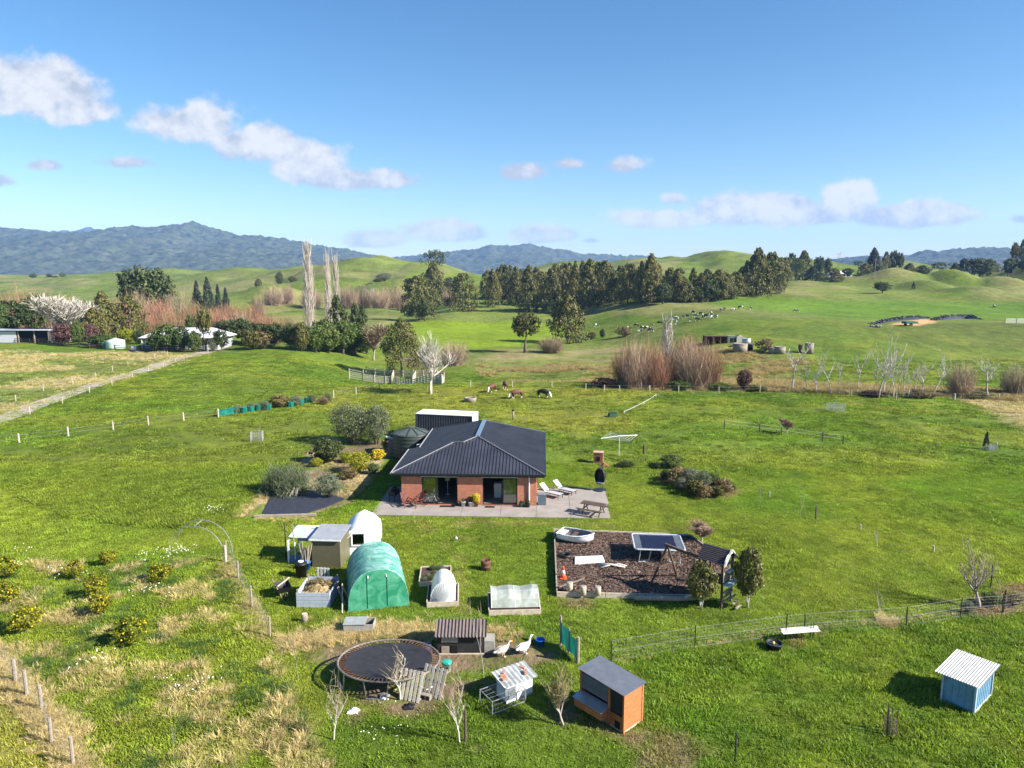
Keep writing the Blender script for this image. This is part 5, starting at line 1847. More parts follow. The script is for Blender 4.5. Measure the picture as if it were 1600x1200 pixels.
tk = at(650, 700)
t = thing('water_tank', 'dark green plastic water tank with ribbed conical lid beside the house', 'water tank', (-9.35, 64.6, 0), .2)
tkm = mat('dark_green_plastic', (.035, .045, .038), .45, var=.12)
prof = [(1.72, 0)]
for k in range(6):
    z = .15 + k * .35
    prof += [(1.74, z), (1.76, z + .04), (1.76, z + .08), (1.74, z + .12), (1.74, z + .3)]
prof += [(1.75, 2.25), (1.6, 2.32)]
MB().lathe(prof, 40).build('tank_wall', tkm, t, True)
lid = MB().lathe([(1.7, 2.28), (.3, 2.72), (.3, 2.80), (.02, 2.82)], 40).build('lid', mat('dark_green_lid', (.07, .085, .075), .5, var=.12), t)
for k in range(10):
    a = k * .6283
    MB().bar((.3 * math.cos(a), .3 * math.sin(a), 2.74), (1.66 * math.cos(a), 1.66 * math.sin(a), 2.31), .1, .07).build('rib', tkm, lid)
t = thing('pump_cover', 'pinkish pump box with a white slanted cover left of the tank', 'box', (-11.5, 66.2, 0), .3)
MB().box((0, 0, .6), (.6, .5, 1.2)).build('box', mat('pink_board', (.42, .28, .24), .8), t)
MB().bar((-.5, 0, 1.5), (.6, 0, 1.32), .8, .06).build('cover', whitem, t)
MB().box((.25, .1, 1.65), (.7, .5, .3)).build('dark_bundle', blackm, t)

# ------------------------------------------------------------------ garden buildings, left front
# green tunnel house
fl, frr = at(545, 953), at(639, 949)
ax = math.atan2(frr.y - fl.y, frr.x - fl.x)
tw, tl, tht = (frr - fl).length, 3.9, 2.1
t = thing('tunnel_house', 'green translucent plastic tunnel greenhouse with arched end', 'greenhouse', ((fl.x + frr.x) / 2, (fl.y + frr.y) / 2, 0), ax + R(9))


def film(name, c1, c2, tr_, sheen=.35):
    if name in MATS:
        return MATS[name]
    m = bpy.data.materials.new(name)
    m.use_nodes = True
    q = m.node_tree
    bs = q.nodes['Principled BSDF']
    tc = N(q, 'ShaderNodeTexCoord')
    nz = N(q, 'ShaderNodeTexNoise')
    nz.inputs['Scale'].default_value = 1.6
    nz.inputs['Detail'].default_value = 6
    nz.inputs['Distortion'].default_value = 1.2
    L(q, tc.outputs['Object'], nz.inputs['Vector'])
    rp = N(q, 'ShaderNodeValToRGB')
    rp.color_ramp.elements[0].position = .38
    rp.color_ramp.elements[1].position = .68
    rp.color_ramp.elements[0].color = (*c1, 1)
    rp.color_ramp.elements[1].color = (*c2, 1)
    L(q, nz.outputs['Fac'], rp.inputs[0])
    L(q, rp.outputs[0], bs.inputs['Base Color'])
    bs.inputs['Roughness'].default_value = .32
    bs.inputs['Specular IOR Level'].default_value = sheen
    b = N(q, 'ShaderNodeBump')
    b.inputs['Strength'].default_value = .5
    b.inputs['Distance'].default_value = .08
    L(q, nz.outputs['Fac'], b.inputs['Height'])
    L(q, b.outputs[0], bs.inputs['Normal'])
    tl_ = N(q, 'ShaderNodeBsdfTranslucent')
    L(q, rp.outputs[0], tl_.inputs[0])
    ms = N(q, 'ShaderNodeMixShader')
    ms.inputs[0].default_value = tr_
    L(q, bs.outputs[0], ms.inputs[1])
    L(q, tl_.outputs[0], ms.inputs[2])
    L(q, ms.outputs[0], q.nodes['Material Output'].inputs[0])
    MATS[name] = m
    return m


def arch(wd, h, n=22, pw=2.5):
    """half-round profile, sides steep at the ground"""
    out = []
    for i in range(n + 1):
        a = math.pi * i / n
        c, s_ = math.cos(a), math.sin(a)
        out.append((-(wd / 2) * math.copysign(abs(c) ** (2 / pw), c), h * abs(s_) ** (2 / pw)))
    return out


def tunnel(t, wd, h, ln, film_top, film_end, nx=7, sag=.05, pw=2.4):
    pr = arch(wd, h, 24, pw)
    mb = MB()
    rows_ = nx * 4 + 1
    for j in range(rows_):
        y = ln * j / (rows_ - 1)
        s_ = 1 - sag * abs(math.sin(math.pi * j / 4)) * .6
        for (x, z) in pr:
            mb.v.append((x * s_, y, z * s_))
    k = len(pr)
    for j in range(rows_ - 1):
        for i in range(k - 1):
            mb.f.append((j * k + i, j * k + i + 1, (j + 1) * k + i + 1, (j + 1) * k + i))
    mb.build('cover', film_top, t, True)
    for y, nm in ((-.01, 'front_end'), (ln + .01, 'rear_end')):
        e = MB()
        e.v = [(0, y, 0)] + [(x, y, z) for x, z in pr]
        e.f = [(0, i + 1, i + 2) for i in range(len(pr) - 1)]
        e.build(nm, film_end, t)
    for j in range(nx + 1):
        y = ln * j / nx
        MB().tube([(x * 1.004, y, z * 1.004) for x, z in pr[::2]], .02, 5).build('hoop', film_top if nx > 5 else steel, t)


gf = film('green_film', (.03, .22, .12), (.10, .38, .26), .3)
ge = film('green_end_film', (.035, .28, .15), (.14, .47, .30), .35)
tunnel(t, tw, tht, tl, film('teal_film', (.10, .34, .27), (.34, .56, .50), .3), ge, 6)
for x in (-.55, .45):
    MB().bar((x, -.03, .1), (x, -.03, 1.85), .02, .015).build('zip_seam', mat('seam', (.02, .12, .07), .5), t)
MB().bar((-.5, -.035, 1.84), (-.5, -.04, 1.7), .05, .02).build('toggle', whitem, t)
MB().bar((.42, -.035, 1.84), (.42, -.04, 1.7), .05, .02).build('toggle', whitem, t)
MB().bar((-tw / 2 - .3, -.1, .0), (-tw / 2 - .25, .8, 1.2), .05, .03).build('leaning_lath', paletim, t)

# white dome greenhouse behind
wd_ = at(566, 876)
t = thing('dome_greenhouse', 'white arched plastic greenhouse with a small square window', 'greenhouse', (-9.25, 41.0, 0), R(5))
t.scale = (.95, 1, .8)
wf = mat('white_film', (.74, .74, .72), .45, var=.06, spec=.4)
pr = [(-1.1, 0), (-1.13, .7), (-1.05, 1.45), (-.6, 1.95), (0, 2.3), (.6, 1.95), (1.05, 1.45), (1.13, .7), (1.1, 0)]
mb = MB()
for j in range(8):
    for (x, z) in pr:
        mb.v.append((x, j * .45, z))
for j in range(7):
    for i in range(8):
        mb.f.append((j * 9 + i, j * 9 + i + 1, j * 9 + 10 + i, j * 9 + 9 + i))
mb.build('cover', wf, t, True)
e = MB()
# end wall with a window opening
for y in (.0, 3.15):
    if y == 0:
        e.poly([(-1.1, y, 0), (-.45, y, 0), (-.45, y, 1.75), (-.6, y, 1.95), (-1.05, y, 1.45), (-1.13, y, .7)])
        e.poly([(.35, y, 0), (1.1, y, 0), (1.13, y, .7), (1.05, y, 1.45), (.6, y, 1.95), (.35, y, 2.08)])
        e.poly([(-.45, y, 1.75), (.35, y, 1.75), (.35, y, 2.08), (0, y, 2.3), (-.6, y, 1.95)])
        e.poly([(-.45, y, 0), (.35, y, 0), (.35, y, .85), (-.45, y, .85)])
    else:
        e.poly([(x, y, z) for x, z in pr])
e.build('end_wall', wf, t)
fr = MB()
for a, b in (((-.48, .82), (.38, .82)), ((-.48, 1.78), (.38, 1.78)), ((-.45, .8), (-.45, 1.8)), ((.35, .8), (.35, 1.8))):
    fr.bar((a[0], -.03, a[1]), (b[0], -.03, b[1]), .07, .07, (0, 1, 0))
wn = fr.build('window_frame', whitem, t)
MB().box((-.05, .01, 1.3), (.8, .01, .92)).build('pane', glass(), wn)
MB().bar((-1.1, -.25, 1.3), (-.5, -.15, 1.75), .5, .02).build('flap', wf, t)

# olive shed and lean-to
t = thing('garden_shed', 'olive green corrugated garden shed with a grey pitched roof', 'shed', (-12.3, 39.3, 0), R(-4))
t.scale = (1, 1, .86)
ol = mat('olive_steel', (.115, .105, .062), .5, .1, var=.12, scale=2)
mb = MB()
n_ = 12
for (x0, y0, x1, y1) in ((.7, 0, 2.35, .0), (2.35, 0, 2.35, 1.9), (2.35, 1.9, .0, 1.9)):
    Lw = math.hypot(x1 - x0, y1 - y0)
    k = max(2, int(Lw / .16))
    for i in range(k):
        a, b = i / k, (i + .82) / k
        q = [(x0 + (x1 - x0) * u, y0 + (y1 - y0) * u) for u in (a, b)]
        mx_, my_ = (q[0][0] + q[1][0]) / 2, (q[0][1] + q[1][1]) / 2
        MB().box((mx_, my_, .98), (abs(q[1][0] - q[0][0]) + .03, abs(q[1][1] - q[0][1]) + .03, 1.9)).build('steel_sheet', ol, t)
MB().box((1.52, .95, .97), (1.55, 1.8, 1.86)).build('core', ol, t)
MB().bar((1.52, -.12, 2.04), (1.52, 2.05, 2.2), 1.85, .05).build('roof', greyroof, t)
MB().box((1.52, -.13, 2.0), (1.88, .04, .09)).build('fascia', whitem, t)
t = thing('lean_to', 'small white-framed glazed lean-to against the left of the olive shed', 'lean-to', (-13.2, 39.9, 0), R(-4))
t.scale = (1, 1, .86)
for x, y in ((.0, 0), (0, 1.6), (1.7, 1.6), (1.7, 0)):
    MB().box((x, y, .8), (.08, .08, 1.6)).build('post', whitem, t)
for z in (.65, 1.55):
    MB().box((.0, .8, z), (.06, 1.6, .07)).build('rail', whitem, t)
MB().box((.42, 0, .3), (.75, .05, .6)).build('panel', mat('blue_panel', (.09, .16, .28), .6), t)
MB().box((.42, 0, 1.0), (.75, .012, .75)).build('pane', glass(), t)
for x in (.05, .42, .8):
    MB().box((x, -.01, .9), (.05, .06, 1.2)).build('mullion', whitem, t)
MB().box((.95, 1.62, 1.25), (1.9, .04, .8)).build('back_panel', mat('clear_corrugated', (.42, .46, .55), .35), t)
MB().bar((.9, .25, 1.72), (.9, 1.75, 1.95), 1.95, .03).build('roof_sheet', mat('clear_corrugated', (.42, .46, .55), .35), t)
MB().box((.95, 1.7, 1.95), (1.95, .06, .1)).build('barge', whitem, t)
t = thing('stake_bucket', 'blue bucket full of garden stakes in front of the olive shed', 'bucket', (-11.9, 39.0, 0))
MB().lathe([(.2, 0), (.25, .42), (.27, .42), (.27, .46), (.23, .46), (.2, .1)], 16).build('pail', mat('blue_plastic', (.01, .12, .50), .4), t, True)
rr = random.Random(4)
for k in range(16):
    a = rr.uniform(0, 6.28)
    MB().tube([(.1 * math.cos(a), .1 * math.sin(a), .1), (.55 * math.cos(a) * rr.uniform(.3, 1), .3 * math.sin(a), rr.uniform(1.1, 1.75))], .014, 5).build('stake', paletim if k % 3 else greybark, t)

# compost bin
cf = at(464, 949)
t = thing('compost_bin', 'blue-grey timber plank compost bin heaped with clippings', 'compost bin', (cf.x, cf.y, 0), R(-1))
bl = mat('blue_grey_planks', (.33, .37, .42), .8, var=.15, scale=4)
for (x, y, lx, ly, n2) in ((0.85, 0, 1.72, .04, 4), (.85, 1.95, 1.72, .04, 4), (0, .97, .04, 1.95, 4), (1.7, .97, .04, 1.95, 4)):
    for k in range(n2):
        MB().box((x, y, .10 + .2 * k), (lx, ly, .185)).build('plank', bl, t)
for x in (.0, 1.7):
    for y in (.06, 1.89):
        MB().box((x + (.05 if x < 1 else -.05), y, .48), (.09, .09, .96)).build('corner_post', timber, t)
o = thing('compost_heap', 'heap of brown and straw-coloured clippings in the compost bin', 'compost', (cf.x + .85, cf.y + .98, .0))
mb = MB()
rr = random.Random(8)
n_ = 14
for i in range(n_ + 1):
    for j in range(n_ + 1):
        u, v_ = i / n_, j / n_
        mb.v.append(((u - .5) * 1.6, (v_ - .5) * 1.85, .45 + .28 * math.sin(math.pi * u) * math.sin(math.pi * v_) + rr.uniform(-.05, .06) + .12 * v_))
for i in range(n_):
    for j in range(n_):
        a = i * (n_ + 1) + j
        mb.f.append((a, a + n_ + 1, a + n_ + 2, a + 1))
mb.build('clippings', mat('clippings', (.10, .085, .035), .95, col2=(.42, .28, .14), scale=1.4, bump=.8, bscale=12), o)
V, F = crown_round(70, 30, .03, 77, z0=0, lob=.4)
q = link('prunings', npmesh('prunings', V, F, lf_brown), o, (0, .3, .45))
q.scale = (1.6, 1.3, .5)
t = thing('black_bin', 'black lidded bin with a white ring behind the compost bin', 'bin', (-11.9, 38.0, 0))
MB().lathe([(.28, 0), (.33, .75), (.35, .75), (.35, .8), (.1, .86)], 16).build('bin_body', blackm, t, True)
MB().tube([(.12 * math.cos(a * .524), .12 * math.sin(a * .524), .9) for a in range(12)], .035, 6, True).build('ring', whitem, t)
t = thing('slatted_crate', 'small pale slatted timber crate behind the compost bin', 'crate', (-10.55, 37.6, 0), R(-8))
for k in range(4):
    MB().box((-.3 + .2 * k, 0, .35), (.12, .03, .7)).build('slat', offw, t)
MB().box((0, .05, .6), (.75, .06, .08)).build('rail', offw, t)
MB().box((0, .05, .12), (.75, .06, .08)).build('rail', offw, t)
t = thing('old_barrow', 'dark wheelbarrow with timber scraps left of the compost bin', 'wheelbarrow', (-12.2, 35.6, 0), R(30))
mb = MB()
mb.v = [(-.25, -.35, .3), (.25, -.35, .3), (.25, .35, .3), (-.25, .35, .3), (-.4, -.5, .62), (.4, -.5, .62), (.4, .5, .62), (-.4, .5, .62)]
mb.f = [(0, 3, 2, 1), (0, 1, 5, 4), (1, 2, 6, 5), (2, 3, 7, 6), (3, 0, 4, 7)]
mb.build('tray', blackm, t)
MB().tube([(0, -.62 + .16 * math.cos(a * .524), .17 + .16 * math.sin(a * .524)) for a in range(12)], .04, 6, True).build('wheel', blackm, t)
for s_ in (-1, 1):
    MB().bar((s_ * .15, -.6, .17), (s_ * .3, 1.0, .6), .04, .04).build('handle', timber, t)
    MB().bar((s_ * .22, .3, .35), (s_ * .25, .45, 0), .04, .04).build('leg', darkfr, t)
MB().bar((-.3, -.3, .7), (.5, .5, .72), .08, .04).build('timber_scrap', paletim, t)
for i, (x, y, a) in enumerate(((-8.55, 34.4, 20), (-8.35, 34.7, 35), (-8.75, 35.0, 10))):
    o = MB().bar((0, 0, .02), (-.35, .25, 1.0), .16, .03).build('leaning_board', [timber, paletim, darktim][i], None, False, (x, y, 0), R(a))
    tag(o, ['grey board leaning on the right end of the compost bin', 'pale board leaning between compost bin and tunnel house', 'dark board leaning at the back of the compost bin'][i], 'board', 'boards leaning on the compost bin')
for px, pyb, pyt, lab in ((460, 878, 818, 'tall timber pole left of the lean-to'), (447, 875, 817, 'dark bent metal hook stake left of the lean-to'), (524, 826, 820, 'small dark stake behind the olive shed')):
    p = at(px, pyb)
    h = max(tall(p, pyt), .4)
    o = MB().tube([(0, 0, -.05), (.02, 0, h * .6), (0, 0, h)], [.04, .035, .03], 6).build('garden_pole', timber if 'timber' in lab else darkfr, None, False, p)
    tag(o, lab, 'pole')

# raised beds
def raised(px, py, wx, wy, rz, name, lab, hgt_=.28, soil=True):
    p = at(px, py)
    t = thing(name, lab, 'garden bed', p, rz)
    for (x, y, a, b) in ((wx / 2, 0, wx, .05), (wx / 2, wy, wx, .05), (0, wy / 2, .05, wy - .05), (wx, wy / 2, .05, wy - .05)):
        MB().box((x, y, hgt_ / 2), (a, b, hgt_)).build('board', paletim, t)
    if soil:
        MB().box((wx / 2, wy / 2, hgt_ * .4), (wx - .06, wy - .06, hgt_ * .75)).build('soil', mat('dark_soil', (.06, .04, .028), .95, var=.4, scale=8, bump=.5), t)
    return t


b1 = raised(655, 917, 1.7, 2.1, R(4), 'raised_bed', 'timber raised bed with leafy vegetables behind the white hoop cover')
rr = random.Random(2)
for k in range(16):
    for n2, me in PROTO['sh_mid' if k % 3 else 'sh_grey'].items():
        o = link('vegetable', me, b1, (rr.uniform(.2, 1.5), rr.uniform(.2, 1.9), .22))
        o.scale = (.38, .38, .22)
b2 = raised(667, 949, 1.6, 2.2, R(4), 'raised_bed', 'timber raised bed under the white gathered hoop cover')
t = thing('hoop_cover', 'white gathered netting cover on hoops over the raised bed', 'cloche', at(667, 949) + Vector((.8, .28, .2)), R(4))
wn_ = film('white_netting', (.60, .62, .62), (.80, .80, .80), .35)
mb = MB()
pr = arch(1.3, 1.0, 18, 2)
for j in range(10):
    y = 1.75 * j / 9
    for (x, z) in pr:
        mb.v.append((x, y + .02, z))
for j in range(9):
    for i in range(18):
        mb.f.append((j * 19 + i, j * 19 + i + 1, j * 19 + 20 + i, j * 19 + 19 + i))
b_ = len(mb.v)
n_ = 36
for i in range(n_ + 1):      # gathered front: pleats run down to a knot
    a = math.pi * i / n_
    z = math.sin(a) * 1.0
    x = -math.cos(a) * .65
    k = .03 if i % 2 else -.03
    mb.v += [(x, .02, z), (x * .45, -.12 + k, z * .45 + .02), (x * .08, -.25, .0)]
for i in range(n_):
    q = b_ + i * 3
    mb.f += [(q, q + 3, q + 4, q + 1), (q + 1, q + 4, q + 5, q + 2)]
mb.build('netting', wn_, t)
for y in (.02, .9, 1.75):
    MB().tube([(x, y, z) for x, z in pr[::2]], .015, 5).build('hoop', whitem, t)
b3 = raised(764, 962, 2.6, 2.0, R(3), 'raised_bed', 'long low timber bed under the clear sloping cover')
t = thing('cold_frame', 'low translucent sloping cover over the long timber bed', 'cloche', at(764, 962) + Vector((.1, .25, .28)), R(3))
pf = film('clear_film', (.42, .46, .40), (.62, .66, .60), .4)
mb = MB()
sec = [(0, 0), (.12, .38), (.75, .62), (1.4, .55), (1.7, 0)]
for x in np.linspace(0, 2.45, 9):
    for (y, z) in sec:
        mb.v.append((float(x), y, z * (1 - .08 * math.sin(x * 5))))
for i in range(8):
    for j in range(4):
        mb.f.append((i * 5 + j, i * 5 + j + 1, i * 5 + 6 + j, i * 5 + 5 + j))
mb.f += [(0, 1, 2, 3, 4), (40, 44, 43, 42, 41)]
mb.build('cover', pf, t)
for x in (.02, 1.2, 2.43):
    MB().tube([(x, y, z) for y, z in sec], .018, 5).build('hoop', whitem, t)

# weed mat and firewood
P4 = [at(*q) for q in ((410, 803), (424, 774), (446, 766), (500, 768), (540, 780), (512, 792), (472, 805))]
o = MB().slab([(p.x, p.y, p.z + .05) for p in P4], .04).build('weed_mat', mat('weed_mat_cloth', (.030, .032, .045), .6, var=.3, scale=3))
tag(o, 'black woven weed mat sheet on the garden bed left of the house', 'sheet')
for i, (px, py) in enumerate(((433, 777), (440, 777), (446, 777), (452, 777), (458, 776), (462, 777))):
    p = at(px, py)
    o = MB().bar((0, 0, .06), (rr.uniform(-.35, .35), .25, .62), .16, .05).build('old_plank', timber, None, False, p + Vector((0, 0, .05)), rr.uniform(-.3, .3))
    tag(o, f'{nth(i)} old plank from the left leaning in the pile on the weed mat', 'plank', 'planks piled on the weed mat')
p = at(398, 809)
o = MB().bar((0, 0, .1), (4.2, .35, .1), .22, .16).build('sleeper_edging', timber, None, False, p)
tag(o, 'long pale timber sleeper edging the front of the weed mat', 'sleeper')

# lawn bits
p = at(759, 890)
t = thing('fire_drum', 'rusty steel fire drum on the lawn', 'drum', p)
MB().lathe([(.27, 0), (.28, .2), (.29, .21), (.28, .22), (.28, .42), (.29, .43), (.28, .44), (.28, .6), (.25, .6), (.24, .1)], 18).build('drum_wall', rust, t, True)
MB().lathe([(.05, .35), (.24, .4), (.24, .41)], 12).build('ash', mat('ash', (.10, .09, .085), .95), t)
p = at(713, 846)
t = thing('standpipe', 'small white pipe stub standing on the lawn', 'pipe', p)
MB().lathe([(.05, 0), (.05, .18), (.08, .18), (.08, .26), (.02, .27)], 10).build('riser', whitem, t, True)
MB().lathe([(.03, .25), (.03, .33), (.01, .34)], 8).build('vent_cap', whitem, t)

# ------------------------------------------------------------------ playground
FLp, BLp, BRp, FRp = Vector((2.38, 35.5, 0)), Vector((2.78, 44.76, 0)), Vector((11.5, 43.8, 0)), Vector((10.1, 35.1, 0))
t = thing('playground_bed', 'rectangular bark-mulch play area edged with timber boards', 'play area', (0, 0, 0))
mulch = mat('bark_mulch', (.055, .034, .028), .95, col2=(.17, .115, .10), scale=5, mixs=.52, bump=1.0, bscale=14)
RT = Vector((12.6, 39.0, 0))
o = MB().slab([(p.x, p.y, .2) for p in (FLp, FRp, RT, BRp, BLp)], .19).build('mulch', mulch, t)


def board(a, b, h, m_=paletim, n2=1):
    d = (b - a)
    for k in range(n2):
        p, q = a + d * (k / n2), a + d * ((k + .99) / n2)
        MB().bar(p + Vector((0, 0, h / 2)), q + Vector((0, 0, h / 2)), .07, h).build('edge_board', m_, t)


board(FLp, BLp, .36, timber, 3)
board(BLp, BRp, .30, paletim, 3)
board(FLp, FRp, .27, paletim, 3)
board(BRp, RT, .3, timber, 2)
chip = []
for s_ in range(4):
    mb = MB()
    mb.box((0, 0, .01), (.13, .05, .02), M=Matrix.Rotation(.3 * s_, 3, 'X'))
    chip.append(mb.mesh('chip', gmat))
XY = rand_xy(11000, 2.3, 12.6, 35, 45, 77)
pl = [(p.x, p.y) for p in (FLp, FRp, RT, BRp, BLp)]
XY = XY[inside(pl, XY[:, 0], XY[:, 1], .05) > .6]
r_ = np.random.default_rng(4)
cl = np.array([.07, .046, .04]) * r_.uniform(.25, 2.1, (len(XY), 1))
scatter('bark_chips', 'loose bark chips on the play area', XY, chip, r_.uniform(.6, 1.4, len(XY)), cl, 13, .205)
MZ = .2
mp = lambda px, py: (lambda v: Vector((v.x, v.y, MZ)))(up(px, py, MZ))

# dinghy
t = thing('dinghy', 'small white fibreglass dinghy lying on the play area', 'boat', mp(901, 845), R(-28))
hullm = mat('white_gelcoat', (.74, .74, .72), .3, var=.04, spec=.5)
st = [(-1.15, .60, .50, .02), (-.6, .68, .50, .0), (0, .68, .52, .0), (.5, .55, .56, .03), (.9, .30, .62, .1), (1.15, .04, .68, .3)]
mb = MB()
sec = 9
for (x, hb, zt, zb) in st:
    for i in range(sec):
        a = math.pi * i / (sec - 1)
        mb.v.append((x, -hb * math.copysign(abs(math.cos(a)) ** .6, math.cos(a)), zt - (zt - zb) * math.sin(a) ** .7))
for j in range(len(st) - 1):
    for i in range(sec - 1):
        mb.f.append((j * sec + i, j * sec + i + 1, (j + 1) * sec + i + 1, (j + 1) * sec + i))
mb.f.append(tuple(range(sec)))
mb.build('hull', hullm, t, True)
mb = MB()
for (x, hb, zt, zb) in st[:5]:
    for i in range(sec):
        a = math.pi * i / (sec - 1)
        mb.v.append((x * .96, -hb * .9 * math.copysign(abs(math.cos(a)) ** .6, math.cos(a)), zt - (zt - zb - .07) * math.sin(a) ** .7))
for j in range(4):
    for i in range(sec - 1):
        mb.f.append((j * sec + i, j * sec + i + 1, (j + 1) * sec + i + 1, (j + 1) * sec + i))
mb.build('inner_skin', mat('dinghy_inside', (.20, .19, .20), .7, var=.3), t, True)
MB().tube([(x, hb, zt) for x, hb, zt, _ in st] + [(x, -hb, zt) for x, hb, zt, _ in st[::-1]], .035, 6, True).build('gunwale', hullm, t)
MB().box((-.2, 0, .36), (.28, 1.24, .04)).build('thwart', darktim, t)
MB().box((-.95, 0, .36), (.35, 1.1, .04)).build('stern_seat', hullm, t)

t = thing('rubber_tyre', 'black tyre lying on the bark mulch', 'tyre', mp(884, 870))
MB().tube([(.28 * math.cos(k * .314), .28 * math.sin(k * .314), .1) for k in range(20)], .1, 8, True).build('tread', blackm, t, True)
MB().tube([(.2 * math.cos(k * .314), .2 * math.sin(k * .314), .13) for k in range(20)], .03, 6, True).build('bead', darkfr, t, True)
t = thing('sandpit_lid', 'flat white board lying on the play area', 'board', mp(919, 876), R(12))
MB().slab([(-.95, -.45, .1), (.85, -.5, .1), (1.0, .35, .1), (-.65, .5, .1)], .08).build('panel', whitem, t)
MB().slab([(-.85, -.38, .112), (.78, -.43, .112), (.9, .3, .112), (-.6, .42, .112)], .01).build('raised_face', offw, t)
t = thing('driftwood', 'bleached driftwood log and branches on the bark mulch', 'driftwood', mp(955, 887), R(-8))
for a, b, r0 in (((-.8, .1, .1), (.8, -.05, .1), .08), ((-.6, -.2, .06), (.3, .15, .15), .05), ((.0, .2, .08), (.9, .25, .06), .05)):
    MB().tube([a, ((a[0] + b[0]) / 2, (a[1] + b[1]) / 2 + .06, a[2] + .05), b], [r0, r0 * .9, r0 * .5], 7).build('branch', whitebark, t, True)
t = thing('traffic_cone', 'orange and white traffic cone at the left of the play area', 'traffic cone', mp(880, 903), 0)
orm = mat('cone_orange', (.75, .10, .02), .5, var=.06)
MB().box((0, 0, .02), (.4, .4, .04)).build('base', orm, t)
MB().lathe([(.16, .04), (.115, .27)], 16).build('lower_cone', orm, t, True)
MB().lathe([(.117, .27), (.075, .48)], 16).build('white_band', whitem, t, True)
MB().lathe([(.077, .48), (.04, .68), (.03, .69)], 16).build('upper_cone', orm, t, True)
for i, (px, py, h) in enumerate(((890, 925, .55), (911, 929, .48), (934, 929, .45))):
    t = thing('timber_bollard', ['tallest round timber stump post at the play area front, under the rail', 'middle round timber stump post at the play area front', 'right-hand round timber stump post at the play area front'][i], 'post', mp(px, py))
    MB().lathe([(.17, 0), (.165, h - .02), (.15, h), (.02, h + .005)], 14).build('stump', paletim, t, True)
    MB().lathe([(.13, h + .004), (.02, h + .012)], 14).build('end_grain', timber, t)
t = thing('balance_rail', 'thin timber rail leaning between the stump posts', 'rail', mp(876, 920))
MB().bar((-.1, .0, .1), (1.3, .3, .45), .09, .05).build('beam', timber, t)
t = thing('log_edging', 'bleached fallen log along the front edge of the play area', 'log', up(1000, 938, .1), R(-2))
MB().tube([(-.3, 0, .12), (.8, .03, .13), (1.9, .0, .12), (2.9, .06, .14)], [.13, .15, .14, .1], 8).build('trunk', greybark, t, True)
MB().tube([(2.3, 0, .2), (2.9, .2, .3), (3.3, .1, .25)], [.08, .06, .03], 6).build('branch', whitebark, t, True)

# rectangular trampoline
t = thing('rectangular_trampoline', 'rectangular trampoline with a dark blue mat and pale steel frame', 'trampoline', mp(1027, 868), R(-5))
Z0 = .85
cr = [(-1.45, -1.25), (1.45, -1.25), (1.45, 1.25), (-1.45, 1.25)]
MB().tube([(x, y, Z0) for x, y in ((-1.45, -1.1), (-1.3, -1.25), (1.3, -1.25), (1.45, -1.1), (1.45, 1.1), (1.3, 1.25), (-1.3, 1.25), (-1.45, 1.1))], .05, 8, True).build('frame', mat('pale_steel', (.55, .58, .60), .4, .3), t)
MB().box((0, 0, Z0 + .01), (2.0, 2.0, .02)).build('jump_mat', mat('blue_black_mat', (.010, .016, .042), .9, spec=.1), t)
for s_ in (-1, 1):
    MB().box((s_ * 1.2, 0, Z0 + .015), (.36, 2.3, .03)).build('safety_pad', mat('grey_pad', (.07, .085, .11), .8), t)
for k in range(22):
    x = -1.0 + 2.0 * k / 21
    for s_ in (-1, 1):
        MB().bar((x, s_ * 1.0, Z0), (x, s_ * 1.24, Z0), .03, .03).build('spring', steel, t)
for s_ in (-1, 1):
    MB().tube([(-1.1, s_ * 1.2, Z0), (-1.2, s_ * 1.1, .02), (-.6, s_ * .9, .02), (-.5, s_ * 1.2, Z0)], .035, 6).build('leg', mat('pale_steel', (.55, .58, .60), .4, .3), t)
    MB().tube([(1.1, s_ * 1.2, Z0), (1.2, s_ * 1.1, .02), (.6, s_ * .9, .02), (.5, s_ * 1.2, Z0)], .035, 6).build('leg', mat('pale_steel', (.55, .58, .60), .4, .3), t)

# play fort and swing
fp = mp(1120, 938)
t = thing('play_fort', 'dark timber play fort with a shingled gable roof', 'playhouse', (fp.x, fp.y + .3, 0), R(-42))
pz = 1.35
for x in (-.6, .6):
    for y in (-.55, .55):
        MB().box((x, y, 1.22), (.1, .1, 2.44)).build('post', darktim, t)
MB().box((0, 0, pz), (1.3, 1.2, .08)).build('platform', darktim, t)
rb = MB()
ez, rz_, hw2, ln2 = 2.38, 3.0, .72, .76
for s_ in (-1, 1):
    n2 = 9
    for k in range(n2):
        a0, a1 = k / n2, (k + 1.0) / n2
        y0, y1 = s_ * hw2 * (1 - a0), s_ * hw2 * (1 - a1)
        z0, z1_ = ez + (rz_ - ez) * a0, ez + (rz_ - ez) * a1
        q = MB()
        q.add([(-ln2, y0, z0 + .035), (ln2, y0, z0 + .035), (ln2, y1, z1_ + .005), (-ln2, y1, z1_ + .005), (-ln2, y0, z0), (ln2, y0, z0), (ln2, y1, z1_), (-ln2, y1, z1_)],
              [(0, 1, 2, 3), (0, 4, 5, 1), (4, 7, 6, 5), (1, 5, 6, 2), (0, 3, 7, 4)])
        q.build('shingle_course', mat('dark_shingle', (.050, .040, .045), .7, var=.25, scale=6), t)
for s_ in (-1, 1):
    MB().bar((ln2 + .02, s_ * (hw2 + .03), ez), (ln2 + .02, 0, rz_ + .05), .04, .1, (1, 0, 0)).build('barge_board', offw, t)
lb = MB()
for k in range(7):
    a = math.pi * (k + .5) / 8
lb.tube([(ln2 - .03, .6 * math.cos(math.pi * k / 10), ez + .05 + .42 * math.sin(math.pi * k / 10)) for k in range(11)], .05, 6).build('arch_trim', offw, t)
for z in (1.5, 1.68, 1.86):
    MB().box((.66, 0, z), (.03, 1.2, .16)).build('wall_board', timber, t)
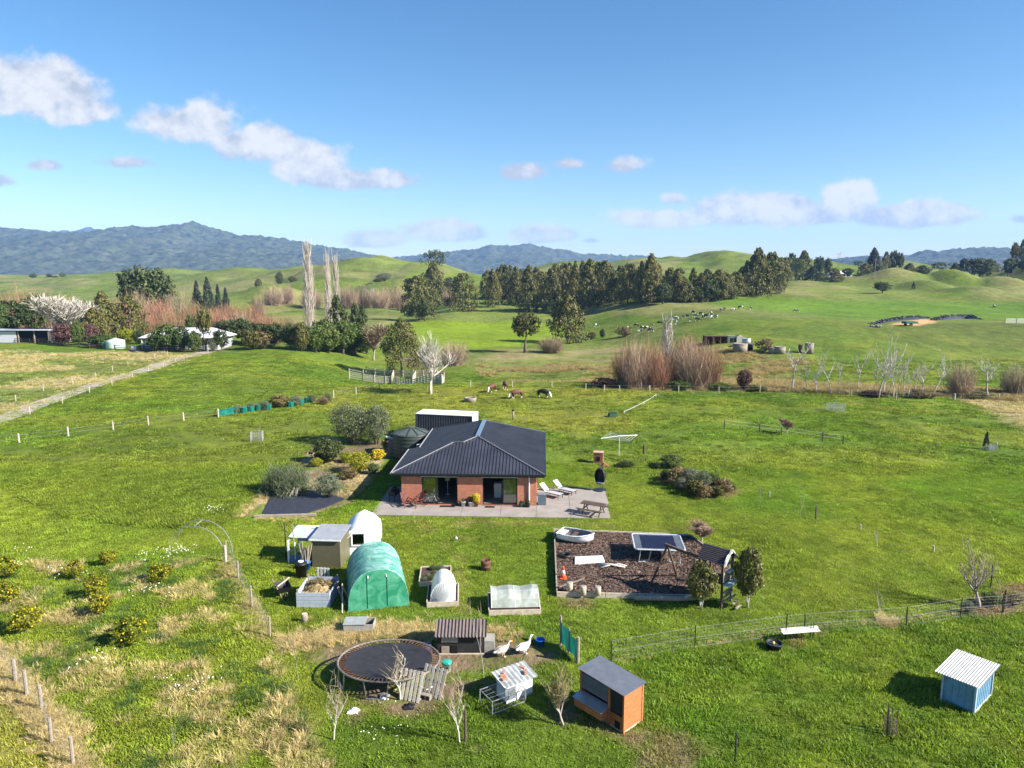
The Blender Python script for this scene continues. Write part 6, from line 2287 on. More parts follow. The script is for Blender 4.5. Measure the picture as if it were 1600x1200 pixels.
for z in (1.5, 1.68):
    MB().box((0, -.6, z), (1.2, .03, .16)).build('wall_board', darktim, t)
    MB().box((-.66, 0, z), (.03, 1.2, .16)).build('wall_board', darktim, t)
MB().box((.68, 0, 2.3), (.04, 1.3, .14)).build('beam', timber, t)
MB().box((.74, 0, 1.9), (.2, .5, .05)).build('window_shelf', whitem, t)
MB().box((.82, 0, 1.28), (.4, 1.15, .05)).build('counter', mat('pale_aqua', (.50, .60, .62), .5), t)
for z in (.35, .6, .85):
    MB().box((.68, -.1, z), (.05, .8, .12)).build('ladder_board', timber, t)
for k in range(4):
    MB().bar((.75 + .18 * k, -.35, .75 - .2 * k), (.75 + .18 * k, .35, .75 - .2 * k), .1, .05).build('step', timber, t)
T_ = t
t = thing('swing_set', 'dark timber A-frame swing beam joined to the play fort', 'swing', (0, 0, 0))
apx = up(1043, 852, 2.45)
bend_ = Vector((fp.x - .5, fp.y + .45, 2.2))
MB().bar(apx + (apx - bend_).normalized() * .15, bend_, .1, .14).build('beam', darktim, t)
for q in ((1016, 915), (1058, 900)):
    MB().bar(mp(*q), apx, .09, .09).build('leg', darktim, t)
a_, b_ = mp(1016, 915).lerp(apx, .45), mp(1058, 900).lerp(apx, .45)
MB().bar(a_, b_, .06, .06).build('cross_brace', darktim, t)
for u in (.35, .62):
    c = apx.lerp(bend_, u)
    for s_ in (-.2, .2):
        v = (bend_ - apx).normalized() * s_
        MB().tube([c + v, Vector((c.x + v.x, c.y + v.y, MZ + .5))], .012, 5).build('rope', darkfr, t)
    MB().box((c.x, c.y, MZ + .5), (.45, .2, .03), R(-20)).build('swing_seat', blackm, t)

# ------------------------------------------------------------------ poultry yard
# round trampoline
t = thing('round_trampoline', 'large round trampoline with a worn black mat and rusty springs', 'trampoline', (-5.2, 27.85, 0))
t.scale = (1, .78, .92)
zt = .9
MB().tube([(2.13 * math.cos(k * .1309), 2.13 * math.sin(k * .1309), zt) for k in range(48)], .045, 8, True).build('rim', mat('old_rim', (.22, .19, .16), .6, .4, var=.3), t)
mb = MB()
mb.lathe([(.02, zt - .10), (.9, zt - .08), (1.5, zt - .05), (1.82, zt - .01)], 56)
mb.f = mb.f[:-2]
mb.build('jump_mat', blackmat, t, True)
for k in range(72):
    a = k * math.pi / 36
    MB().bar((1.82 * math.cos(a), 1.82 * math.sin(a), zt - .01), (2.11 * math.cos(a), 2.11 * math.sin(a), zt), .04, .03).build('spring', rust, t)
for k in range(6):
    a = k * math.pi / 3 + .4
    MB().tube([(2.1 * math.cos(a - .25), 2.1 * math.sin(a - .25), zt), (2.1 * math.cos(a - .2), 2.1 * math.sin(a - .2), .04), (2.1 * math.cos(a + .2), 2.1 * math.sin(a + .2), .04), (2.1 * math.cos(a + .25), 2.1 * math.sin(a + .25), zt)], .03, 6).build('leg', steel, t)
# leaning pallets
for i, (px, py, wdp, rz0, lab) in enumerate(((672, 1089, 1.1, -28, 'right-hand weathered pallet leaning on the round trampoline'), (640, 1096, .9, -20, 'left-hand weathered pallet leaning on the round trampoline'))):
    p = at(px, py)
    t = thing('timber_pallet', lab, 'pallet', p, R(rz0), 'pallets leaning on the trampoline')
    n2 = 6 if i == 0 else 5
    for k in range(n2):
        x = -wdp / 2 + wdp * (k + .5) / n2
        MB().bar((x, -.02, .02), (x + random.uniform(-.02, .02), .5, 1.08), .115, .022, (0, -1, .5)).build('slat', paletim if k % 2 else whitebark, t)
    for u in (.12, .5, .9):
        a = Vector((0, -.02, .02)).lerp(Vector((0, .5, 1.08)), u) + Vector((0, .05, -.02))
        MB().bar(a + Vector((-wdp / 2, 0, 0)), a + Vector((wdp / 2, 0, 0)), .09, .06).build('bearer', timber, t)
t = thing('concrete_block', 'hollow concrete block lying in front of the pallets', 'block', at(666, 1092), R(-20))
MB().box((0, 0, .1), (.4, .2, .2)).build('block_body', conc2, t)
MB().box((-.1, -.101, .1), (.12, .01, .12)).build('hole', blackm, t)
MB().box((.1, -.101, .1), (.12, .01, .12)).build('hole', blackm, t)
for px, py, lab, m_, s_ in ((553, 1112, 'white crumpled feed sack on the grass', whitem, .45), (601, 1089, 'grey crumpled sack under the trampoline edge', galv, .4), (639, 1105, 'dark plastic sheet scrap beside the dirt mound', blackm, .45)):
    V, F = [], []
    r = np.random.default_rng(int(px))
    n2 = 7
    for i in range(n2 + 1):
        for j in range(n2 + 1):
            u, v_ = i / n2 - .5, j / n2 - .5
            e_ = math.hypot(u, v_) * 2
            V.append((u * s_ + r.normal(0, .02), v_ * s_ * .8 + r.normal(0, .02), max(0.01, .13 * (1 - e_ * .8) + r.normal(0, .035))))
    for i in range(n2):
        for j in range(n2):
            a = i * (n2 + 1) + j
            F.append((a, a + n2 + 1, a + n2 + 2, a + 1))
    o = link('feed_sack', npmesh('feed_sack', np.array(V), np.array(F), m_), None, at(px, py))
    tag(o, lab, 'sack')
p = at(698, 1048)
t = thing('feed_bucket', 'white bucket with a green lid beside the hen house', 'bucket', p)
MB().lathe([(.17, 0), (.2, .36), (.205, .36)], 16).build('pail', whitem, t, True)
MB().lathe([(.215, .35), (.215, .43), (.19, .44), (.02, .44)], 16).build('lid', mat('green_lid', (.03, .36, .28), .45), t, True)
MB().box((0.02, -.19, .2), (.06, .03, .1)).build('mark', darkfr, t)

# black hen house
h0, h1_ = at(684, 1022), at(757, 1022)
t = thing('hen_house', 'low black timber hen house with a brown corrugated roof', 'hen house', h0, yaw(684, 1022, 757, 1022))
wl = (h1_ - h0).length
blk = mat('black_tarred_boards', (.022, .021, .022), .7, var=.4, scale=3)
MB().box((wl / 2, .6, .45), (wl, 1.2, .9)).build('wall', blk, t)
MB().box((.55, -.02, .72), (.75, .04, .26)).build('hatch_board', mat('pale_ply', (.30, .28, .22), .8), t)
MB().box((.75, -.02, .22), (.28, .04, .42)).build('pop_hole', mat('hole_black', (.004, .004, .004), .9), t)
MB().box((.35, -.02, .2), (.35, .03, .36)).build('plank', timber, t)
MB().box((wl / 2, -.03, .02), (wl, .06, .06)).build('base_board', paletim, t)
brs = mat('brown_corrugated', (.105, .080, .075), .5, .2, var=.2, scale=3)
n2 = 15
mb = MB()
for k in range(n2 * 4 + 1):
    x = -.1 + (wl + .2) * k / (n2 * 4)
    z = .028 * math.cos(k * math.pi / 2)
    mb.v += [(x, -.2, .92 + z), (x, .65, 1.36 + z)]
for k in range(n2 * 4):
    mb.f.append((2 * k, 2 * k + 2, 2 * k + 3, 2 * k + 1))
mb.build('roof_front', brs, t)
mb = MB()
for k in range(n2 * 4 + 1):
    x = -.1 + (wl + .2) * k / (n2 * 4)
    z = .028 * math.cos(k * math.pi / 2)
    mb.v += [(x, .65, 1.36 + z), (x, 1.4, .95 + z)]
for k in range(n2 * 4):
    mb.f.append((2 * k, 2 * k + 2, 2 * k + 3, 2 * k + 1))
mb.build('roof_back', brs, t)
MB().box((wl + .2, .4, .3), (.5, .7, .6)).build('side_crate', mat('grey_board', (.28, .26, .23), .85), t)
MB().lathe([(.2, 0), (.22, .45), (.02, .46)], 14, c=(-.5, .1, 0)).build('blue_drum', mat('navy_plastic', (.02, .035, .10), .4), t, True)
p = at(537, 990)
t = thing('nest_crate', 'low grey board crate in the dry grass behind the trampoline', 'crate', p, R(2))
gb = mat('grey_board', (.28, .26, .23), .85)
for x, y, a, b in ((.7, 0, 1.4, .04), (.7, .7, 1.4, .04), (0, .35, .04, .7), (1.4, .35, .04, .7)):
    MB().box((x, y, .22), (a, b, .44)).build('side_board', gb, t)
MB().box((.5, .35, .46), (1.05, .8, .03)).build('lid', mat('grey_lid', (.25, .27, .27), .8), t)
t = thing('stump_post', 'short thick timber post behind the poultry yard', 'post', at(476, 972))
MB().lathe([(.16, 0), (.16, .42), (.14, .45), (.02, .455)], 12).build('post_body', timber, t, True)
MB().lathe([(.12, .452), (.02, .458)], 12).build('end_grain', paletim, t)

# animals: one continuous skin each ------------------------------------------------
def skinned(name, verts, edges, radii, mat_, sub=2, root=0):
    me = bpy.data.meshes.new(name)
    me.from_pydata(verts, edges, [])
    ob = bpy.data.objects.new(name, me)
    COL.objects.link(ob)
    ob.modifiers.new('skin', 'SKIN').use_smooth_shade = True
    s_ = ob.modifiers.new('sub', 'SUBSURF')
    s_.levels = s_.render_levels = sub
    for i, d in enumerate(me.skin_vertices[0].data):
        r = radii[i]
        d.radius = r if isinstance(r, tuple) else (r, r)
        d.use_root = (i == root)
    dg = bpy.context.evaluated_depsgraph_get()
    out = bpy.data.meshes.new_from_object(ob.evaluated_get(dg))
    bpy.data.objects.remove(ob)
    bpy.data.meshes.remove(me)
    out.name = name
    out.materials.clear()
    out.materials.append(mat_)
    return out


def goose_mesh(m_, up_):
    n0 = [(-.36, 0, .30), (-.18, 0, .34), (.05, 0, .36), (.2, 0, .42), (.27, 0, .55), (.29, 0, .70 if up_ else .62), (.35, 0, .78 if up_ else .66), (.45, 0, .75 if up_ else .62),
          (-.02, .09, .22), (-.0, .09, .03), (.08, .09, .015), (-.02, -.09, .22), (0, -.09, .03), (.08, -.09, .015), (-.5, 0, .33)]
    ed = [(0, 1), (1, 2), (2, 3), (3, 4), (4, 5), (5, 6), (6, 7), (2, 8), (8, 9), (9, 10), (2, 11), (11, 12), (12, 13), (0, 14)]
    rd = [.09, .16, .17, .11, .055, .045, .055, .02, .05, .018, .02, .05, .018, .02, .03]
    return skinned('goose_body', n0, ed, rd, m_, 2, 2)


for px, py, lab, m_, upn, rz0 in ((786, 1026, 'grey and white goose standing nearer the hen house', mat('grey_goose_feathers', (.22, .17, .13), .8, col2=(.66, .62, .57), scale=5, mixs=.5), False, .5),
                                  (820, 1021, 'white goose standing upright beside the blue tub', mat('white_feathers', (.74, .73, .70), .7, var=.05), True, .6)):
    t = thing('goose', lab, 'goose', at(px, py), rz0)
    b_ = link('body', goose_mesh(m_, upn), t)
    hz = .77 if upn else .65
    MB().lathe([(.028, 0), (.022, .06), (.006, .11)], 8).build('beak', mat('orange_beak', (.70, .26, .03), .5), t, True, (.40, 0, hz), 0).rotation_euler = (0, R(100), 0)
    for s_ in (-1, 1):
        mb = MB()
        mb.lathe([(.01, 0), (.09, .12), (.10, .25), (.04, .45), (.005, .52)], 10, sy=.3)
        w_ = mb.build('wing', m_, t, True, (.12, s_ * .14, .40))
        w_.rotation_euler = (0, R(-98), 0)
        MB().tube([(.0, s_ * .09, .12), (.01, s_ * .09, .02), (.1, s_ * .09, .012)], [.014, .014, .02], 6).build('foot', mat('orange_beak', (.70, .26, .03), .5), t, True)
p = at(844, 1008)
t = thing('blue_tub', 'bright blue plastic tub beside the white goose', 'tub', p)
MB().lathe([(.17, 0), (.22, .28), (.235, .28), (.235, .31), (.2, .31), (.16, .05), (.02, .04)], 18).build('tub_wall', mat('blue_plastic', (.01, .12, .50), .4), t, True)
MB().tube([(-.22, 0, .3), (-.12, .02, .4), (.12, .02, .4), (.22, 0, .3)], .012, 5).build('handle', steel, t)

# green shade cloth screen
t = thing('shade_cloth_screen', 'short fence of green shade cloth strung between timber posts', 'screen', (0, 0, 0))
s0, s1 = at(876, 1008), at(903, 1036)
sm = (s0 + s1) / 2
for p, h, r0 in ((s0, 1.45, .05), (sm, 1.25, .035), (s1, 1.22, .075)):
    MB().tube([p - Vector((0, 0, .1)), p + Vector((0, 0, h))], r0, 8).build('post', timber, t)
mb = MB()
n2 = 14
for i in range(n2 + 1):
    u = i / n2
    p = s0.lerp(s1, u)
    sag = .12 * math.sin(math.pi * ((u * 2) % 1))
    for k in range(5):
        v_ = k / 4
        mb.v.append((p.x + .05 * math.sin(u * 12 + v_ * 3), p.y, .12 + v_ * (1.15 - .22 * u - sag)))
for i in range(n2):
    for k in range(4):
        mb.f.append((i * 5 + k, i * 5 + k + 1, i * 5 + 6 + k, i * 5 + 5 + k))
mb.build('shade_cloth', film('shade_cloth_green', (.010, .17, .13), (.02, .24, .18), .25, .1), t)

# rabbit hutch with wire run
t = thing('rabbit_hutch', 'white timber hutch with corrugated roof weighted by bricks', 'hutch', at(828, 1088), R(33))
MB().box((-.45, .45, .36), (1.25, .75, .72)).build('box', mat('white_ply', (.60, .60, .60), .6, var=.1), t)
mb = MB()
for k in range(33):
    x = -1.25 + 1.6 * k / 32
    z = .02 * math.cos(k * math.pi / 2)
    mb.v += [(x, -.06, .80 + z), (x, .98, .98 + z)]
for k in range(32):
    mb.f.append((2 * k, 2 * k + 2, 2 * k + 3, 2 * k + 1))
mb.build('roof', mat('patchy_iron', (.20, .21, .20), .6, .2, col2=(.52, .54, .53), scale=2.5), t)
for i, (x, y) in enumerate(((-1.0, .35), (-.8, .75), (-.05, .3), (.05, .65), (-.95, .55))):
    MB().box((x, y, .93), (.22, .11, .08), i * .7).build('brick', mat('old_brick', (.36, .16, .10), .85), t)
MB().box((-.9, .06, .4), (.5, .02, .5)).build('mesh_door', mat('hutch_mesh', (.16, .18, .2), .6), t)
t = thing('wire_run', 'low white-framed wire run in front of the hutch', 'run', at(803, 1104), R(33))
fr = [(-1.0, 0), (.55, 0), (.55, .95), (-1.0, .95)]
for i in range(4):
    a, b = fr[i], fr[(i + 1) % 4]
    for z in (.04, .56):
        MB().bar((a[0], a[1], z), (b[0], b[1], z), .028, .028).build('rail', galv, t)
    MB().box((a[0], a[1], .3), (.032, .032, .56)).build('upright', galv, t)
mb = MB()
for k in range(13):
    x = -1.0 + 1.55 * k / 12
    mb.tube([(x, 0, .04), (x, 0, .56), (x, .95, .58)], .005, 3)
for z in (.2, .38):
    mb.tube([(-1, 0, z), (.55, 0, z)], .005, 3)
for y in (.25, .5, .75):
    mb.tube([(-1, y, .57), (.55, y, .57)], .005, 3)
tag(mb.build('wire_mesh', galv, t), kind='stuff')

# cedar coop
cc = at(974, 1147)
t = thing('cedar_coop', 'tall orange cedar chicken coop with a grey metal roof and nest box', 'chicken coop', cc, R(132))
t.scale = (.93, 1, .81)   # x along the long side, leftwards and back
LL, WW = 2.3, 1.08
ced = mat('cedar_boards', (.36, .135, .050), .65, var=.28, scale=2.2, stretch=(1, 1, 5), bump=.15)
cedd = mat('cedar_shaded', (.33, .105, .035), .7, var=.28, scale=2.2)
hF, hB = 1.95, 2.0
# local: origin front corner, +x to the left-back corner, -y towards the right face
nb = 13
for k in range(nb):
    z = .12 + 1.83 * (k + .5) / nb
    MB().box((.0, -WW / 2, z), (.035, WW - .08, 1.83 / nb - .012)).build('cedar_board', ced, t)
    MB().box((LL, -WW / 2, z), (.035, WW - .08, 1.83 / nb - .012)).build('cedar_board', ced, t)
    MB().box((LL / 2, -WW, z), (LL - .08, .035, 1.83 / nb - .012)).build('cedar_board', ced, t)
for x, y in ((0, 0), (LL, 0), (0, -WW), (LL, -WW), (.75, 0)):
    MB().box((x, y, 1.0), (.08, .08, 2.0)).build('corner_post', ced, t)
for k in range(5):
    MB().box((.38, 0, .2 + .13 * k), (.68, .03, .115)).build('cedar_board', cedd, t)
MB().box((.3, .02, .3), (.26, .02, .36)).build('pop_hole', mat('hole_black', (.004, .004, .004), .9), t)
for k in range(4):
    MB().box((1.5, 0, .2 + .13 * k), (1.5, .03, .115)).build('cedar_board', cedd, t)
slat = mat('grey_louvre', (.16, .17, .19), .6, var=.15)
for k in range(9):
    MB().bar((.82, .01, 1.2 + .085 * k), (LL - .04, .01, 1.2 + .085 * k), .05, .045).build('louvre_slat', slat, t)
MB().box((.38, -.05, 1.35), (.66, .01, 1.1)).build('wire_panel', mat('dark_mesh', (.02, .02, .022), .8), t)
mb = MB()
n2 = 16
for k in range(n2 * 4 + 1):
    y = -WW - .12 + (WW + .28) * k / (n2 * 4)
    z = .022 * math.cos(k * math.pi / 2)
    mb.v += [(-.12, y, 2.02 + z), (LL + .12, y, 2.14 + z)]
for k in range(n2 * 4):
    mb.f.append((2 * k, 2 * k + 1, 2 * k + 3, 2 * k + 2))
mb.build('roof', greyroof, t)
nb_ = MB().box((1.55, .2, .62), (1.5, .38, .45)).build('nest_box', ced, t)
MB().bar((.75, .22, .9), (2.35, .22, .9), .52, .03, (0, .25, 1)).build('nest_roof', galv, nb_)
for k in range(3):
    MB().box((1.55, .395, .47 + .15 * k), (1.5, .012, .135)).build('cedar_board', ced, nb_)
MB().box((LL / 2, -WW / 2, .06), (LL, WW, .08)).build('floor_frame', paletim, t)

# ------------------------------------------------------------------ right foreground
bs_ = at(1521, 1117)
t = thing('blue_shed', 'small blue-painted shed with a white corrugated skillion roof', 'shed', bs_, R(40))
t.scale = (1, 1, .78)   # x to the right-back, y to the left-back
bw, bd, bh = 1.95, 1.15, 1.58
blu = mat('faded_blue_paint', (.12, .25, .36), .65, var=.25, scale=2.2, bump=.15)
MB().box((bw / 2, .02, bh / 2), (bw, .03, bh)).build('wall', blu, t)
MB().box((.02, bd / 2, bh / 2), (.03, bd - .05, bh)).build('wall', blu, t)
MB().box((bw / 2, bd, bh / 2), (bw, .03, bh)).build('wall', blu, t)
MB().box((bw - .02, bd / 2, bh / 2), (.03, bd - .05, bh)).build('wall', blu, t)
for x, y in ((0, 0), (bw, 0), (bw, bd), (0, bd)):
    MB().box((x, y, bh / 2 + .02), (.07, .07, bh + .04)).build('corner_post', mat('pale_blue_trim', (.30, .40, .45), .7), t)
for k in range(9):
    MB().box((.12 + (bw - .24) * k / 8, -.002, bh / 2 + .05), (.02, .02, bh - .12)).build('batten', blu, t)
for k in range(5):
    MB().box((-.002, .12 + (bd - .24) * k / 4, bh / 2 + .02), (.02, .02, bh - .06)).build('batten', blu, t)
MB().box((bw / 2, -.014, .08), (bw, .03, .12)).build('weathered_sill', mat('flaked_paint', (.50, .50, .46), .8, var=.3), t)
rm_ = mat('white_iron', (.40, .39, .37), .5, .1, var=.22, scale=3)
mb = MB()
n2 = 17
for k in range(n2 * 4 + 1):
    y = -.2 + (bd + .45) * k / (n2 * 4)
    z = .014 * math.cos(k * math.pi / 2)
    mb.v += [(-.22, y, bh + .06 + z), (bw + .2, y, bh + .18 + z)]
for k in range(n2 * 4):
    mb.f.append((2 * k, 2 * k + 1, 2 * k + 3, 2 * k + 2))
mb.build('roof', rm_, t)
# tree guard
t = thing('tree_guard', 'dark stake and wire tree guard on the front grass', 'tree guard', at(1390, 1148))
for x, y, h in ((-.17, -.12, 1.15), (.18, -.1, 1.05), (-.02, .18, 1.15), (.12, .16, 1.0)):
    MB().tube([(x, y, -.05), (x, y, h)], .022, 6).build('stake', darktim, t)
mb = MB()
for k in range(16):
    a = k * .3927
    mb.tube([(.22 * math.cos(a), .2 * math.sin(a), 0), (.22 * math.cos(a), .2 * math.sin(a), .72)], .006, 3)
for z in (.1, .25, .4, .55, .7):
    mb.tube([(.22 * math.cos(k * .3927), .2 * math.sin(k * .3927), z) for k in range(16)], .006, 3, True)
tag(mb.build('wire_sleeve', mat('rusted_wire', (.12, .09, .07), .8), t), kind='stuff')
MB().tube([(0, 0, 0), (.02, 0, .5), (.0, .02, .95)], [.02, .015, .006], 5).build('dead_stem', timber, t)
# plank bench trough
a_, b_ = at(1224, 1004), at(1272, 1000)
t = thing('plank_bench', 'long white plank set on dark stakes by the wire fence', 'bench', (a_ + b_) / 2, yaw(1224, 1004, 1272, 1000))
ln_ = (b_ - a_).length / 2 + .15
MB().box((0, -.1, .55), (ln_ * 2, .2, .05)).build('plank', whitem, t)
MB().box((.05, .12, .58), (ln_ * 2, .16, .05)).build('plank', offw, t)
for x in (-ln_ * .7, .15, ln_ * .65, ln_ * .8):
    MB().tube([(x, .05, -.05), (x, .05, .85 if x != .15 else .53)], .02, 6).build('stake', darkfr, t)
t = thing('water_tub', 'black rubber tub with a yellow ball floating in it', 'tub', at(1209, 1013))
MB().lathe([(.3, 0), (.36, .26), (.38, .26), (.38, .29), (.33, .29), (.28, .06), (.02, .05)], 20).build('tub_wall', blackm, t, True)
MB().lathe([(.31, .20), (.02, .201)], 20).build('water', mat('tub_water', (.02, .03, .035), .05, spec=.6), t)
o = MB().lathe([(.005, -.07), (.05, -.05), (.07, 0), (.05, .05), (.005, .07)], 12).build('yellow_ball', mat('yellow_ball', (.65, .62, .03), .5), None, True, at(1209, 1013) + Vector((-.03, 0, .27)))
tag(o, 'small yellow ball in the black rubber tub', 'ball')


# ------------------------------------------------------------------ fences
def fence(name, label, pix, ph, pm, wires=(), netting=None, pr=.05, wm=None, tops=None, pz0=0.0, square=False, step=None, end_only=False):
    P = [at(*q) for q in pix]
    t = thing(name, label, 'fence', P[0])
    o = P[0]
    if step:
        Q = [P[0]]
        for a, b in zip(P[:-1], P[1:]):
            n2 = max(1, round((b - a).length / step))
            for k in range(1, n2 + 1):
                c = a.lerp(b, k / n2)
                c.z = gz(c.x, c.y)
                Q.append(c)
        P = Q
    for i, p in enumerate(P):
        h = ph * random.uniform(.92, 1.06)
        q = p - o
        MB().tube([q - Vector((0, 0, .2)), q + Vector((random.uniform(-.03, .03), 0, h))], pr * random.uniform(.85, 1.15), 7).build('post', pm, t)
    mb = MB()
    for z in wires:
        for a, b in zip(P[:-1], P[1:]):
            n2 = max(2, int((b - a).length / 4))
            pts = []
            for k in range(n2 + 1):
                c = a.lerp(b, k / n2)
                c.z = gz(c.x, c.y) + z
                pts.append(c - o)
            mb.tube(pts, .004 if len(wires) > 2 else .008, 3)
    if wires:
        tag(mb.build('wire', wm or galv, t), kind='stuff')
    if netting:
        mb = MB()
        zs, dx = netting
        for a, b in zip(P[:-1], P[1:]):
            n2 = int((b - a).length / dx)
            for k in range(n2):
                c = a.lerp(b, k / n2)
                c.z = gz(c.x, c.y)
                mb.tube([c - o, c - o + Vector((0, 0, zs[-1]))], .0016, 3)
            for z in zs:
                mb.tube([a - o + Vector((0, 0, z)), b - o + Vector((0, 0, z))], .0016, 3)
        tag(mb.build('netting', galv, t), kind='stuff')
    return t


whitepost = mat('sun_bleached_post', (.40, .35, .28), .85, var=.2, scale=5)
dkpost = mat('dark_steel_post', (.02, .022, .022), .6)
fence('wire_fence', 'old timber-post wire fence choked with dry grass at the lower left', [(-20, 1012), (25, 1068), (43, 1090), (66, 1112), (81, 1165), (115, 1198)], 1.15, timber, (.25, .5, .75, 1.0), ((.1, .4, .7, 1.0), .5), .07)
fence('orchard_fence', 'wire netting fence between the orchard and the lawn', [(354, 872), (372, 905), (394, 950), (422, 996)], 1.15, timber, (.3, .6, .9, 1.1), ((.2, .5, .8, 1.1), .3), .05)
fence('netting_fence', 'fine wire netting fence with thin dark posts across the right foreground', [(955, 1034), (1086, 1012), (1228, 993), (1257, 990), (1416, 979), (1500, 965), (1566, 960), (1640, 950)], 1.05, dkpost, (.05, .5, 1.0), ((.1, .25, .4, .55, .7, .85, 1.0), .16), .025)
fence('driveway_fence', 'pale post-and-wire fence along the lower side of the driveway', [(-40, 683), (47, 648), (98, 631), (140, 614), (175, 602), (207, 590), (232, 581), (255, 574), (274, 566), (292, 560), (325, 551)], 1.0, whitepost, (.5, .9), None, .06)
fence('driveway_fence', 'pale post-and-wire fence along the upper side of the driveway', [(-30, 648), (25, 628), (68, 611), (114, 600), (149, 590), (176, 580), (200, 572), (242, 561), (262, 556)], .95, whitepost, (.5, .9), None, .06)
fence('paddock_fence', 'line of pale posts crossing the left meadow', [(-30, 697), (30, 692), (107, 682), (177, 672), (232, 664), (287, 658), (341, 652)], 1.05, whitepost, (.4, .8), None, .09)
fence('paddock_fence', 'pale posts continuing toward the cattle yards', [(521, 622), (556, 616), (593, 607)], 1.1, whitepost, (.5, .95), None, .08)
fence('creek_fence', 'post-and-wire fence in front of the creek willows', [(735, 605), (800, 606), (862, 606), (915, 610), (944, 612), (968, 612), (1015, 612), (1060, 613), (1123, 615), (1187, 613), (1252, 613), (1330, 620), (1400, 624), (1491, 626), (1560, 625), (1640, 626)], .95, whitepost, (.5, .9), None, .07)
fence('tape_fence', 'short electric tape fence in the right paddock', [(1132, 669), (1187, 676), (1221, 680), (1285, 690), (1317, 694)], .95, darktim, (.55, .9), None, .06, whitem)
fence('garden_fence', 'corner posts of the fence beside the right edge garden', [(1548, 918), (1567, 958), (1610, 962)], 1.3, dkpost, (.4, .8, 1.2), None, .03)
fence('farm_fence', 'fence line across the foot of the green hill', [(700, 503), (760, 504), (830, 503), (900, 507), (980, 512)], 1.1, timber, (.5, 1.0), None, .09, step=9)
fence('track_fence', 'fence by the dark bank under the herd', [(700, 568), (760, 570), (850, 575), (940, 580)], .9, timber, (.5, .85), None, .06, step=6)


def rail_fence(name, label, pix, h, rails, pm, step=2.4, pr=.07, rw=.14, off=0.0):
    P = [at(*q) for q in pix]
    t = thing(name, label, 'fence', P[0])
    o = P[0]
    Q = [P[0]]
    for a, b in zip(P[:-1], P[1:]):
        n2 = max(1, round((b - a).length / step))
        for k in range(1, n2 + 1):
            c = a.lerp(b, k / n2)
            c.z = gz(c.x, c.y)
            Q.append(c)
    for p in Q:
        MB().tube([p - o - Vector((0, 0, .2)), p - o + Vector((0, 0, h * random.uniform(1, 1.12)))], pr, 6).build('post', pm, t)
    for a, b in zip(Q[:-1], Q[1:]):
        for k in range(rails):
            z = h * (k + .7) / (rails + .1)
            MB().bar(a - o + Vector((0, 0, z)), b - o + Vector((0, 0, z)), .04, rw).build('rail', pm, t)


rail_fence('rail_fence', 'dark timber rail fence in front of the white house', [(-30, 533), (60, 538), (140, 545), (200, 548), (250, 549), (318, 547)], 1.15, 3, darktim, 3.5)
yt = mat('bleached_rails', (.40, .355, .29), .85, var=.3, scale=4)
for lab, pix, h in (('tall slatted loading ramp side at the left of the cattle yards', [(546, 592), (568, 596)], 2.0), ('front rails of the timber cattle yards', [(568, 596), (620, 600), (690, 601)], 1.5),
                    ('back rails of the timber cattle yards', [(572, 585), (630, 589), (694, 592)], 1.5), ('cross rails at the middle of the cattle yards', [(612, 600), (616, 588)], 1.5),
                    ('right end rails of the cattle yards by the bare tree', [(690, 601), (694, 592)], 1.4), ('cross rails near the dark feathery tree in the yards', [(645, 600), (650, 590)], 1.5)):
    rail_fence('cattle_yard', lab, pix, h, 5, yt, 2.0, .09, .16)

for i, (px, py, h, r0, m_, lab) in enumerate(((1274, 812, 1.0, .05, darktim, 'short dark stake beside the leafless sapling'), (1187, 786, 1.3, .015, greybark, 'thin pale whip stake on the right lawn'), (1006, 710, .95, .1, darktim, 'thick dark post right of the clothes line'),
                                            (1344, 828, .4, .05, whitepost, 'small white peg on the lawn edge'), (1458, 862, .4, .06, whitepost, 'small leaning white peg near the fruit tree'), (1202, 776, .45, .05, whitepost, 'small white peg left of the sapling'), (1556, 703, .75, .09, whitepost, 'short white post beside the young evergreen'),
                                            (1468, 695, .35, .04, whitepost, 'tiny white peg in the right paddock'), (1148, 1192, 1.15, .03, dkpost, 'dark steel stake in the front grass'), (1491, 625, .9, .12, whitepost, 'white strainer post at the end of the grey trees'),
                                            (727, 1158, 1.25, .05, darktim, 'dark stake tied to the leafless sapling'), (1097, 769, .5, .03, whitepost, 'white peg at the island bed'))):
    o = MB().tube([(0, 0, -.1), (.01, 0, h * .5), (0, 0, h)], [r0, r0, r0 * .9], 7).build('stake', m_, None, False, at(px, py))
    tag(o, lab, 'stake')
# strainer post behind house
t = thing('fence_strainer', 'weathered strainer post with a dark cap behind the house', 'post', at(802, 656))
MB().lathe([(.11, 0), (.1, 1.05)], 10).build('post_body', timber, t, True)
MB().lathe([(.14, 1.05), (.12, 1.25), (.03, 1.3)], 10).build('cap', blackm, t, True)

# garden arch
a0, a1 = at(264, 872), at(353, 880)
t = thing('garden_arch', 'pale pipe garden arch over the orchard entrance', 'arch', (0, 0, 0))
for k, dy in enumerate((0, 1.1)):
    w_ = (a1 - a0)
    pts = []
    for i in range(17):
        a = math.pi * i / 16
        c = a0.lerp(a1, .5 - .5 * math.cos(a))
        pts.append((c.x, c.y + dy, 2.15 * math.sin(a) ** .8 if 0 < i < 16 else -.1))
    MB().tube(pts, .018, 6).build('hoop', galv, t)
MB().tube([((a0.x + a1.x) / 2, (a0.y + a1.y) / 2, 2.15), ((a0.x + a1.x) / 2, (a0.y + a1.y) / 2 + 1.1, 2.15)], .02, 6).build('ridge_pipe', galv, t)
MB().tube([(a1.x, a1.y, -.1), (a1.x, a1.y, 1.1)], .07, 7).build('post', whitepost, t)

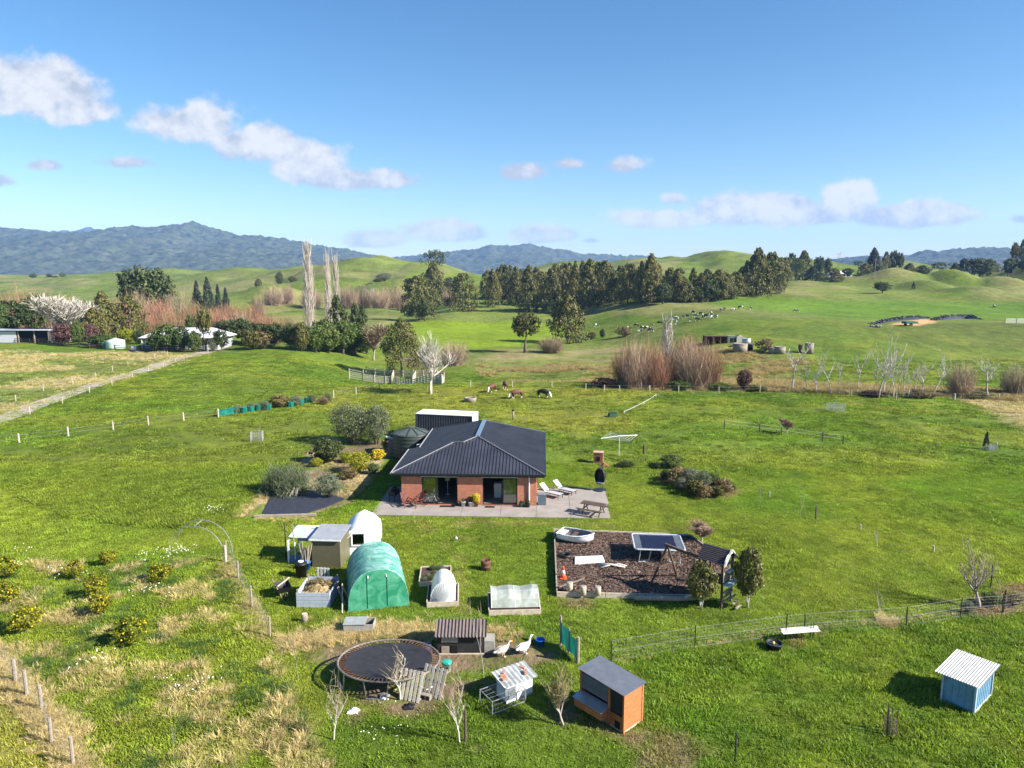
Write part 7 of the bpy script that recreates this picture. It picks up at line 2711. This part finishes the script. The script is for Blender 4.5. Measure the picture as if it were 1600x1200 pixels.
# green plant guards along the left meadow
grd = film('green_guard_mesh', (.01, .13, .10), (.03, .24, .19), .3, .15)
t = thing('guard_panel', 'long green mesh guard at the left end of the shelter row', 'guard', at(341, 651), yaw(341, 651, 372, 646))
ln_ = (at(372, 646) - at(341, 651)).length
MB().box((ln_ / 2, 0, .42), (ln_, .03, .8)).build('mesh_panel', grd, t)
MB().tube([(0, 0, -.1), (0, 0, .95)], .06, 7).build('post', whitepost, t)
for i, (px, py) in enumerate(((381, 645), (392, 643), (404, 641), (419, 640), (454, 636), (470, 632), (481, 629))):
    t = thing('plant_guard', f'{nth(i)} small green plastic plant guard from the left in the shelter row', 'guard', at(px, py), random.uniform(0, 1), 'green plant guards')
    MB().lathe([(.42, 0), (.44, .55), (.43, .7)], 9).build('sleeve', grd, t)
    for k in range(3):
        a = k * 2.1
        MB().tube([(.4 * math.cos(a), .4 * math.sin(a), -.1), (.4 * math.cos(a), .4 * math.sin(a), .8)], .02, 5).build('cane', paletim, t)
for px, py, lab, r0, h in ((402, 688, 'square wire tree guard with a post on the left meadow', .55, .95), (1305, 642, 'white wire cage standing in the right paddock', .75, 1.0), (1546, 703, 'small wire guard round the young evergreen', .4, .6)):
    t = thing('wire_cage', lab, 'tree guard', at(px, py), .2)
    mb = MB()
    c = [(-r0, -r0), (r0, -r0), (r0, r0), (-r0, r0)]
    for i in range(4):
        a, b = Vector((*c[i], 0)), Vector((*c[(i + 1) % 4], 0))
        for k in range(9):
            q = a.lerp(b, k / 9)
            mb.tube([q, q + Vector((0, 0, h))], .008, 3)
        for k in range(6):
            z = Vector((0, 0, h * (k + .5) / 6))
            mb.tube([a + z, b + z], .008, 3)
    tag(mb.build('wire_mesh', galv, t), kind='stuff')
    for q in c[:2]:
        MB().tube([(q[0], q[1], -.1), (q[0], q[1], h * 1.1)], .04, 6).build('post', galv, t)

# ------------------------------------------------------------------ lawn right of the house
p = at(967, 712)
t = thing('clothes_line', 'fold-out clothes line on a single pale steel pole', 'clothes line', p, R(20))
MB().tube([(0, 0, -.1), (0, 0, 1.9)], .035, 8).build('pole', mat('pale_steel', (.55, .58, .60), .4, .3), t)
for k in range(4):
    a = k * math.pi / 2
    MB().tube([(0, 0, 1.9), (1.9 * math.cos(a), 1.9 * math.sin(a), 1.72 + .1)], .022, 6).build('arm', mat('pale_steel', (.55, .58, .60), .4, .3), t)
mb = MB()
for rr_ in (.7, 1.1, 1.5, 1.88):
    mb.tube([(rr_ * math.cos(k * math.pi / 2), rr_ * math.sin(k * math.pi / 2), 1.9 - .04 * rr_) for k in range(4)], .008, 3, True)
tag(mb.build('line', whitem, t), kind='stuff')
p = at(935, 723)
t = thing('brick_fireplace', 'small brick outdoor fireplace standing on the lawn', 'fireplace', p, R(-12))
bk2 = mat('tan_brick', (.30, .13, .075), .85, var=.25, scale=8)
for k in range(7):
    MB().box((0, 0, .07 + .14 * k), (.85 if k % 2 else .83, .62, .13)).build('brick_course', bk2, t)
MB().box((0, 0, 1.0), (.92, .7, .06)).build('cap_slab', mat('pinkish_slab', (.40, .26, .19), .85), t)
MB().box((.0, -.32, .45), (.35, .02, .4)).build('fire_opening', blackm, t)
t = thing('brick_stack', 'low stack of loose bricks in front of the fireplace', 'bricks', at(938, 726) + Vector((.1, -.5, 0)), R(5))
for i, (x, y, z) in enumerate(((0, 0, .05), (.25, .02, .05), (.5, 0, .05), (.12, 0, .15), (.37, .02, .15), (.2, 0, .25))):
    MB().box((x, y, z), (.22, .35, .09), .06 * i).build('brick', bk2, t)

# stock trough, irrigation, green box
t = thing('stock_trough', 'round concrete stock trough in the paddock behind the container', 'trough', at(735, 628))
MB().lathe([(.78, 0), (.8, .55), (.78, .6), (.66, .6), (.64, .2), (.02, .18)], 24).build('trough_wall', conc2, t, True)
MB().lathe([(.66, .48), (.02, .481)], 20).build('water', mat('tub_water', (.02, .03, .035), .05), t)
t = thing('pump_box', 'dark green box lying in the grazed paddock', 'box', at(957, 651), .3)
MB().box((0, 0, .22), (.95, .55, .44)).build('box_body', mat('green_box', (.015, .07, .045), .5), t)
MB().box((.05, 0, .46), (.8, .5, .05)).build('lid', blackm, t)
t = thing('irrigation_line', 'white irrigation pipe lying across the paddock', 'pipe', (0, 0, 0))
P = [at(*q) + Vector((0, 0, .3)) for q in ((975, 647), (990, 640), (1006, 632), (1018, 625), (1025, 620), (1035, 623))]
MB().tube(P, .022, 6).build('pipe', offw, t)
for q in P[::2]:
    MB().tube([q - Vector((0, 0, .32)), q + Vector((0, 0, .12))], .03, 6).build('stand', whitem, t)

# ------------------------------------------------------------------ cattle
def cow_mesh():
    v = [(-.80, 0, 1.12), (-.45, 0, 1.08), (0, 0, 1.02), (.45, 0, 1.06), (.75, 0, 1.10), (1.0, 0, .86), (1.18, 0, .52), (1.32, 0, .20),
         (-.72, .2, .85), (-.84, .2, .50), (-.76, .2, .03), (-.72, -.2, .85), (-.84, -.2, .50), (-.76, -.2, .03),
         (.5, .18, .75), (.52, .19, .42), (.5, .19, .03), (.5, -.18, .75), (.56, -.19, .42), (.6, -.19, .03), (-1.0, 0, 1.05), (-1.06, 0, .55), (1.1, .15, .68), (1.1, -.15, .68)]
    e = [(0, 1), (1, 2), (2, 3), (3, 4), (4, 5), (5, 6), (6, 7), (0, 8), (8, 9), (9, 10), (0, 11), (11, 12), (12, 13), (3, 14), (14, 15), (15, 16), (3, 17), (17, 18), (18, 19), (0, 20), (20, 21), (6, 22), (6, 23)]
    r = [.27, .33, .37, .34, .24, .17, .14, .09, .17, .075, .06, .17, .075, .06, .14, .075, .06, .14, .075, .06, .05, .03, .04, .04]
    return skinned('cow_body', v, e, r, None or whitem, 1, 2)


def cow_mat(name, c1, c2, face=False):
    m = bpy.data.materials.new(name)
    m.use_nodes = True
    q = m.node_tree
    bs = q.nodes['Principled BSDF']
    bs.inputs['Roughness'].default_value = .7
    tc = N(q, 'ShaderNodeTexCoord')
    oi = N(q, 'ShaderNodeObjectInfo')
    nz = N(q, 'ShaderNodeTexNoise', noise_dimensions='4D')
    nz.inputs['Scale'].default_value = 1.1
    nz.inputs['Detail'].default_value = 1
    L(q, tc.outputs['Object'], nz.inputs['Vector'])
    L(q, mth(q, 'MULTIPLY', oi.outputs['Random'], 50.0), nz.inputs['W'])
    sp = N(q, 'ShaderNodeSeparateXYZ')
    L(q, tc.outputs['Object'], sp.inputs[0])
    if face:
        f = mth(q, 'GREATER_THAN', sp.outputs[0], 1.02)
        f = mth(q, 'MAXIMUM', f, mth(q, 'LESS_THAN', sp.outputs[2], .30))
    else:
        f = mth(q, 'GREATER_THAN', mth(q, 'ADD', nz.outputs['Fac'], mth(q, 'MULTIPLY', mth(q, 'LESS_THAN', sp.outputs[2], .55), .10)), .60)
    mx = N(q, 'ShaderNodeMix', data_type='RGBA')
    L(q, f, mx.inputs[0])
    mx.inputs[6].default_value = (*c1, 1)
    mx.inputs[7].default_value = (*c2, 1)
    L(q, mx.outputs[2], bs.inputs['Base Color'])
    return m


cow0 = cow_mesh()
cm1 = cow0.copy()
cm1.materials.clear()
cm1.materials.append(cow_mat('brown_white_hide', (.10, .032, .016), (.68, .63, .56), True))
cm2 = cow0.copy()
cm2.materials.clear()
cm2.materials.append(cow_mat('black_white_face_hide', (.014, .013, .013), (.70, .67, .62), True))
cow0.materials.clear()
cow0.materials.append(cow_mat('friesian_hide', (.016, .015, .015), (.70, .68, .63)))
for px, py, me, rz0, lab in ((769, 613, cm1, 4.2, 'dark brown cow facing away, leftmost of the near cattle'), (789, 609, cm1, 1.8, 'brown cow with its back to the house, farthest of the near cattle'), (807, 623, cm1, 3.5, 'red-brown cow with head down at grass'), (849, 622, cm2, -.5, 'black cow with a white face grazing on its own')):
    t = thing('cow', lab, 'cow', at(px, py), rz0, 'cattle grazing behind the house')
    link('body', me, t)
    t.scale = (.92, .92, .92)
herd = [(931, 511), (968, 516), (983, 516), (994, 511), (1003, 515), (1011, 516), (1020, 511), (1031, 508), (1046, 511), (1048, 500), (1056, 500), (1056, 508), (1067, 498), (1073, 497), (1078, 503), (1087, 496), (1090, 502), (1095, 493), (1098, 499), (1103, 497), (1107, 495), (1111, 492), (1112, 498), (1119, 497), (1126, 487), (1132, 485), (1145, 486), (1157, 483), (1173, 484), (1243, 488), (1553, 481), (1016, 519), (1083, 491), (1000, 519)]
for i, (px, py) in enumerate(sorted(herd)):
    t = thing('cow', f'{nth(i)} cow from the left in the distant dairy herd', 'cow', at(px, py), random.uniform(0, 6.28), 'distant dairy herd')
    link('body', cow0, t)
    s_ = random.uniform(.85, 1.0)
    t.scale = (s_, s_, s_)

# ------------------------------------------------------------------ farm buildings in the distance
def hip(t, x0, x1, y0, y1, z0, z1_, m_, nm='roof', hipx=.35):
    w_ = (y1 - y0) / 2
    a = (x0 + w_ * hipx * 2, (y0 + y1) / 2, z1_)
    b = (x1 - w_ * hipx * 2, (y0 + y1) / 2, z1_)
    A, B, Cc, D = (x0, y0, z0), (x1, y0, z0), (x1, y1, z0), (x0, y1, z0)
    for f in ([A, B, b, a], [B, Cc, b], [Cc, D, a, b], [D, A, a]):
        q = MB()
        q.poly(f)
        q.poly([(p[0], p[1], p[2] - .12) for p in f])
        q.build(nm + '_plane', m_, t)


wp = at(221, 546)
t = thing('white_house', 'low white farmhouse with a pale hip roof among trees at left', 'house', wp, R(0))
wr_ = mat('pale_iron_roof', (.55, .55, .60), .5, .1, var=.06)
lil = mat('lilac_grey_weatherboard', (.26, .26, .29), .7, var=.06)
wW = wide(wp, 124)
MB().box((wW / 2, 4.4, 1.35), (wW - 1.2, 8.4, 2.7)).build('wall', lil, t)
hip(t, -.3, wW + .3, -.6, 9.4, 2.65, 4.6, wr_)
for x in (1.6, 4.5, 8, 11.2, 14.2, 16.6):
    if x < wW - 1:
        f = MB().box((x, .17, 1.5), (1.5, .08, 1.3)).build('window', whitem, t)
        MB().box((x, .12, 1.5), (1.3, .02, 1.1)).build('pane', glass('dark_glass', (.05, .06, .07)), f)
d_ = MB().box((wW - 2.6, .16, 1.05), (.95, .07, 2.1)).build('door', whitem, t)
MB().box((wW - 2.3, .10, 1.05), (.05, .05, .15)).build('handle', darkfr, d_)
for x in (.4, wW * .3, wW * .62, wW - .4):
    MB().box((x, -.35, 1.3), (.14, .14, 2.6)).build('veranda_post', whitem, t)
MB().lathe([(.25, 4.2), (.22, 5.4), (.02, 5.42)], 8, c=(wW * .66, 4.6, 0)).build('flue', steel, t)
sp_ = at(-30, 536)
t = thing('farm_shed', 'long open-fronted shed with a flat pale roof at the left edge', 'shed', sp_, R(0))
sW = wide(sp_, 108)
MB().box((sW / 2, 6.2, 1.5), (sW, .1, 3.0)).build('back_wall', mat('dark_steel_cladding', (.05, .055, .06), .7), t)
MB().box((sW * .26, .1, 1.45), (sW * .52, .1, 2.7)).build('front_wall', wr_, t)
MB().box((sW, 3.1, 1.45), (.1, 6.2, 2.8)).build('end_wall', mat('dark_steel_cladding', (.05, .055, .06), .7), t)
MB().bar((sW / 2, -.5, 3.15), (sW / 2, 6.5, 2.9), sW + .6, .14).build('roof', wr_, t)
for x in (sW * .55, sW * .78, sW - .2):
    MB().box((x, .1, 1.5), (.22, .22, 3.0)).build('post', timber, t)
MB().box((sW * .75, 3.4, .55), (3.5, 2.0, 1.1)).build('stored_hay', mat('brown_hay', (.12, .07, .04), .9), t)
t = thing('pale_tank', 'pale green round water tank in front of the conifers at left', 'water tank', at(181, 545))
pg = mat('pale_green_plastic', (.40, .52, .42), .5, var=.06)
MB().lathe([(1.95, 0), (1.98, .5), (1.95, 1.0), (1.98, 1.5), (1.95, 1.9), (.4, 2.35), (.02, 2.36)], 24).build('tank_wall', pg, t, True)
MB().lathe([(.4, 2.34), (.4, 2.45), (.02, 2.47)], 12).build('hatch', pg, t)
MB().box((-2.2, -.4, .75), (.7, .7, 1.5)).build('pump_cupboard', mat('teal_box', (.12, .36, .30), .6), t)
t = thing('round_bale', 'grey wrapped bale beside the dark rail fence', 'bale', at(211, 549))
MB().tube([(-.6, 0, .6), (.6, 0, .6)], .6, 14).build('bale_body', galv, t)
MB().tube([(-.62, 0, .6), (-.6, 0, .6)], .45, 14).build('bale_end', whitem, t)

# derelict shed beyond the creek
p = at(1102, 541)
t = thing('derelict_shed', 'low derelict farm shed beyond the creek willows', 'shed', p, R(-3))
sW = wide(p, 58)
MB().box((sW * .3, 3.2, 1.2), (sW * .6, .12, 2.4)).build('back_wall', rust, t)
MB().bar((sW * .3, -.2, 2.5), (sW * .3, 3.6, 2.25), sW * .62, .12).build('roof', mat('rusty_roof', (.16, .10, .09), .7, var=.3, scale=1), t)
for x in (.2, sW * .2, sW * .4, sW * .58):
    MB().box((x, 0, 1.2), (.2, .2, 2.4)).build('post', darktim, t)
MB().box((sW * .76, 1.6, 1.25), (sW * .32, 3.2, 2.5)).build('pump_room', mat('green_grey_block', (.12, .16, .13), .8, var=.2), t)
MB().box((sW * .90, 1.0, 1.3), (sW * .16, 2.4, 2.4)).build('side_room', mat('pale_block', (.40, .37, .32), .8, var=.2), t)
MB().box((sW * .70, -.02, 1.1), (sW * .08, .06, 1.9)).build('doorway', blackm, t)
MB().box((sW * .8, -.02, 1.4), (sW * .06, .06, .9)).build('window', blackm, t)
for px, py, r0, h, lab, m_ in ((1156, 551, 1.6, 2.1, 'round concrete tank in front of the derelict shed', conc2), (1170, 547, .9, 1.4, 'dark squat tank beside the round concrete tank', blackm), (1166, 540, 1.0, 1.7, 'grey box tank at the end of the derelict shed', galv),
                             (1207, 552, .9, 1.3, 'first weathered concrete pipe standing right of the brown shrub', conc2), (1218, 552, 1.2, 1.5, 'wide concrete trough ring right of the brown shrub', conc2), (1250, 551, .45, 1.8, 'slim dark tank behind the first grey creek tree', darktim), (1264, 552, .9, 2.3, 'tall concrete pipe behind the second grey creek tree', conc2)):
    t = thing('farm_tank', lab, 'tank', at(px, py))
    MB().lathe([(r0, 0), (r0, h), (r0 * .93, h + .04), (r0 * .85, h), (r0 * .8, h - .3), (.02, h - .32)], 18).build('tank_wall', m_, t, True)
    MB().lathe([(r0 * 1.04, h * .9), (r0 * 1.04, h * .97), (r0, h * .97)], 18).build('rim', m_, t)

# silage stack with tyres, trailer, gate on the right-hand brow
t = thing('silage_stack', 'long low silage heap under black sheet and tyres on the brow', 'silage', (0, 0, 0))
for lab, pix, h in (('a', [(1368, 508), (1400, 502), (1430, 499), (1456, 497)], .8), ('b', [(1462, 501), (1490, 499), (1515, 498), (1542, 500)], 1.1)):
    P = [at(*q) for q in pix]
    V, F = [], []
    n2 = 24
    for i in range(n2 + 1):
        u = i / n2 * (len(P) - 1)
        k = min(int(u), len(P) - 2)
        c = P[k].lerp(P[k + 1], u - k)
        hh = h * min(1, 5 * min(i, n2 - i) / n2) * random.uniform(.85, 1.15)
        for (dy, z) in ((-2.2, -.3), (-1.3, .7), (0, 1.0), (1.5, .7), (2.6, -.3)):
            V.append((c.x, c.y + 2 + dy, c.z + max(z, -.3) * hh))
    for i in range(n2):
        for j in range(4):
            a = i * 5 + j
            F.append((a, a + 5, a + 6, a + 1))
    link('black_cover', npmesh('black_cover', np.array(V), np.array(F), blackm), t)
    mb = MB()
    for k in range(60):
        i = random.randrange(n2)
        j = random.choice((1, 2, 2, 3))
        c = V[i * 5 + j]
        mb.tube([(c[0] + .34 * math.cos(a * .785), c[1] + .34 * math.sin(a * .785), c[2] + .12) for a in range(8)], .12, 5, True)
    tag(mb.build('tyres', blackm, t), kind='stuff')
p = at(1421, 509)
t = thing('green_trailer', 'small green farm trailer on the orange clay', 'trailer', p, .2)
MB().box((0, 0, .9), (3.6, 1.8, .6)).build('tray', mat('farm_green', (.02, .09, .06), .5), t)
MB().box((2.4, 0, .6), (1.2, .12, .12)).build('drawbar', darkfr, t)
for s_ in (-1, 1):
    MB().tube([(-.4, s_ * .95, .45), (-.4, s_ * 1.15, .45)], .45, 12).build('wheel', blackm, t)
p = at(1371, 511)
t = thing('rubble_pile', 'pale rubble pile at the left end of the silage', 'rubble', p)
for k in range(9):
    MB().lathe([(.1, 0), (.45, .2), (.35, .5), (.05, .62)], 6, c=(random.uniform(-1.3, 1.3), random.uniform(-.8, .8), 0)).build('rock', conc2, t)
p = at(1585, 506)
t = thing('farm_gate', 'pale metal gates by the silage at the right edge', 'gate', p, 0)
for k in range(5):
    MB().tube([(-2.5, 0, .25 + .28 * k), (3.5, 0, .25 + .28 * k)], .05, 6).build('bar', whitem, t)
for x in (-2.6, .5, 3.6):
    MB().tube([(x, 0, -.1), (x, 0, 1.6)], .1, 6).build('post', timber, t)

# far house on the right ridge, power pole
d = ray(1312, 425)
D = 500
hx = d[0] / d[1] * D
t = thing('hill_house', 'far white-roofed house among the trees on the right ridge', 'house', (hx - 9, D - 4, CAMH - 3.6), 0)
MB().box((8, 4, 1.2), (16, 8, 2.6)).build('wall', offw, t)
hip(t, -.8, 16.8, -.8, 8.8, 2.4, 4.4, wr_)
for x in (2.5, 6, 10, 13.5):
    MB().box((x, -.04, 1.3), (1.8, .08, 1.2)).build('window', blackm, t)
MB().box((8, 4, -3), (17, 9, 6)).build('foundation', conc2, t)
for px, dd, pyt, lab in ((1367, 430, 405, 'single power pole in front of the far right trees'), (1308, 520, 396, 'left of two thin masts on the far right ridge'), (1311, 520, 394, 'right of two thin masts on the far right ridge')):
    q = ray(px, 425)
    x = q[0] / q[1] * dd
    p = Vector((x, dd, gz(x, dd)))
    t = thing('power_pole', lab, 'pole', p)
    h = tall(p, pyt)
    MB().tube([(0, 0, -1), (0, 0, h)], [.18, .12], 6).build('pole', greybark, t)
    MB().box((0, 0, h - .6), (1.8, .12, .15)).build('crossarm', greybark, t)
